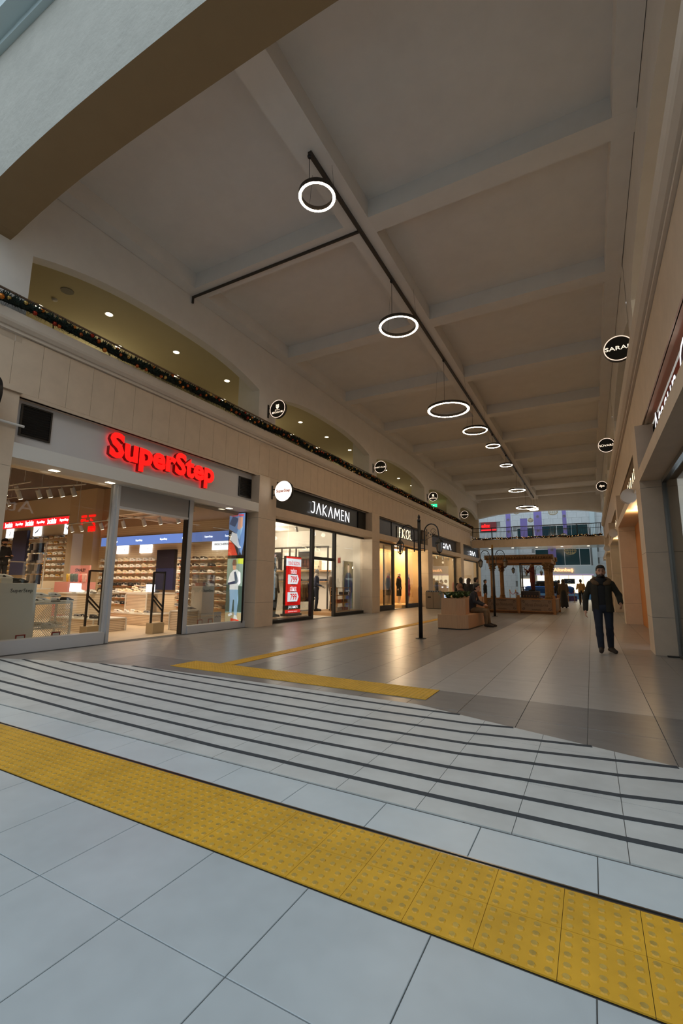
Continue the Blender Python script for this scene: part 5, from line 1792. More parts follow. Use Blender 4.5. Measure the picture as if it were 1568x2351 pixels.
# ================================================================== mannequin-window shop (third bay)
EK_W = mat('amber_lit_wall', srgb(224, 188, 134), .7)
shop_box(3, 'boutique', 20.25, 27.5, -15.0, 3.9, EK_W, MW_F, 'boutique')
fb = struct('trim_4', 'anthracite fascia of the boutique')
MB().box(-9.30, -9.14, 20.05, 27.5, 3.72, 4.62).build('board', GREYF, fb)
MB().box(-9.14, -9.11, 22.35, 22.5, 3.74, 4.6).build('joint_strip', BLACKF, fb)
sg = thing('shop_sign', 'warm lit slender letters on the anthracite fascia behind the lamp post', 'sign')
Eo = [[(.3, 1), (0, 1), (0, 0), (.3, 0)], [(0, .52), (.24, .52)]]
Ko = [[(0, 0), (0, 1)], [(.36, 1), (.02, .52), (.40, 0)]]
Oo = [[(.25 + .25 * math.cos(2 * PI * i / 16), .5 + .5 * math.sin(2 * PI * i / 16)) for i in range(17)]]
Lo = [[(0, 1), (0, 0), (.34, 0)]]
wd, tw = word([(Eo, .3), (Ko, .4), (Oo, .5), (Lo, .34)], .2)
strokes(sg, [[[(a * 2.0 / tw / .5, b) for a, b in pl] for pl in lt] for lt in wd], (-9.04, 23.28, 3.87), AX_LEFT, .5, .034, .02, WARMEM)
MB().box(-9.135, -9.10, 23.1, 25.5, 3.80, 4.45).build('sign_backing', BLACKF, sg)
w5 = struct('window_5', 'left show window of the boutique')
MB().box(-9.36, -9.24, 20.1, 22.85, 0, .24).box(-9.36, -9.24, 22.85, 23.02, 0, 3.45).box(-9.36, -9.24, 20.1, 22.85, 3.38, 3.45).build('frame', BLACK_M, w5)
pane(w5, GX, 20.1, 22.85, .24, 3.38)
d3 = struct('door_3', 'glazed doorway of the boutique')
MB().box(-9.36, -9.24, 23.02, 24.95, 3.38, 3.45).build('frame', BLACK_M, d3)
MB().box(-9.9, -9.84, 23.0, 23.06, 0, 3.45).box(-9.9, -9.84, 24.3, 24.36, 0, 3.45).build('inner_post', BLACK_M, d3)
MB().box(-9.875, -9.865, 23.06, 24.3, .05, 3.4).build('inner_pane', GLASS, d3)
w6 = struct('window_6', 'right show window of the boutique')
MB().box(-9.36, -9.24, 24.95, 25.1, 0, 3.45).box(-9.36, -9.24, 25.1, 27.62, 0, .22).box(-9.36, -9.24, 27.6, 27.72, 0, 3.45).box(-9.36, -9.24, 25.1, 27.6, 3.38, 3.45).build('frame', BLACK_M, w6)
pane(w6, GX, 25.1, 27.6, .22, 3.38)
MB().box(-11.0, -9.38, 24.4, 27.6, 0, .16).build('window_platform', EK_W, label='pale platform under the boutique mannequins', cat='platform')
MB().box(-11.0, -9.38, 20.15, 22.8, 0, .16).build('window_platform', EK_W, label='pale platform behind the left boutique window', cat='platform')
swall('wall_boutique_screen', -11.2, -11.1, 24.4, 27.6, 0, 3.9, EK_W, 'amber backdrop behind the boutique mannequins')
mannequin('mannequin in a long dark coat with a red scarf in the boutique window', (-9.95, 25.5, .16), PI / 2, dict(top=cloth('dark_green_coat', 50, 50, 44), hem=.45, scarf=cloth('red_scarf', 190, 50, 40), open_front=cloth('navy_dress', 44, 40, 66), legs=None, shoes=None))
mannequin('mannequin in a pink-red coat in the boutique window', (-9.95, 27.0, .16), PI / 2, dict(top=cloth('coral_coat', 206, 92, 88), hem=.45, scarf=cloth('blue_grey', 70, 82, 104), legs=None, shoes=None))
mannequin('mannequin in an olive coat behind the boutique doorway', (-10.3, 24.75, .16), PI / 2, dict(top=cloth('olive_coat', 110, 96, 72), hem=.5, open_front=cloth('red_scarf', 0, 0, 0), legs=None, shoes=None))
rk = thing('clothes_rack', 'chrome clothes rack behind the left boutique window', 'clothes rack', (-10.3, 21.9, .16))
for y in (-.6, .6):
    MB().cyl((0, y, 0), (0, y, 1.5), .016, n=8).build('post', STEEL, rk)
MB().cyl((0, -.6, 1.5), (0, .6, 1.5), .016, n=8).build('rail', STEEL, rk)
for i in range(5):
    g_ = thing('hanging_coat', '%s coat on the chrome rack, %s along it' % (['grey', 'dark green', 'grey', 'brown', 'black'][i], ORD[i]), 'coat', (-10.3, 21.5 + .2 * i, .75), group='coats on the chrome rack')
    link('garment', sdf_mesh('garment', [('c', (0, 0, .0), (0, 0, .7), .10, .12), ('c', (-.18, 0, .78), (.18, 0, .78), .05, .05), ('c', (-.2, 0, .74), (-.22, 0, .2), .05, .04), ('c', (.2, 0, .74), (.22, 0, .2), .05, .04)], .035, .05,
                             material=cloth(['cg', 'cdg', 'cg', 'cbr', 'cbk'][i], *[(112, 112, 110), (52, 58, 50), (112, 112, 110), (96, 76, 58), (34, 34, 36)][i])), g_)
    MB().tube([(0, 0, .8), (0, 0, .9), (.02, 0, .93)], .006, 5).build('hanger_hook', STEEL, g_)
MB().box(-11.3, -11.2, 20.4, 22.8, 3.85, 3.90).build('light_bar', SPOTDIM, label='warm light bar at the top of the left boutique window', cat='light bar')
MB().box(-10.9, -10.2, 24.0, 27.4, 3.4, 3.7).build('ceiling_duct', mat('pipe_grey', (0, 0, 0)), label='grey duct under the boutique ceiling', cat='duct')
for x, y, e in ((-10.3, 26.0, 60), (-10.6, 27.1, 30), (-11.8, 23.2, 50), (-11.2, 21.4, 35)):
    lamp('POINT', (x, y, 3.2), e * 2.5, (1, .74, .44), .08)

# ================================================================== the two grey-signed bays
ZW = mat('zigzag_shop_wall', srgb(206, 184, 150), .7)
for n, (y0, y1, lb) in enumerate(((28.4, 35.75, 'near'), (36.65, 43.8, 'far'))):
    fb = struct('trim_%d' % (5 + n), 'anthracite fascia of the %s zigzag-lettered bay' % lb)
    MB().box(-9.30, -9.14, y0, y1, 3.72, 4.62).build('board', GREYF, fb)
    sg = thing('shop_sign', 'white lit zigzag letters on the %s anthracite fascia' % lb, 'sign')
    ya = 31.75 if n == 0 else 40.0
    B1 = [[(0, 1), (.26, 1)], [(0, .82), (.26, .82)], [(0, .62), (.24, .62)]]
    strokes(sg, [[[(a * 1.75, b) for a, b in pl_] for pl_ in lt_2] for lt_2 in [[[(0, .22), (.42, .22)], [(0, .06), (.42, .06)], [(0, .64), (.36, .64)], [(0, .80), (.36, .80)]], [[(.62, 0), (1.05, .86)]], [[(1.25, .86), (1.5, 0), (1.72, .5)]], [[(1.95, 0), (2.4, .86)]], [[(2.55, .86), (2.95, 0)]]]],
            (-9.04, ya, 3.89), AX_LEFT, .40, .055, .02, WHITEEM)
    w_ = struct('window_%d' % (7 + n), 'tall show window of the %s zigzag-lettered bay' % lb)
    MB().box(-9.36, -9.24, y0, y1, 0, .12).box(-9.36, -9.24, y1 - .1, y1, .12, 3.45).box(-9.36, -9.24, y0, y1, 3.36, 3.45).build('frame', BLACK_M, w_)
    pane(w_, GX, y0 + .02, y1 - .1, .12, 3.36)
shop_box(4, 'zigzag', 28.6, 43.6, -14.5, 3.8, ZW, MW_F, 'zigzag-lettered shop')
for i, y in enumerate((31.5, 33.5, 38.5, 41.0)):
    mannequin('mannequin in %s, %s along the zigzag-lettered windows' % (['a blue coat', 'a grey coat', 'a pink dress', 'an ivory dress'][i], ORD[i]), (-10.1, y, .0), PI / 2, dict(top=cloth('zz%d' % i, *[(60, 80, 120), (150, 148, 146), (206, 130, 140), (220, 206, 180)][i]), hem=.5, legs=None, shoes=None), vox=.03)
for i in range(9):
    y = 29.2 + 1.6 * i
    track_light(-10.2, y, 3.4, 'small ceiling spotlight, %s along the zigzag-lettered shop' % ORD[i], lens=SPOTLED)['group'] = 'spotlights of the zigzag-lettered shop'
t = thing('light_track', 'thin ceiling rail in the zigzag-lettered shop', 'light track')
MB().box(-10.22, -10.18, 28.8, 43.2, 3.59, 3.62).box(-10.21, -10.19, 29, 29.02, 3.62, 3.8).box(-10.21, -10.19, 43, 43.02, 3.62, 3.8).build('rail', BLACK_M, t)
for y, e in ((30.5, 60), (34.0, 60), (38.5, 55), (42.0, 55)):
    lamp('POINT', (-11.0, y, 3.2), e * 1.8, (1, .78, .5), .1)

# ================================================================== right-hand shop fronts
ORF = mat('orange_red_fascia', srgb(176, 74, 44), .45)
fb = struct('trim_8', 'orange-red fascia of the optician')
MB().box(1.34, 1.46, 3.4, 10.83, 3.66, 4.60).build('board', ORF, fb)
sg = thing('shop_sign', 'white lit rounded letters on the orange-red fascia at the right edge', 'sign')
letters(sg, 'Atasun Optik', (1.27, 7.65, 4.18), AX_RIGHT, 5.05, .66, .03, [WHITEEM, mat('letter_side', srgb(120, 118, 120), .5)], bold=.0)
vent(1.34, 10.25, 10.78, 3.70, 4.52, 'dark louvred vent beside the white letters on the orange fascia', sgn=1)
w9 = struct('window_9', 'glazed front of the optician on the right')
MB().box(1.36, 1.44, 10.74, 10.83, 0, 3.42).box(1.36, 1.44, 3.4, 10.74, 3.34, 3.42).box(1.36, 1.44, 3.4, 10.74, 0, .06).build('frame', STEEL, w9)
pane(w9, 1.40, 3.4, 10.74, .06, 3.34)
swall('wall_optician_inside', 1.95, 2.05, 3.3, 10.9, 0, 3.5, CREAM, 'plain pale wall inside the optician')
swall('wall_optician_near', 1.5, 1.95, 3.2, 3.3, 0, 3.5, CREAM, 'near end of the optician')
swall('ceiling_optician', 1.44, 2.05, 3.3, 10.9, 3.42, 3.5, CREAM, 'ceiling of the optician')
t = thing('floor_plate', 'small black plate at the foot of the near right pillar', 'plate', (1.3, 10.78, 0))
MB().box(-.12, .10, -.06, .06, 0, .02).build('plate', BLACK_M, t)
# second bay on the right: amber doorway
AMB = mat('amber_wood', srgb(196, 122, 50), .45, noise=.08, scale=3, stretch=(6, 6, .4))
d4 = struct('door_4', 'amber wooden door leaf in the second right-hand bay')
MB().box(1.5, 1.56, 12.6, 19.2, 0, 3.42).build('leaf', AMB, d4)
MB().box(1.45, 1.5, 12.5, 12.6, 0, 3.42).box(1.45, 1.5, 15.8, 15.88, 0, 3.42).build('frame', mat('amber_wood', (0, 0, 0)), d4)
lamp('POINT', (1.25, 15.0, 3.2), 25, (1, .68, .32), .05)
lamp('POINT', (1.25, 23.5, 3.2), 20, (1, .72, .4), .05)
for i, (y0, y1) in enumerate(((20.05, 27.5), (28.4, 35.75), (36.65, 43.8))):
    w_ = struct('window_%d' % (10 + i), 'show window in the %s bay on the right' % ORD[i + 2])
    MB().box(1.38, 1.44, y0, y1, 0, .12).box(1.38, 1.44, (y0 + y1) / 2 - .05, (y0 + y1) / 2 + .05, .12, 3.4).build('frame', STEEL, w_)
    pane(w_, 1.41, y0, y1, .12, 3.42)
    swall('wall_right_inside_%d' % (i + 1), 2.4, 2.5, y0, y1, 0, 3.5, ZW, 'warm wall behind the %s right-hand bay' % ORD[i + 2])
    lamp('POINT', (1.9, (y0 + y1) / 2, 2.9), 40, (1, .75, .45), .08)
for i, (y, lb) in enumerate(((15.2, 'warm lit letters seen edge-on on the second right-hand fascia'), (23.6, 'warm lit letters seen edge-on on the third right-hand fascia'), (31.9, 'warm lit letters seen edge-on on the fourth right-hand fascia'))):
    t = thing('shop_sign', lb, 'sign', (0, 0, 0))
    MB().box(1.22, 1.30, y - 2.2, y + 1.0, 3.72, 4.40).build('backing', BLACKF, t)
    letters(t, ['SARAR', 'SÜVARİ', 'dpc'][i], (1.17, y - .6, 4.06), AX_RIGHT, 2.8, .5, .03, [WARMEM, mat('letter_side', srgb(120, 118, 120), .5)], bold=.0)
    t2 = thing('drum_sign', 'pale drum-shaped sign box projecting in the %s right-hand bay' % ORD[i + 1], 'sign', (.90, y - 2.85, 3.38))
    b = MB()
    b.cyl((0, -.10, 0), (0, .10, 0), .165, n=28).build('drum', mat('pale_drum', srgb(206, 196, 186), .5), t2)
    MB().cyl((0, .101, 0), (0, .108, 0), .15, n=24).build('lit_face', mat('warm_drum_face', (1, .85, .6), .5, emit=2, ecol=(1, .8, .5)), t2)
    MB().box(.14, .5, -.015, .015, .06, .08).build('bracket', BLACK_M, t2)
# ================================================================== ring lamps, track, conduit
trk = thing('light_track', 'long dark track along the ceiling ridge carrying the ring lamps', 'light track', (XC, 0, 0))
MB().box(-.035, .035, 5.85, 42.0, 8.835, 8.9).build('rail', DARK_M, trk)
cd_ = thing('conduit', 'dark conduit branching left from the ceiling track along a beam', 'conduit')
MB().box(-8.93, -3.94, 7.89, 7.93, 8.845, 8.90).build('run', DARK_M, cd_)
MB().box(-8.93, -8.88, 7.89, 7.93, 8.70, 8.845).build('down_turn', DARK_M, cd_)
RINGS = [(6.13, 8.20, .335, 5.86), (10.13, 7.80, .50, 9.68), (14.75, 7.20, .70, 14.3), (18.95, 7.76, .51, 18.5), (23.1, 8.24, .35, 23.0), (27.2, 8.21, .35, 27.2), (31.4, 7.50, .52, 31.4), (36.0, 7.06, .70, 35.8), (40.0, 7.60, .50, 39.9), (41.7, 7.75, .36, 41.6)]
rl = ['nearest small', 'second, mid-sized', 'large third', 'fourth, mid-sized', 'fifth, small', 'sixth, small', 'seventh, mid-sized', 'large eighth', 'ninth, mid-sized', 'farthest small']
for (y, z, r, ya), lb in zip(RINGS, rl):
    t = thing('ring_lamp', '%s glowing ring lamp hung from the ceiling track' % lb, 'pendant lamp', (XC, y, z), group='ring lamps along the ceiling track')
    n = 48
    wd, hh = max(.052, r * .115), .085
    def rg(rad, zz): return [(rad * math.cos(2 * PI * k / n), rad * math.sin(2 * PI * k / n), zz) for k in range(n)]
    def loft(name, rings, m, smooth=True):
        b = MB(); b.smooth = smooth
        b.add(sum(rings, []), [[i * n + k, i * n + (k + 1) % n, (i + 1) * n + (k + 1) % n, (i + 1) * n + k] for i in range(len(rings) - 1) for k in range(n)])
        return b.build(name, m, t)
    loft('housing', [rg(r, 0), rg(r, hh), rg(r - wd, hh), rg(r - wd, 0)], DARK_M, False)
    loft('diffuser', [rg(r - wd + .003, -.001), rg(r - wd * .6, -.010), rg(r - wd * .3, -.010), rg(r - .003, -.001)], RINGLED)
    dy = ya - y
    MB().cyl((0, max(-r + wd / 2, dy), hh), (0, dy, 8.84 - z), .006, n=6).build('power_cable', BLACK_M, t)
    MB().sphere((0, dy, 8.80 - z), .045, 10, 6).build('canopy', BLACK_M, t)
    for a in (.5, 2.6):
        MB().cyl(((r - wd / 2) * math.cos(a), (r - wd / 2) * math.sin(a), hh), ((r - wd / 2) * math.cos(a) * .8, (r - wd / 2) * math.sin(a), 8.9 - z), .0025, n=4).build('suspension_wire', BLACK_M, t)

# ================================================================== gallery rail, garland, downlights
gr_ = thing('gallery_rail', 'thin metal handrail above the left parapet', 'railing', (-8.86, 0, 6.09))
MB().cyl((0, 3.0, .36), (0, 39.8, .36), .022, n=8).build('handrail', mat('rail_bronze', srgb(120, 104, 90), .35, .6), gr_)
pm = MB().cyl((0, 0, 0), (0, 0, .35), .011, n=6).mesh('post', mat('rail_bronze', (0, 0, 0)))
for i in range(31):
    link('post', pm, gr_, (0, 3.3 + 1.2 * i, 0))
gm = MB().box(-.004, .004, 3.0, 39.8, .03, .33).build('glass_sheet', ACRYL, gr_)
FIR = mat('fir_green', srgb(30, 48, 34), .8, noise=.3, scale=12)
FIR2 = mat('fir_green_dark', srgb(20, 32, 22), .8)
BAUB = [mat('bauble_copper', srgb(170, 84, 34), .25, .7), mat('bauble_gold', srgb(190, 160, 90), .25, .7), mat('bauble_red', srgb(150, 46, 26), .25, .7), mat('bauble_amber', srgb(186, 110, 40), .25, .7)]
LITB = mat('garland_bulb', (1, .7, .3), .5, emit=2, ecol=(1, .62, .25))


def garland(name_label, path, rad, per_m, nb_parts, nb_rest, face, seed, bs=(.028, .048), lights=0):
    """tinsel rope with needles; near baubles are parts, the far ones one mesh"""
    rg_ = random.Random(seed)
    t = thing('garland', name_label, 'garland')
    pts = [Vector(p) for p in path]
    core = MB(); core.tube(pts, rad * .55, 7).build('rope', FIR2, t)
    nd = MB()
    seg = [(pts[i], pts[i + 1]) for i in range(len(pts) - 1)]
    lens = [(b - a).length for a, b in seg]
    tot = sum(lens)
    def at(s):
        for (a, b), l in zip(seg, lens):
            if s <= l: return a.lerp(b, s / l), (b - a).normalized()
            s -= l
        return seg[-1][1].copy(), (seg[-1][1] - seg[-1][0]).normalized()
    for i in range(int(tot * per_m)):
        p, d = at(rg_.random() * tot)
        o = Vector((rg_.gauss(0, 1), rg_.gauss(0, 1), rg_.gauss(0, 1)))
        o -= d * o.dot(d); o.normalize()
        l = rad * rg_.uniform(.85, 1.5)
        tip = p + o * l + d * rg_.uniform(-.06, .06)
        sd = d.cross(o) * rad * .16 + d * rad * .08
        bp = p + o * rad * .35
        nd.cur = i % 2
        nd.add([bp - sd, bp + sd, tip], [(0, 1, 2)])
    nd.build('needles', [FIR, FIR2], t, kind='stuff')
    rest = [MB() for _ in range(4)]
    fc = Vector(face).normalized()
    for i in range(nb_parts + nb_rest):
        s = tot * (i + rg_.random() * .8) / (nb_parts + nb_rest)
        p, d = at(s)
        up = d.cross(fc)
        q = p + fc * rad * rg_.uniform(.5, .85) + up * rg_.uniform(-.8, .8) * rad
        k = rg_.randrange(4)
        r = rg_.uniform(*bs)
        if i < nb_parts:
            b = MB(); b.smooth = True
            b.sphere((0, 0, 0), r, 12, 8)
            link('bauble', b.mesh('bauble', BAUB[k]), t, q)
        else:
            rest[k].smooth = True
            rest[k].sphere(q, r, 8, 5)
    for k in range(4):
        if rest[k].v:
            rest[k].build('small_baubles', BAUB[k], t, kind='stuff')
    if lights:
        lb = MB()
        for i in range(lights):
            p, d = at(tot * rg_.random())
            up = d.cross(fc)
            lb.sphere(p + fc * rad * .7 + up * rg_.uniform(-.8, .8) * rad, .014, 6, 4)
        lb.build('light_chain', LITB, t, kind='stuff')
    return t


gp = []
for i in range(75):
    y = 3.0 + 36.8 * i / 74
    gp.append((-8.76 + .02 * math.sin(y * 2.1), y, 6.22 + .025 * math.sin(y * 1.7) + .012 * math.sin(y * 5)))
garland('dark green fir garland with copper and gold baubles along the left parapet', gp, .115, 430, 46, 150, (1, 0, -.2), 5, (.032, .052), lights=12)
# downlights in the gallery ceiling
DL = [(-10.48, 6.62), (-10.48, 8.81), (-10.48, 11.0), (-10.48, 13.2), (-10.48, 15.52), (-10.48, 17.75), (-10.48, 20.1), (-10.48, 22.4), (-10.48, 24.8), (-10.55, 27.12), (-10.55, 29.6), (-10.55, 32.0)]
DL2 = [(-11.73, 5.58), (-11.73, 7.79), (-11.73, 9.93), (-11.73, 12.16), (-11.73, 14.4), (-11.73, 16.7), (-11.73, 19.0)]
dm = MB().lathe((0, 0, -.012), [(.11, 0), (.105, .012)], 20).mesh('trim', WHITE)
de = MB().cyl((0, 0, -.016), (0, 0, -.013), .085, n=20).mesh('lens', mat('gallery_led', (1, .9, .7), .5, emit=6, ecol=(1, .86, .58)))
for row, lst in (('front', DL), ('rear', DL2)):
    for i, (x, y) in enumerate(lst):
        t = thing('downlight', 'round gallery downlight, %s of the %s row from the left' % (ORD[i], row), 'downlight', (x, y, 8.12), group='downlights of the upper gallery')
        link('trim', dm, t); link('lens', de, t)
for y, e in ((7.5, 24), (14.5, 24), (22.5, 24), (30.0, 24), (37, 24)):
    lamp('POINT', (-12.6, y, 7.0), e, (1, .86, .56), .15)
for y in (9, 22, 35):
    lamp('POINT', (3.6, y, 7.9), 60, (1, .84, .62), .15)  # unseen lamps added to lighten the right-hand gallery, without fittings
t = thing('ceiling_speaker', 'grey round speaker in the gallery ceiling', 'speaker', (-10.5, 5.55, 8.12))
MB().lathe((0, 0, -.014), [(.14, 0), (.14, .014)], 20).build('grille', mat('grille_grey', srgb(130, 126, 116), .7), t)
t = thing('smoke_detector', 'small round smoke detector near the gallery speaker', 'detector', (-11.1, 5.6, 8.12))
MB().lathe((0, 0, -.05), [(.04, 0), (.065, .03), (.065, .05)], 14).build('body', WHITE, t)
t = thing('exit_sign', 'small green lit exit sign hanging in the upper gallery', 'sign', (-11.0, 36.0, 7.6))
MB().box(-.32, .32, -.03, .03, 0, .24).build('box', mat('exit_green', (.03, .5, .2), .4, emit=1.6, ecol=(.02, .9, .3)), t)
MB().tube([(-.12, -.032, .12), (.1, -.032, .12)], .02, 6).build('arrow', WHITELED, t)
MB().cyl((0, 0, .24), (0, 0, .52), .01, n=6).build('rod', STEEL, t)

# ================================================================== round projecting signs
DISC = mat('sign_black', srgb(14, 12, 12), .4)
LRIM = mat('sign_rim_lit', (1, .85, .75), .5, emit=.9, ecol=(1, .78, .62))
LTXT = mat('sign_text_lit', (1, .88, .72), .5, emit=1.3, ecol=(1, .80, .60))


def round_sign(label, c, r, bracket_dx, lines, rim=True, face=None, txt=None, owl=False, rz=0.0):
    """disc facing the camera end (-y), held by a bracket running sideways"""
    t = thing('round_sign', label, 'sign', c, rz)
    b = MB(); b.smooth = False
    b.cyl((0, -.05, 0), (0, .05, 0), r, n=40).build('drum', DISC, t)
    MB().cyl((0, -.056, 0), (0, -.051, 0), r * .985, n=40).build('face', face or DISC, t)
    if rim:
        MB().tube([(r * .97 * math.cos(2 * PI * k / 40), -.058, r * .97 * math.sin(2 * PI * k / 40)) for k in range(40)], .010, 6, True).build('rim', LRIM, t)
    for body, dz, w, h in lines:
        put_text(MB(), body, (0, -.060, dz * r), AX_FRONT, w * r, h * r if h else None, 0, .03 if face is not None and not rim else .004).build('printed_name', txt or LTXT, t)
    if owl:
        o = MB()
        o.add([(-.19 * r, -.060, .52 * r), (-.10 * r, -.060, .46 * r), (0, -.060, .48 * r), (.10 * r, -.060, .46 * r), (.19 * r, -.060, .52 * r), (.20 * r, -.060, .2 * r), (.10 * r, -.060, .04 * r), (0, -.060, -.02 * r), (-.10 * r, -.060, .04 * r), (-.20 * r, -.060, .2 * r)], [list(range(10))])
        o.build('emblem', LTXT, t)
        for s in (-1, 1):
            MB().cyl((s * .09 * r, -.0615, .30 * r), (s * .09 * r, -.061, .30 * r), .05 * r, n=10).build('emblem_eye', DISC, t)
    if bracket_dx:
        s = 1 if bracket_dx > 0 else -1
        for z in (-.09, .09):
            MB().box(s * r * .93, bracket_dx, -.012, .012, z - .012, z + .012).build('bracket_arm', BLACK_M, t)
        MB().box(bracket_dx - .015, bracket_dx + .015, -.03, .03, -.22, .22).build('bracket_plate', BLACK_M, t)
    return t


MEY = [('ISPARTA', -.12, .62, .11), ('MEYDAN AVM', -.38, 1.35, .22)]
round_sign('nearest round black sign with owl emblem above the garland', (-8.53, 11.35, 6.86), .30, -.41, MEY, owl=True)
round_sign('second round black sign along the gallery with one lit line', (-8.53, 19.6, 6.86), .30, -.41, [('DERİ CLUB', 0, 1.7, .30)])
round_sign('third round black sign with owl emblem near the green exit sign', (-8.53, 28.0, 6.88), .30, -.41, MEY, owl=True)
round_sign('farthest round black sign on the left by the bridge', (-8.53, 36.3, 6.86), .30, -.41, [('DERİ CLUB', 0, 1.7, .30)])
round_sign('white glowing round sign with orange-red name on the first pillar', (-8.33, 11.52, 4.17), .33, -.47, [('SuperStep', 0, 1.6, None)], rim=False, face=mat('white_disc_lit', (1, .98, .94), .5, emit=1.15, ecol=(1, .93, .82)), txt=mat('orange_red_print', srgb(205, 80, 40), .5))
round_sign('round black sign cut by the left picture edge', (-8.50, 3.45, 4.30), .36, -.26, [('SPX', 0, 1.0, .4)], face=DISC)
round_sign('largest round sign on the right, half hidden by the cornice', (.86, 11.0, 6.42), .285, .25, [('SARAR', .02, 1.8, .32)])
round_sign('middle round black sign on the right, half hidden by the cornice', (.875, 20.0, 6.74), .285, .25, [('SÜVARİ', .02, 1.7, .36)])
round_sign('farthest round black sign on the right, half hidden by the cornice', (.89, 29.0, 6.86), .285, .25, [('dpc', .02, .9, .6)])
t = thing('wall_tube', 'thin white tube fixed across the left pillar', 'tube', (-8.74, 3.6, 4.02))
MB().cyl((0, -.4, 0), (0, .55, 0), .022, n=10).build('tube', WHITE, t)
MB().box(-.06, 0, .1, .14, -.012, .012).build('clip', WHITE, t)
t = thing('security_camera', 'white bullet security camera on the left pillar', 'camera', (-8.62, 3.42, 3.62))
b = MB(); b.smooth = False
b.cyl((0, -.16, .03), (.10, .14, -.02), .042, n=14).build('housing', WHITE, t)
MB().cyl((.10, .14, -.02), (.105, .152, -.022), .040, n=14).build('lens', BLACKP, t)
MB().cyl((-.18, -.05, .0), (0, -.05, .02), .015, n=8).build('arm', WHITE, t)

# ================================================================== lamp posts
LGLASS = glass_mat('lantern_glass', (.86, .82, .76), 1.0)
LCORE = mat('lantern_frosted', srgb(190, 180, 168), .6)
IRON = mat('cast_iron_black', srgb(26, 23, 21), .45)


def lamp_post(label, loc, gold=False):
    t = thing('lamp_post', label, 'lamp post', loc)
    MB().lathe((0, 0, 0), [(.13, 0), (.13, .012), (.05, .02)], 20).build('base_plate', IRON, t)
    b = MB(); b.smooth = True
    b.lathe((0, 0, 0), [(.050, .015), (.048, 1.20), (.050, 1.22), (.042, 1.26), (.040, 2.90)], 14).build('pole', IRON, t)
    fin = mat('gilt_finial', srgb(170, 120, 30), .3, .8) if gold else IRON
    MB().lathe((0, 0, 2.90), [(.046, 0), (.046, .03), (.018, .05), (.034, .09), (.030, .12), (.006, .17)], 12).build('finial', fin, t)
    for s in (-1, 1):
        a = MB()
        pth = [(s * .135, 0, 2.12), (s * .135, 0, 2.60)]
        for i in range(1, 10):
            q = PI * i / 10
            pth.append((s * (.135 + .18 - .18 * math.cos(q)), 0, 2.60 + .21 * math.sin(q)))
        pth += [(s * .50, 0, 2.55), (s * .515, 0, 2.44)]
        arm = a.tube(pth, .016, 8).build('arm', IRON, t)
        MB().box(s * .03, s * .15, -.012, .012, 2.40, 2.42).box(s * .03, s * .15, -.012, .012, 2.18, 2.20).build('clamp', IRON, t)
        sc2 = MB()
        sc2.tube([(s * (.36 + .075 * math.cos(q) * (1 - q / 12)), 0, 2.62 + .075 * math.sin(q) * (1 - q / 12)) for q in [.3 * i for i in range(24)]], .005, 5)
        sc2.tube([(s * .44, 0, 2.60), (s * .36, 0, 2.50), (s * .26, 0, 2.46), (s * .16, 0, 2.40)], .005, 5)
        sc2.tube([(s * .26, 0, 2.46), (s * .22, 0, 2.56), (s * .20, 0, 2.64)], .005, 5)
        for lx, lz in ((.20, 2.66), (.25, 2.58), (.19, 2.52), (.30, 2.54)):
            sc2.add([(s * lx, 0, lz - .03), (s * (lx + .015), .004, lz), (s * lx, 0, lz + .035), (s * (lx - .015), -.004, lz)], [(0, 1, 2, 3)])
        sc2.build('scrollwork', IRON, t)
        L = link('lantern', None, t, (s * .515, 0, 2.06))
        def hexr(r, z): return [(r * math.cos(PI / 3 * k), r * math.sin(PI / 3 * k), z) for k in range(6)]
        def loft(nm, rs_, m):
            q = MB()
            q.add(sum([hexr(r, z) for r, z in rs_], []), [[i * 6 + k, i * 6 + (k + 1) % 6, (i + 1) * 6 + (k + 1) % 6, (i + 1) * 6 + k] for i in range(len(rs_) - 1) for k in range(6)] + [list(range(6))[::-1], list(range((len(rs_) - 1) * 6, len(rs_) * 6))])
            return q.build(nm, m, L)
        loft('roof', [(.115, .275), (.10, .29), (.055, .345), (.03, .365), (.02, .40)], IRON)
        loft('foot', [(.004, -.05), (.010, .0), (.05, .035), (.06, .045)], IRON)
        for k in range(6):
            k2 = (k + 1) % 6
            p = [(.056 * math.cos(PI / 3 * k), .056 * math.sin(PI / 3 * k), .045), (.056 * math.cos(PI / 3 * k2), .056 * math.sin(PI / 3 * k2), .045), (.098 * math.cos(PI / 3 * k2), .098 * math.sin(PI / 3 * k2), .275), (.098 * math.cos(PI / 3 * k), .098 * math.sin(PI / 3 * k), .275)]
            MB().quad(*p).build('pane', LGLASS, L)
            MB().cyl((.058 * math.cos(PI / 3 * k), .058 * math.sin(PI / 3 * k), .045), (.10 * math.cos(PI / 3 * k), .10 * math.sin(PI / 3 * k), .275), .007, n=5).build('glazing_bar', IRON, L)
        MB().cyl((0, 0, .06), (0, 0, .25), .03, .045, 10).build('frosted_tube', LCORE, L)
    return t


lamp_post('black twin-lantern lamp post standing nearest, before the wooden planter', (-3.75, 11.03, 0))
lamp_post('black twin-lantern lamp post with gilt tip beside the golden kiosk', (-3.70, 20.6, 0), True)
lamp_post('black twin-lantern lamp post seen through the golden kiosk', (-3.75, 30.6, 0), True)
lamp_post('farthest black twin-lantern lamp post beyond the golden kiosk', (-3.75, 40.0 - 2.6, 0), True)

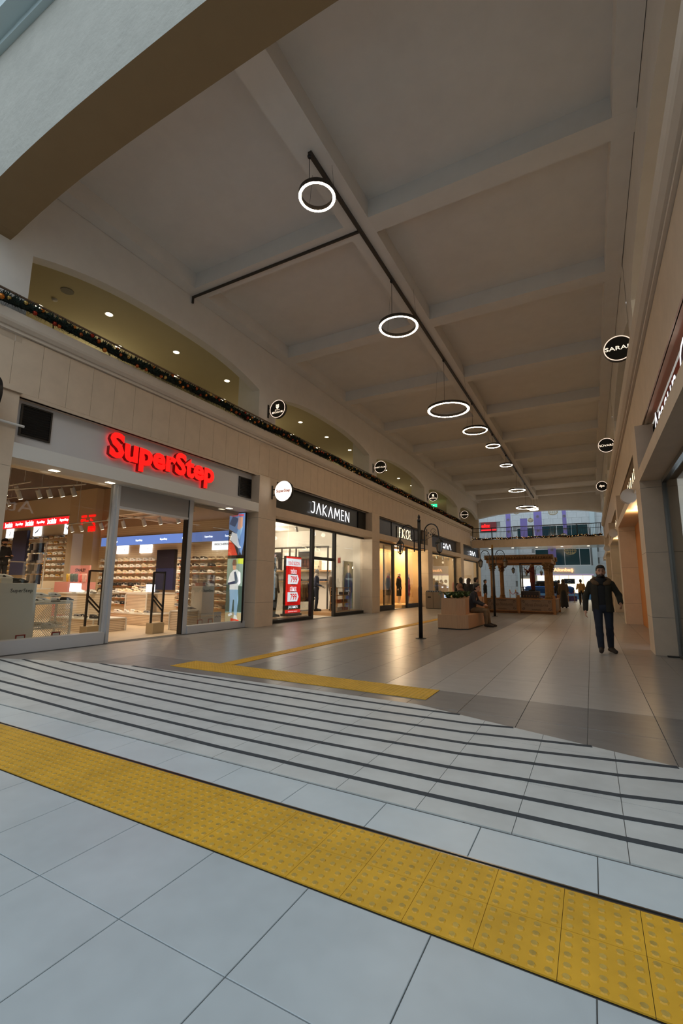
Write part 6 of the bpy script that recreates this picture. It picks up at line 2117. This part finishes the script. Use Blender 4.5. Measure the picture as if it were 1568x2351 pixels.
# ================================================================== planter, bin, light sign, chair
WOODP = mat('pale_plywood', srgb(188, 150, 114), .5, noise=.08, scale=4, stretch=(8, 8, .6))
pt = thing('planter_bench', 'pale plywood planter with seat ledge and ferns', 'planter')
basep = [(-4.16, 13.82), (-3.55, 13.74), (-3.27, 13.95), (-3.20, 15.75), (-3.27, 17.2), (-3.55, 17.4), (-4.16, 17.35), (-4.22, 15.6)]
MB().prism(basep, .03, .42).build('seat_base', WOODP, pt)
MB().prism([(x * .985 - .0575, y * .99 + .155) for x, y in basep], 0, .03).build('toe_recess', BLACK_M, pt)
upp = [(-4.09, 13.98), (-3.62, 13.92), (-3.38, 14.10), (-3.37, 14.55), (-3.72, 14.62), (-3.72, 16.7), (-3.38, 16.8), (-3.42, 17.1), (-4.09, 17.2)]
up_o = MB()
for i in range(len(upp)):
    a, b = upp[i], upp[(i + 1) % len(upp)]
    c = (-3.9, 15.5)
    ai = (a[0] + (c[0] - a[0]) * .08, a[1] + (c[1] - a[1]) * .03); bi = (b[0] + (c[0] - b[0]) * .08, b[1] + (c[1] - b[1]) * .03)
    up_o.add([(*a, .42), (*b, .42), (*b, .90), (*a, .90), (*ai, .90), (*bi, .90), (*bi, .6), (*ai, .6)], [(0, 1, 2, 3), (3, 2, 5, 4), (4, 5, 6, 7)])
up_o.build('planter_box', WOODP, pt)
MB().prism([(a[0] + (-3.9 - a[0]) * .07, a[1] + (15.5 - a[1]) * .025) for a in upp], .6, .84).build('soil', mat('soil', srgb(46, 36, 28), .95), pt)
LEAF = mat('fern_green', srgb(58, 84, 36), .6, noise=.25, scale=9)
for i, (x, y) in enumerate(((-3.95, 14.3), (-3.7, 14.45), (-3.95, 15.0), (-3.9, 15.8), (-3.9, 16.5))):
    f = thing('fern', 'green fern in the planter, %s from the front' % ORD[i], 'plant', (x, y, .84), group='ferns in the plywood planter')
    fr_ = random.Random(i)
    for k in range(9):
        a = 2 * PI * k / 9 + fr_.uniform(-.2, .2)
        L = fr_.uniform(.26, .36)
        m_ = MB()
        pts = [(L * q * math.cos(a), L * q * math.sin(a), .22 * math.sin(q * 2.4) + .02) for q in (0, .25, .5, .75, 1)]
        m_.tube(pts, .004, 4)
        for j in range(1, 5):
            for s in (-1, 1):
                p = Vector(pts[j]); pd = Vector(pts[j]) - Vector(pts[j - 1])
                sd = Vector((-math.sin(a), math.cos(a), 0)) * s * .075 * (1.15 - j * .18)
                m_.add([p - pd * .35, p + sd * .6 - pd * .1, p + sd + pd * .15, p + pd * .25], [(0, 1, 2, 3)])
                p2 = p - pd * .5
                m_.add([p2 - pd * .3, p2 + sd * .6 - pd * .1, p2 + sd + pd * .15, p2 + pd * .2], [(0, 1, 2, 3)])
        m_.build('frond', LEAF, f)
bn = thing('recycling_bin', 'stainless steel recycling bin with dark slot by the fourth pillar', 'bin', (-7.75, 25.2, 0))
MB().box(-.42, .42, -.25, .25, .03, .90).build('body', mat('bin_steel', srgb(140, 134, 126), .35, .7), bn)
MB().box(-.40, .40, -.23, .23, 0, .03).build('foot', BLACK_M, bn)
MB().box(-.30, -.12, -.256, -.25, .58, .66).build('slot', BLACKP, bn)
MB().box(.0, .015, -.256, -.25, .03, .90).build('seam', BLACK_M, bn)
for i in range(6):
    MB().add([(-.40 + .135 * i, -.24, .90), (-.31 + .135 * i, -.24, .90), (-.36 + .135 * i, -.24, .98), (-.40 + .135 * i, .24, .90), (-.31 + .135 * i, .24, .90), (-.36 + .135 * i, .24, .98)], [(0, 1, 2), (5, 4, 3), (0, 2, 5, 3), (1, 4, 5, 2), (0, 3, 4, 1)]).build('lid_fin', BLACK_M, bn)
ls = thing('light_sign', 'small upright blue-white light sign on the floor behind the bin', 'sign', (-8.25, 29.5, 0))
MB().box(-.14, .14, -.06, .06, .12, .78).build('panel', mat('blue_white_panel', (.6, .75, 1), .5, emit=1.2, ecol=(.5, .68, 1)), ls)
MB().box(-.18, .18, -.10, .10, 0, .12).build('foot', BLACK_M, ls)
for i in range(5):
    MB().box(-.09, .09, -.062, -.061, .22 + .11 * i, .27 + .11 * i).build('printed_mark', GREYP, ls)
ch = thing('wooden_chair', 'orange-brown wooden chair with a slanted back near the kiosk', 'chair', (-4.55, 21.6, 0), .5)
CHW = mat('orange_wood', srgb(150, 86, 44), .5, noise=.1, scale=6)
MB().box(-.2, .2, -.2, .2, .43, .46).build('seat', CHW, ch)
MB().add([(-.2, .18, .46), (.2, .18, .46), (.2, .30, 1.02), (-.2, .30, 1.02), (-.2, .21, .46), (.2, .21, .46), (.2, .33, 1.02), (-.2, .33, 1.02)], [(0, 1, 2, 3), (7, 6, 5, 4), (0, 4, 5, 1), (2, 6, 7, 3), (1, 5, 6, 2), (0, 3, 7, 4)]).build('backrest', CHW, ch)
for sx in (-.17, .17):
    for sy in (-.17, .17):
        MB().box(sx - .02, sx + .02, sy - .02, sy + .02, 0, .43).build('leg', CHW, ch)

# ================================================================== golden kiosk
GILT = mat('gilt_wood', srgb(128, 92, 46), .5, .25, noise=.25, scale=7, bump=.3, bscale=30)
GILT2 = mat('gilt_carving', srgb(112, 80, 42), .5, .25, noise=.45, scale=16, bump=.8, bscale=22)
PINEW = mat('honey_pine', srgb(146, 98, 48), .5, noise=.1, scale=5, stretch=(6, 6, .5))
ks = thing('kiosk', 'golden kiosk with fluted columns and a carved canopy beam', 'kiosk', (-3.05, 25.1, 0))


def flut(x, y):
    n = 24
    prof = [(.115, .70), (.135, .72), (.135, .78), (.105, .82)]
    MB().lathe((x, y, 0), [(.16, .60), (.16, .70), (.13, .72), (.14, .78), (.11, .82)], 20).build('column_base', GILT, ks)
    b = MB()
    vs = []
    for z, r in ((.82, .110), (2.02, .098)):
        for k in range(n):
            rr = r * (1.0 if k % 2 else .86)
            vs.append((x + rr * math.cos(2 * PI * k / n), y + rr * math.sin(2 * PI * k / n), z))
    b.add(vs, [[k, (k + 1) % n, n + (k + 1) % n, n + k] for k in range(n)])
    b.build('column_shaft', GILT, ks)
    c = MB()
    c.lathe((x, y, 0), [(.11, 2.02), (.125, 2.05), (.11, 2.08), (.14, 2.18), (.13, 2.20), (.17, 2.30), (.20, 2.36), (.20, 2.40)], 16)
    for k in range(8):
        a = 2 * PI * k / 8
        for z, r, h in ((2.10, .13, .09), (2.22, .155, .1)):
            c.sphere((x + r * math.cos(a), y + r * math.sin(a), z + h * .5), .035, 6, 5, 1.3)
    c.build('capital', GILT2, ks)


for x in (-1.25, 1.22):
    for y in (-1.35, 1.35):
        flut(x, y)
for y in (-1.35, 1.35):
    MB().box(-1.5, 1.47, y - .16, y + .16, 2.40, 2.56).build('beam', PINEW, ks)
    e = MB()
    e.prism([(y - .20, 2.56), (y + .20, 2.56), (y + .24, 2.70), (y + .22, 2.78), (y - .22, 2.78), (y - .24, 2.70)], -1.58, 1.55, 'x')
    for i in range(26):
        for s in (-1, 1):
            e.sphere((-1.52 + .12 * i, y + s * .225, 2.63), .05, 6, 5, 1.1)
    e.build('carved_cornice', GILT2, ks)
for x in (-1.3, 1.27):
    MB().box(x - .15, x + .15, -1.2, 1.2, 2.40, 2.56).build('beam', PINEW, ks)
    MB().box(x - .2, x + .2, -1.1, 1.1, 2.56, 2.76).build('carved_cornice', GILT2, ks)
MB().box(-1.55, 1.5, -1.55, 1.55, 0, .60).build('counter_core', PINEW, ks)
MB().box(-1.52, 1.47, -1.57, 1.57, .60, .64).build('counter_top', mat('red_top', srgb(120, 50, 34), .5), ks)
PANELB = mat('panel_board', srgb(128, 104, 84), .6, noise=.08, scale=4)
SCRIPT = mat('script_brown', srgb(72, 52, 38), .7)
for i, (x0, x1) in enumerate(((-1.52, -.10), (.02, 1.44))):
    p = link('fence_panel', None, ks)
    MB().box(x0, x1, -1.66, -1.60, .14, .66).build('board', PANELB, p)
    MB().box(x0, x1, -1.68, -1.60, .66, .70).box(x0, x1, -1.68, -1.60, .10, .14).box(x0, x0 + .04, -1.68, -1.60, .14, .66).box(x1 - .04, x1, -1.68, -1.60, .14, .66).build('frame', PINEW, p)
    put_text(MB(), 'Maraş Dondurma', ((x0 + x1) / 2, -1.663, .40), AX_FRONT, 1.0, .17, 0, -.005, shear=.35).build('script', SCRIPT, p)
    o = MB()
    for sx in (-1, 1):
        for sz in (-1, 1):
            cx_, cz_ = (x0 + x1) / 2 + sx * .56, .40 + sz * .15
            o.tube([(cx_ + sx * (.07 - .06 * q / 7) * math.cos(q), -1.663, cz_ + sz * (.07 - .06 * q / 7) * math.sin(q)) for q in [.45 * k for k in range(15)]], .010, 5)
    for sz in (-1, 1):
        o.tube([((x0 + x1) / 2 - .2 + .05 * k, -1.663, .40 + sz * (.19 + .02 * (k % 2))) for k in range(9)], .010, 5)
    o.build('scroll_ornament', SCRIPT, p)
for x in (-1.58, -.04, 1.50):
    MB().box(x - .055, x + .055, -1.72, -1.60, 0, .86).build('fence_post', PINEW, ks)
p = link('fence_panel', None, ks)
MB().box(1.50, 1.56, -1.55, 1.0, .14, .66).build('board', PANELB, p)
MB().box(1.49, 1.58, -1.55, 1.0, .66, .70).box(1.49, 1.58, -1.55, 1.0, .10, .14).build('frame', PINEW, p)
MB().box(1.46, 1.60, 1.0, 1.12, 0, .86).build('fence_post', PINEW, ks)
MB().box(-1.3 + 1.0, .85, -.6, .6, .64, .72).build('step', GILT2, ks)
pd = thing('service_box', 'dark box with a black pole on the kiosk counter', 'box', (-2.75, 25.0, .72))
MB().box(-.32, .45, -.4, .4, 0, .32).build('body', mat('dark_box', srgb(36, 24, 20), .5), pd)
MB().cyl((-.34, -.42, 0), (-.34, -.42, 1.7), .03, n=8).build('pole', BLACK_M, pd)
MB().box(-.36, .95, -.44, -.40, 1.66, 1.70).build('top_bar', BLACK_M, pd)
for i in range(6):
    MB().cyl((-.25 + .13 * i, -.405, .08), (-.25 + .13 * i, -.41, .08), .03, n=8).build('knob', PINEW, pd)
person('figure in a dark red costume and tall tan headgear on the kiosk', (-2.62, 25.2, 1.045), -1.0, dict(wrR=(-.18, -.30, 1.28), elR=(-.28, -.10, 1.12), wrL=(.20, -.28, 1.2), elL=(.27, -.05, 1.10)), .84,
       dict(top=cloth('dark_red', 92, 30, 26), hem=.5, legs=cloth('maroon', 80, 28, 26), headscarf=cloth('tan_headgear', 130, 92, 54), scarf=cloth('dark_red2', 60, 22, 22)), vox=.022, name='costumed_figure', cat='figure')
# ================================================================== bridge across the arcade
br = struct('wall_bridge', 'footbridge across the far end of the arcade')
MB().box(-8.9, 1.1, 40.06, 43.2, 4.50, 5.12).build('deck', CREAM, br)
i = 0
x = -8.9
while x < 1.05:
    MB().box(x + .004, min(x + 1.12, 1.1) - .004, 40.02, 40.06, 4.47, 5.15).build('fascia_panel', CREAM, br)
    x += 1.12
SOF = mat('polished_soffit', srgb(206, 204, 196), .18, .3)
for k in range(9):
    MB().box(-8.9 + 1.11 * k + .004, -8.9 + 1.11 * (k + 1) - .004, 40.06, 43.2, 4.485, 4.50).build('soffit_panel', SOF, br)
for k in range(5):
    t = thing('downlight', 'small warm lamp in the bridge soffit, %s from the left' % ORD[k], 'downlight', (-7.6 + 1.9 * k, 41.2, 4.485), group='lamps in the bridge soffit')
    MB().cyl((0, 0, -.012), (0, 0, 0), .09, n=12).build('lens', SPOTDIM, t)
rl_ = thing('bridge_railing', 'dark metal railing with close balusters on the footbridge', 'railing', (0, 40.12, 5.15))
MB().box(-8.85, 1.0, -.025, .025, .98, 1.03).build('top_rail', BLACK_M, rl_)
MB().box(-8.85, 1.0, -.012, .012, .66, .69).build('middle_rail', BLACK_M, rl_)
MB().box(-8.85, 1.0, -.012, .012, .08, .11).build('bottom_rail', BLACK_M, rl_)
bm = MB().box(-.008, .008, -.008, .008, .11, .98).mesh('baluster', BLACK_M)
for k in range(88):
    link('baluster', bm, rl_, (-8.80 + .1115 * k, 0, 0))
pm2 = MB().box(-.025, .025, -.025, .025, 0, .98).mesh('post', BLACK_M)
for k in range(7):
    link('post', pm2, rl_, (-8.8 + 1.62 * k, .0, 0))
garland('dark garland with tiny lights along the foot of the bridge railing', [(-8.8 + 9.8 * k / 30, 40.0, 5.22 + .03 * math.sin(k * 1.3)) for k in range(31)], .10, 260, 0, 60, (0, -1, .1), 9, (.03, .05), lights=70)

# ================================================================== far atrium
FW = mat('far_stone', srgb(196, 200, 200), .6, noise=.05, scale=2)
FTEAL = mat('teal_dark_glass', srgb(20, 58, 62), .12, .0, spec=.6)
wf = struct('wall_far', 'pale stone facade across the far atrium')
MB().box(-13.6, 3.2, 53.12, 53.4, 0, 13).build('core', mat('far_joint', srgb(140, 140, 136), .8), wf)
holes = [(-5.1, .3, 0, 5.3), (-4.4, .15, 6.2, 7.75), (-6.9, -5.0, 6.2, 7.6), (-6.75, -5.1, 0, 2.1), (-10.8, -8.9, 7.3, 8.5)]
slabs = MB()
big = []
z = 0.0
r = 0
while z < 9.6:
    x = -13.5 + (.45 if r % 2 else 0)
    while x < 3.1:
        c = (x + .45, z + .3)
        if not any(a - .2 < c[0] < b + .2 and c0 - .15 < c[1] < d + .15 for a, b, c0, d in holes):
            if -9.5 < c[0] < 1.2:
                big.append((x, z))
            else:
                slabs.box(x + .006, x + .894, 53.06, 53.12, z + .006, z + .594)
        x += .9
    z += .6
    r += 1
sm = MB().box(.006, .894, -.06, 0, .006, .594).mesh('stone_slab', FW)
for x, z in big:
    link('stone_slab', sm, wf, (x, 53.12, z))
slabs.build('outer_slabs', FW, wf, kind='stuff')
for n, (x0, x1, z0, z1) in enumerate(((-4.25, .05, 6.35, 7.62), (-6.75, -5.1, 6.35, 7.5), (-5.05, .07, 3.48, 5.12))):
    w_ = struct('window_%d' % (14 + n), 'dark teal window of the far facade, number %s from above' % ORD[n])
    MB().box(x0, x1, 53.0, 53.06, z0, z1).build('pane', FTEAL, w_)
    f = MB().box(x0 - .06, x0, 52.97, 53.1, z0 - .06, z1 + .06).box(x1, x1 + .06, 52.97, 53.1, z0 - .06, z1 + .06).box(x0, x1, 52.97, 53.1, z0 - .06, z0).box(x0, x1, 52.97, 53.1, z1, z1 + .06)
    k = x0 + 1.4
    while k < x1 - .3:
        f.box(k - .02, k + .02, 52.99, 53.05, z0, z1); k += 1.4
    f.build('frame', WHITE, w_)
# jewellery shop on the ground floor
js = struct('trim_9', 'pale blue-grey band over the jewellery shop')
MB().box(-5.1, .3, 52.9, 53.06, 2.55, 3.42).build('band', mat('band_blue_grey', srgb(190, 204, 206), .5), js)
MB().box(-5.1, .3, 52.88, 53.0, 2.38, 2.55).build('lilac_strip', mat('lilac_strip', srgb(186, 170, 196), .5, emit=.25, ecol=srgb(186, 170, 196)), js)
MB().box(.3, .75, 52.8, 53.1, 0, 9).build('pilaster', mat('band_blue_grey', (0, 0, 0)), js)
MB().box(-6.95, -6.75, 52.8, 53.1, 0, 5.4).build('pilaster', mat('band_blue_grey', (0, 0, 0)), js)
sg = thing('shop_sign', 'orange-lit serif name over the bright jewellery shop', 'sign')
letters(sg, 'Altınbaş', (-2.45, 52.82, 2.93), AX_FRONT, 1.85, .44, .08, mat('orange_lit', (1, .6, .35), .4, emit=1.6, ecol=(1, .45, .2)), bold=.015)
w_ = struct('window_17', 'brightly lit jewellery window')
MB().box(-5.0, .1, 52.95, 53.0, .62, 2.38).build('lit_back', mat('jewellery_glow', (1, .9, .7), .5, emit=1.5, ecol=(1, .86, .58)), w_)
MB().box(-5.0, .1, 52.7, 53.0, 0, .62).build('blue_counter', mat('counter_blue', srgb(86, 130, 166), .5), w_)
for x in (-3.3, -2.9, -2.0, -.7):
    MB().box(x - .015, x + .015, 52.90, 52.95, .62, 2.38).build('mullion', mat('pale_gold', srgb(190, 160, 110), .4), w_)
pane(w_, 0, 0, 0, 0, 0) if False else None
t = thing('wall_screen', 'dark landscape screen in the jewellery window', 'screen', (-1.95, 52.9, 1.55))
MB().box(-.5, .5, -.05, 0, 0, .5).build('panel', mat('dark_screen', srgb(22, 30, 34), .2), t)
MB().tube([(.16 * math.cos(a), -.055, .25 + .1 * math.sin(a)) for a in [2 * PI * k / 16 for k in range(16)]], .012, 5, True).build('picture_mark', mat('screen_mark', srgb(150, 160, 160), .5), t)
for i, x in enumerate((-3.75, -3.2)):
    t = thing('round_plate', '%s round blue-grey emblem in the jewellery window' % ['left', 'right'][i], 'emblem', (x, 52.9, 1.72))
    MB().cyl((0, 0, 0), (0, -.03, 0), .19, n=20).build('disc', mat('emblem_blue', srgb(110, 130, 150), .5), t)
    MB().box(-.12, .12, -.034, -.03, -.03, .03).build('mark', WHITE, t)
w_ = struct('window_18', 'bright white doorway left of the jewellery shop')
MB().box(-6.6, -5.25, 52.95, 53.0, .2, 2.05).build('lit_back', mat('white_door_glow', (1, .97, .9), .5, emit=1.8, ecol=(1, .95, .84)), w_)
MB().box(-6.6, -5.25, 52.9, 52.95, 1.1, 1.15).box(-6.66, -6.6, 52.9, 53.0, 0, 2.1).box(-5.25, -5.19, 52.9, 53.0, 0, 2.1).box(-6.66, -5.19, 52.9, 53.0, 2.05, 2.12).build('frame', mat('pale_gold', (0, 0, 0)), w_)
t = thing('led_sign', 'red lit shop sign on the upper far-left facade', 'sign', (-9.8, 53.06, 7.35))
MB().box(-.85, .85, -.1, 0, 0, 1.05).build('panel', mat('maroon_panel', srgb(120, 34, 34), .5), t)
put_text(MB(), 'akz', (-.3, -.13, .62), AX_FRONT, .95, .42, .04, .05).build('letter_row', REDEM, t)
MB().box(-.85, .85, -.11, -.1, .06, .22).build('red_strip', REDLED, t)
# side walls of the far atrium
swall('wall_atrium_left', -13.75, -13.6, 44, 53.4, 0, 13, FW, 'left side wall of the far atrium')
swall('wall_atrium_right', 3.2, 3.35, 44, 53.4, 0, 13, FW, 'right side wall of the far atrium')
swall('wall_end_left', -13.7, -9.0, 43.8, 44.0, 0, 8.6, CREAM, 'end wall left of the bridge')
swall('wall_end_right', 1.2, 3.3, 43.8, 44.0, 0, 8.6, CREAM, 'end wall right of the bridge')
# lilac banners and wire ornaments hanging in the far atrium
LIL = mat('lilac_banner', srgb(140, 128, 200), .7)
for i, (x, w, z0, z1, lb) in enumerate(((-6.95, .46, 5.6, 8.6, 'narrow lilac banner, leftmost in the far atrium'), (-5.5, .66, 5.4, 7.9, 'broad plain lilac banner, second from the left in the far atrium'), (-4.2, .72, 5.4, 8.9, 'broad lilac banner with flower discs in the far atrium'), (-1.85, .34, 5.6, 8.7, 'narrow lilac banner, rightmost in the far atrium'),
                                     (-3.1, .7, 3.6, 5.1, 'low lilac banner seen under the bridge'))):
    t = thing('hanging_banner', lb, 'banner', (x, 48.0, z0))
    MB().box(-w / 2, w / 2, -.01, .01, 0, z1 - z0).build('cloth', LIL, t)
    MB().cyl((-w / 2 - .03, 0, z1 - z0), (w / 2 + .03, 0, z1 - z0), .018, n=6).build('rod', STEEL, t)
    MB().cyl((0, 0, z1 - z0), (0, 0, 12.9 - z0), .006, n=4).build('cord', STEEL, t)
    if i != 1:
        for zz in (.75, .35):
            fl = MB()
            for a in range(5):
                fl.cyl((.09 * math.cos(a * 1.257), -.012, (z1 - z0) * zz + .09 * math.sin(a * 1.257)), (.09 * math.cos(a * 1.257), -.02, (z1 - z0) * zz + .09 * math.sin(a * 1.257)), .075, n=10)
            fl.build('flower_print', mat('flower_grey', srgb(150, 140, 160), .6), t)
GOLDW = mat('gold_wire', srgb(200, 176, 120), .3, .8)
for i, (x, y, z, rr, lb) in enumerate(((-4.75, 47, 7.55, .24, 'small gold wire ornament hanging left of the bridge centre'), (-2.75, 47, 8.25, .42, 'large gold wire ornament hanging over the bridge'), (-1.95, 47, 5.85, .34, 'gold wire ornament hanging low at the right'), (-6.0, 47, 8.5, .35, 'faint gold wire ornament near the arch'), (-1.5, 47, 4.55, .5, 'gold wire ornament seen under the bridge'))):
    t = thing('wire_ornament', lb, 'ornament', (x, y, z), group='wire ornaments in the far atrium')
    w_ = MB()
    for k in range(8):
        a = PI * k / 8
        w_.tube([(rr * math.cos(q) * math.cos(a), rr * math.cos(q) * math.sin(a), .75 * rr * math.sin(q)) for q in [2 * PI * j / 16 for j in range(16)]], .012, 4, True)
    for q in (-.6, 0, .6):
        w_.tube([(rr * math.cos(q) * math.cos(a), rr * math.cos(q) * math.sin(a), .75 * rr * math.sin(q)) for a in [2 * PI * j / 16 for j in range(16)]], .012, 4, True)
    w_.build('wire_globe', GOLDW, t)
    MB().add([(-rr, 0, .7 * rr), (0, -.1, 1.0 * rr), (rr * .7, 0, .8 * rr), (0, .1, .85 * rr)], [(0, 1, 2, 3)]).build('leaf_cap', WHITE, t)
    MB().cyl((0, 0, .75 * rr), (0, 0, 12.9 - z), .006, n=4).build('cord', STEEL, t)
for i, y in enumerate((47.0, 48.0)):
    o = MB().box(-13.6, 3.2, y - .06, y + .06, 12.9, 13.0).build('trim_%d' % (20 + i), STEEL, kind='structure')
    o['label'] = '%s roof beam of the far atrium carrying the hanging decorations' % ORD[i]
# display car
car = thing('display_car', 'blue car shown on a patterned plinth behind the kiosk', 'car', (-3.55, 46.6, .42), .25)
BLU = mat('car_blue', srgb(40, 84, 150), .15, .3)
link('body', sdf_mesh('body', [('b', (0, 0, .52), (1.95, .72, .17), .12), ('b', (0, 0, .72), (1.75, .66, .05), .12)], .05, .08, material=BLU), car)
link('cabin', sdf_mesh('cabin', [('b', (-.1, 0, 1.05), (.85, .56, .16), .12), ('b', (-.1, 0, .9), (1.2, .6, .06), .1)], .05, .1, material=mat('car_glass', srgb(20, 26, 32), .08)), car)
MB().box(-.85, .65, -.6, .6, 1.315, 1.345).build('roof', BLU, car)
for sx in (-1.25, 1.25):
    for sy in (-.74, .74):
        b = MB(); b.smooth = False
        b.cyl((sx, sy - .1, .32), (sx, sy + .1, .32), .32, n=18).build('wheel', BLACKP, car)
for sy in (-.5, .5):
    MB().box(-2.09, -2.05, sy - .16, sy + .16, .6, .72).build('headlight', WHITELED, car)
t = thing('car_plinth', 'low plinth with purple patterned skirt under the blue car', 'plinth', (-3.55, 46.6, 0), .25)
MB().box(-2.2, 2.2, -1.0, 1.0, 0, .42).build('body', mat('purple_pattern', srgb(74, 54, 96), .7, noise=.9, scale=3), t)
# rope barriers
GOLD = mat('brass', srgb(190, 150, 80), .25, .9)
for g_, (bx, by, lb) in enumerate(((-1.75, 43.0, 'by the jewellery shop'), (-5.4, 36.5, 'behind the kiosk'))):
    for i in range(3):
        t = thing('rope_stanchion', '%s brass stanchion with red rope %s' % (ORD[i], lb), 'stanchion', (bx + .48 * i, by - .5 * (i % 2), 0))
        MB().lathe((0, 0, 0), [(.16, 0), (.16, .02), (.025, .04), (.022, .92), (.045, .94), (.045, .98), (.01, 1.02)], 12).build('post', GOLD, t)
        if i < 2:
            dx, dy = .48, -.5 * ((i + 1) % 2) + .5 * (i % 2)
            MB().tube([(dx * q, dy * q, .9 - .9 * q * (1 - q)) for q in [k / 8 for k in range(9)]], .02, 6).build('rope', mat('red_rope', srgb(150, 30, 36), .7), t)

# ================================================================== people in the arcade
SIT = dict(pelvis=(0, .06, .53), belly=(0, .03, .70), chest=(0, -.02, .90), neck=(0, -.07, 1.08), head=(0, -.13, 1.21), shR=(-.19, -.03, 1.03), shL=(.19, -.03, 1.03), elR=(-.26, -.10, .78), elL=(.26, -.10, .78), wrR=(-.13, -.32, .68), wrL=(.13, -.32, .68),
           hipR=(-.095, .03, .52), hipL=(.095, .03, .52), knR=(-.12, -.40, .50), knL=(.12, -.40, .50), anR=(-.12, -.42, .10), anL=(.12, -.46, .10), toeR=(-.13, -.60, .03), toeL=(.13, -.64, .03))
person('man in a dark hooded jacket and khaki trousers sitting on the planter', (-3.42, 15.35, .0), PI / 2, SIT, 1.0, dict(top=cloth('navy_hoodie', 40, 42, 50), hem=.46, seated=True, legs=cloth('khaki', 116, 94, 68), shoes=cloth('dark_boot', 50, 40, 32), hood=None), vox=.016)
sit2 = dict(SIT)
person('woman in a brown patterned headscarf sitting behind the planter', (-4.45, 18.1, .02), -PI / 2 - .3, sit2, 1.0, dict(top=cloth('black', 26, 25, 26), hem=.46, seated=True, headscarf=mat('scarf_pattern', srgb(126, 88, 64), .8, noise=.5, scale=22)), vox=.02)
st_ = thing('stool', 'small dark stool under the woman in the headscarf', 'stool', (-4.45, 18.1, 0))
MB().box(-.2, .2, -.2, .2, .38, .42).build('seat', BLACK_M, st_)
for sx in (-.16, .16):
    for sy in (-.16, .16):
        MB().box(sx - .015, sx + .015, sy - .015, sy + .015, 0, .38).build('leg', BLACK_M, st_)
person('dark-haired woman in a black coat, left of the group past the planter', (-5.45, 22.0, 0), PI + .3, None, .95, dict(top=cloth('black', 26, 25, 26), hem=.5, hairstyle='long'), vox=.02)
person('brown-haired woman in a black coat, right of the group past the planter', (-5.0, 21.7, 0), PI - .4, None, .93, dict(top=cloth('black', 26, 25, 26), hem=.5, hairstyle='long', hair=mat('brown_hair', srgb(44, 28, 22), .6)), vox=.02)
person('person in a black jacket with pale sleeve stripes by the wooden chair', (-4.88, 22.6, 0), PI * .7, None, .95, dict(top=mat('striped_sleeve', srgb(30, 29, 30), .8), hem=.8, scarf=cloth('pale_stripe', 150, 146, 140)), vox=.02)
person('person in dark clothes standing left of the kiosk columns', (-6.1, 31.0, 0), PI * .5, None, .95, dict(), vox=.025)
person('woman in a brown shawl and long black skirt walking away', (-1.50, 31.0, 0), PI, dict(elR=(-.23, -.05, 1.1), wrR=(-.2, -.22, .98), elL=(.26, .04, 1.1), wrL=(.24, -.05, .86)), .98, dict(top=cloth('brown_shawl', 84, 66, 46), hem=.58, bulk=1.2, skirt=cloth('black', 26, 25, 26), headscarf=cloth('brown_scarf2', 60, 46, 36)), vox=.02)
person('person in dark clothes walking just ahead of the brown-shawled woman', (-1.88, 33.6, 0), PI, None, .97, dict(), vox=.025)
person('man in a tan jacket and black trousers walking away', (-.66, 36.8, 0), PI, dict(knL=(.10, -.10, .5), anL=(.10, -.02, .12), wrL=(.2, -.28, 1.2), elL=(.26, -.05, 1.1)), 1.02, dict(top=cloth('tan_jacket', 168, 130, 76), hem=.86, legs=cloth('black', 26, 25, 26)), vox=.02)
person('shop assistant in a white shirt behind the jewellery counter', (-3.55, 52.3, 0), 0, None, .95, dict(top=cloth('white_shirt', 226, 224, 222)), vox=.03)

# only the larger emitters are sampled as lamps; the small lit letters and lenses just glow
for m in MATS.values():
    if m.name not in ('ring_light_led', 'jewellery_glow', 'white_door_glow', 'red_sign_face', 'blue_led_banner', 'lit_led_red', 'white_screen', 'lit_cream_back', 'white_disc_lit'):
        m.cycles.emission_sampling = 'NONE'
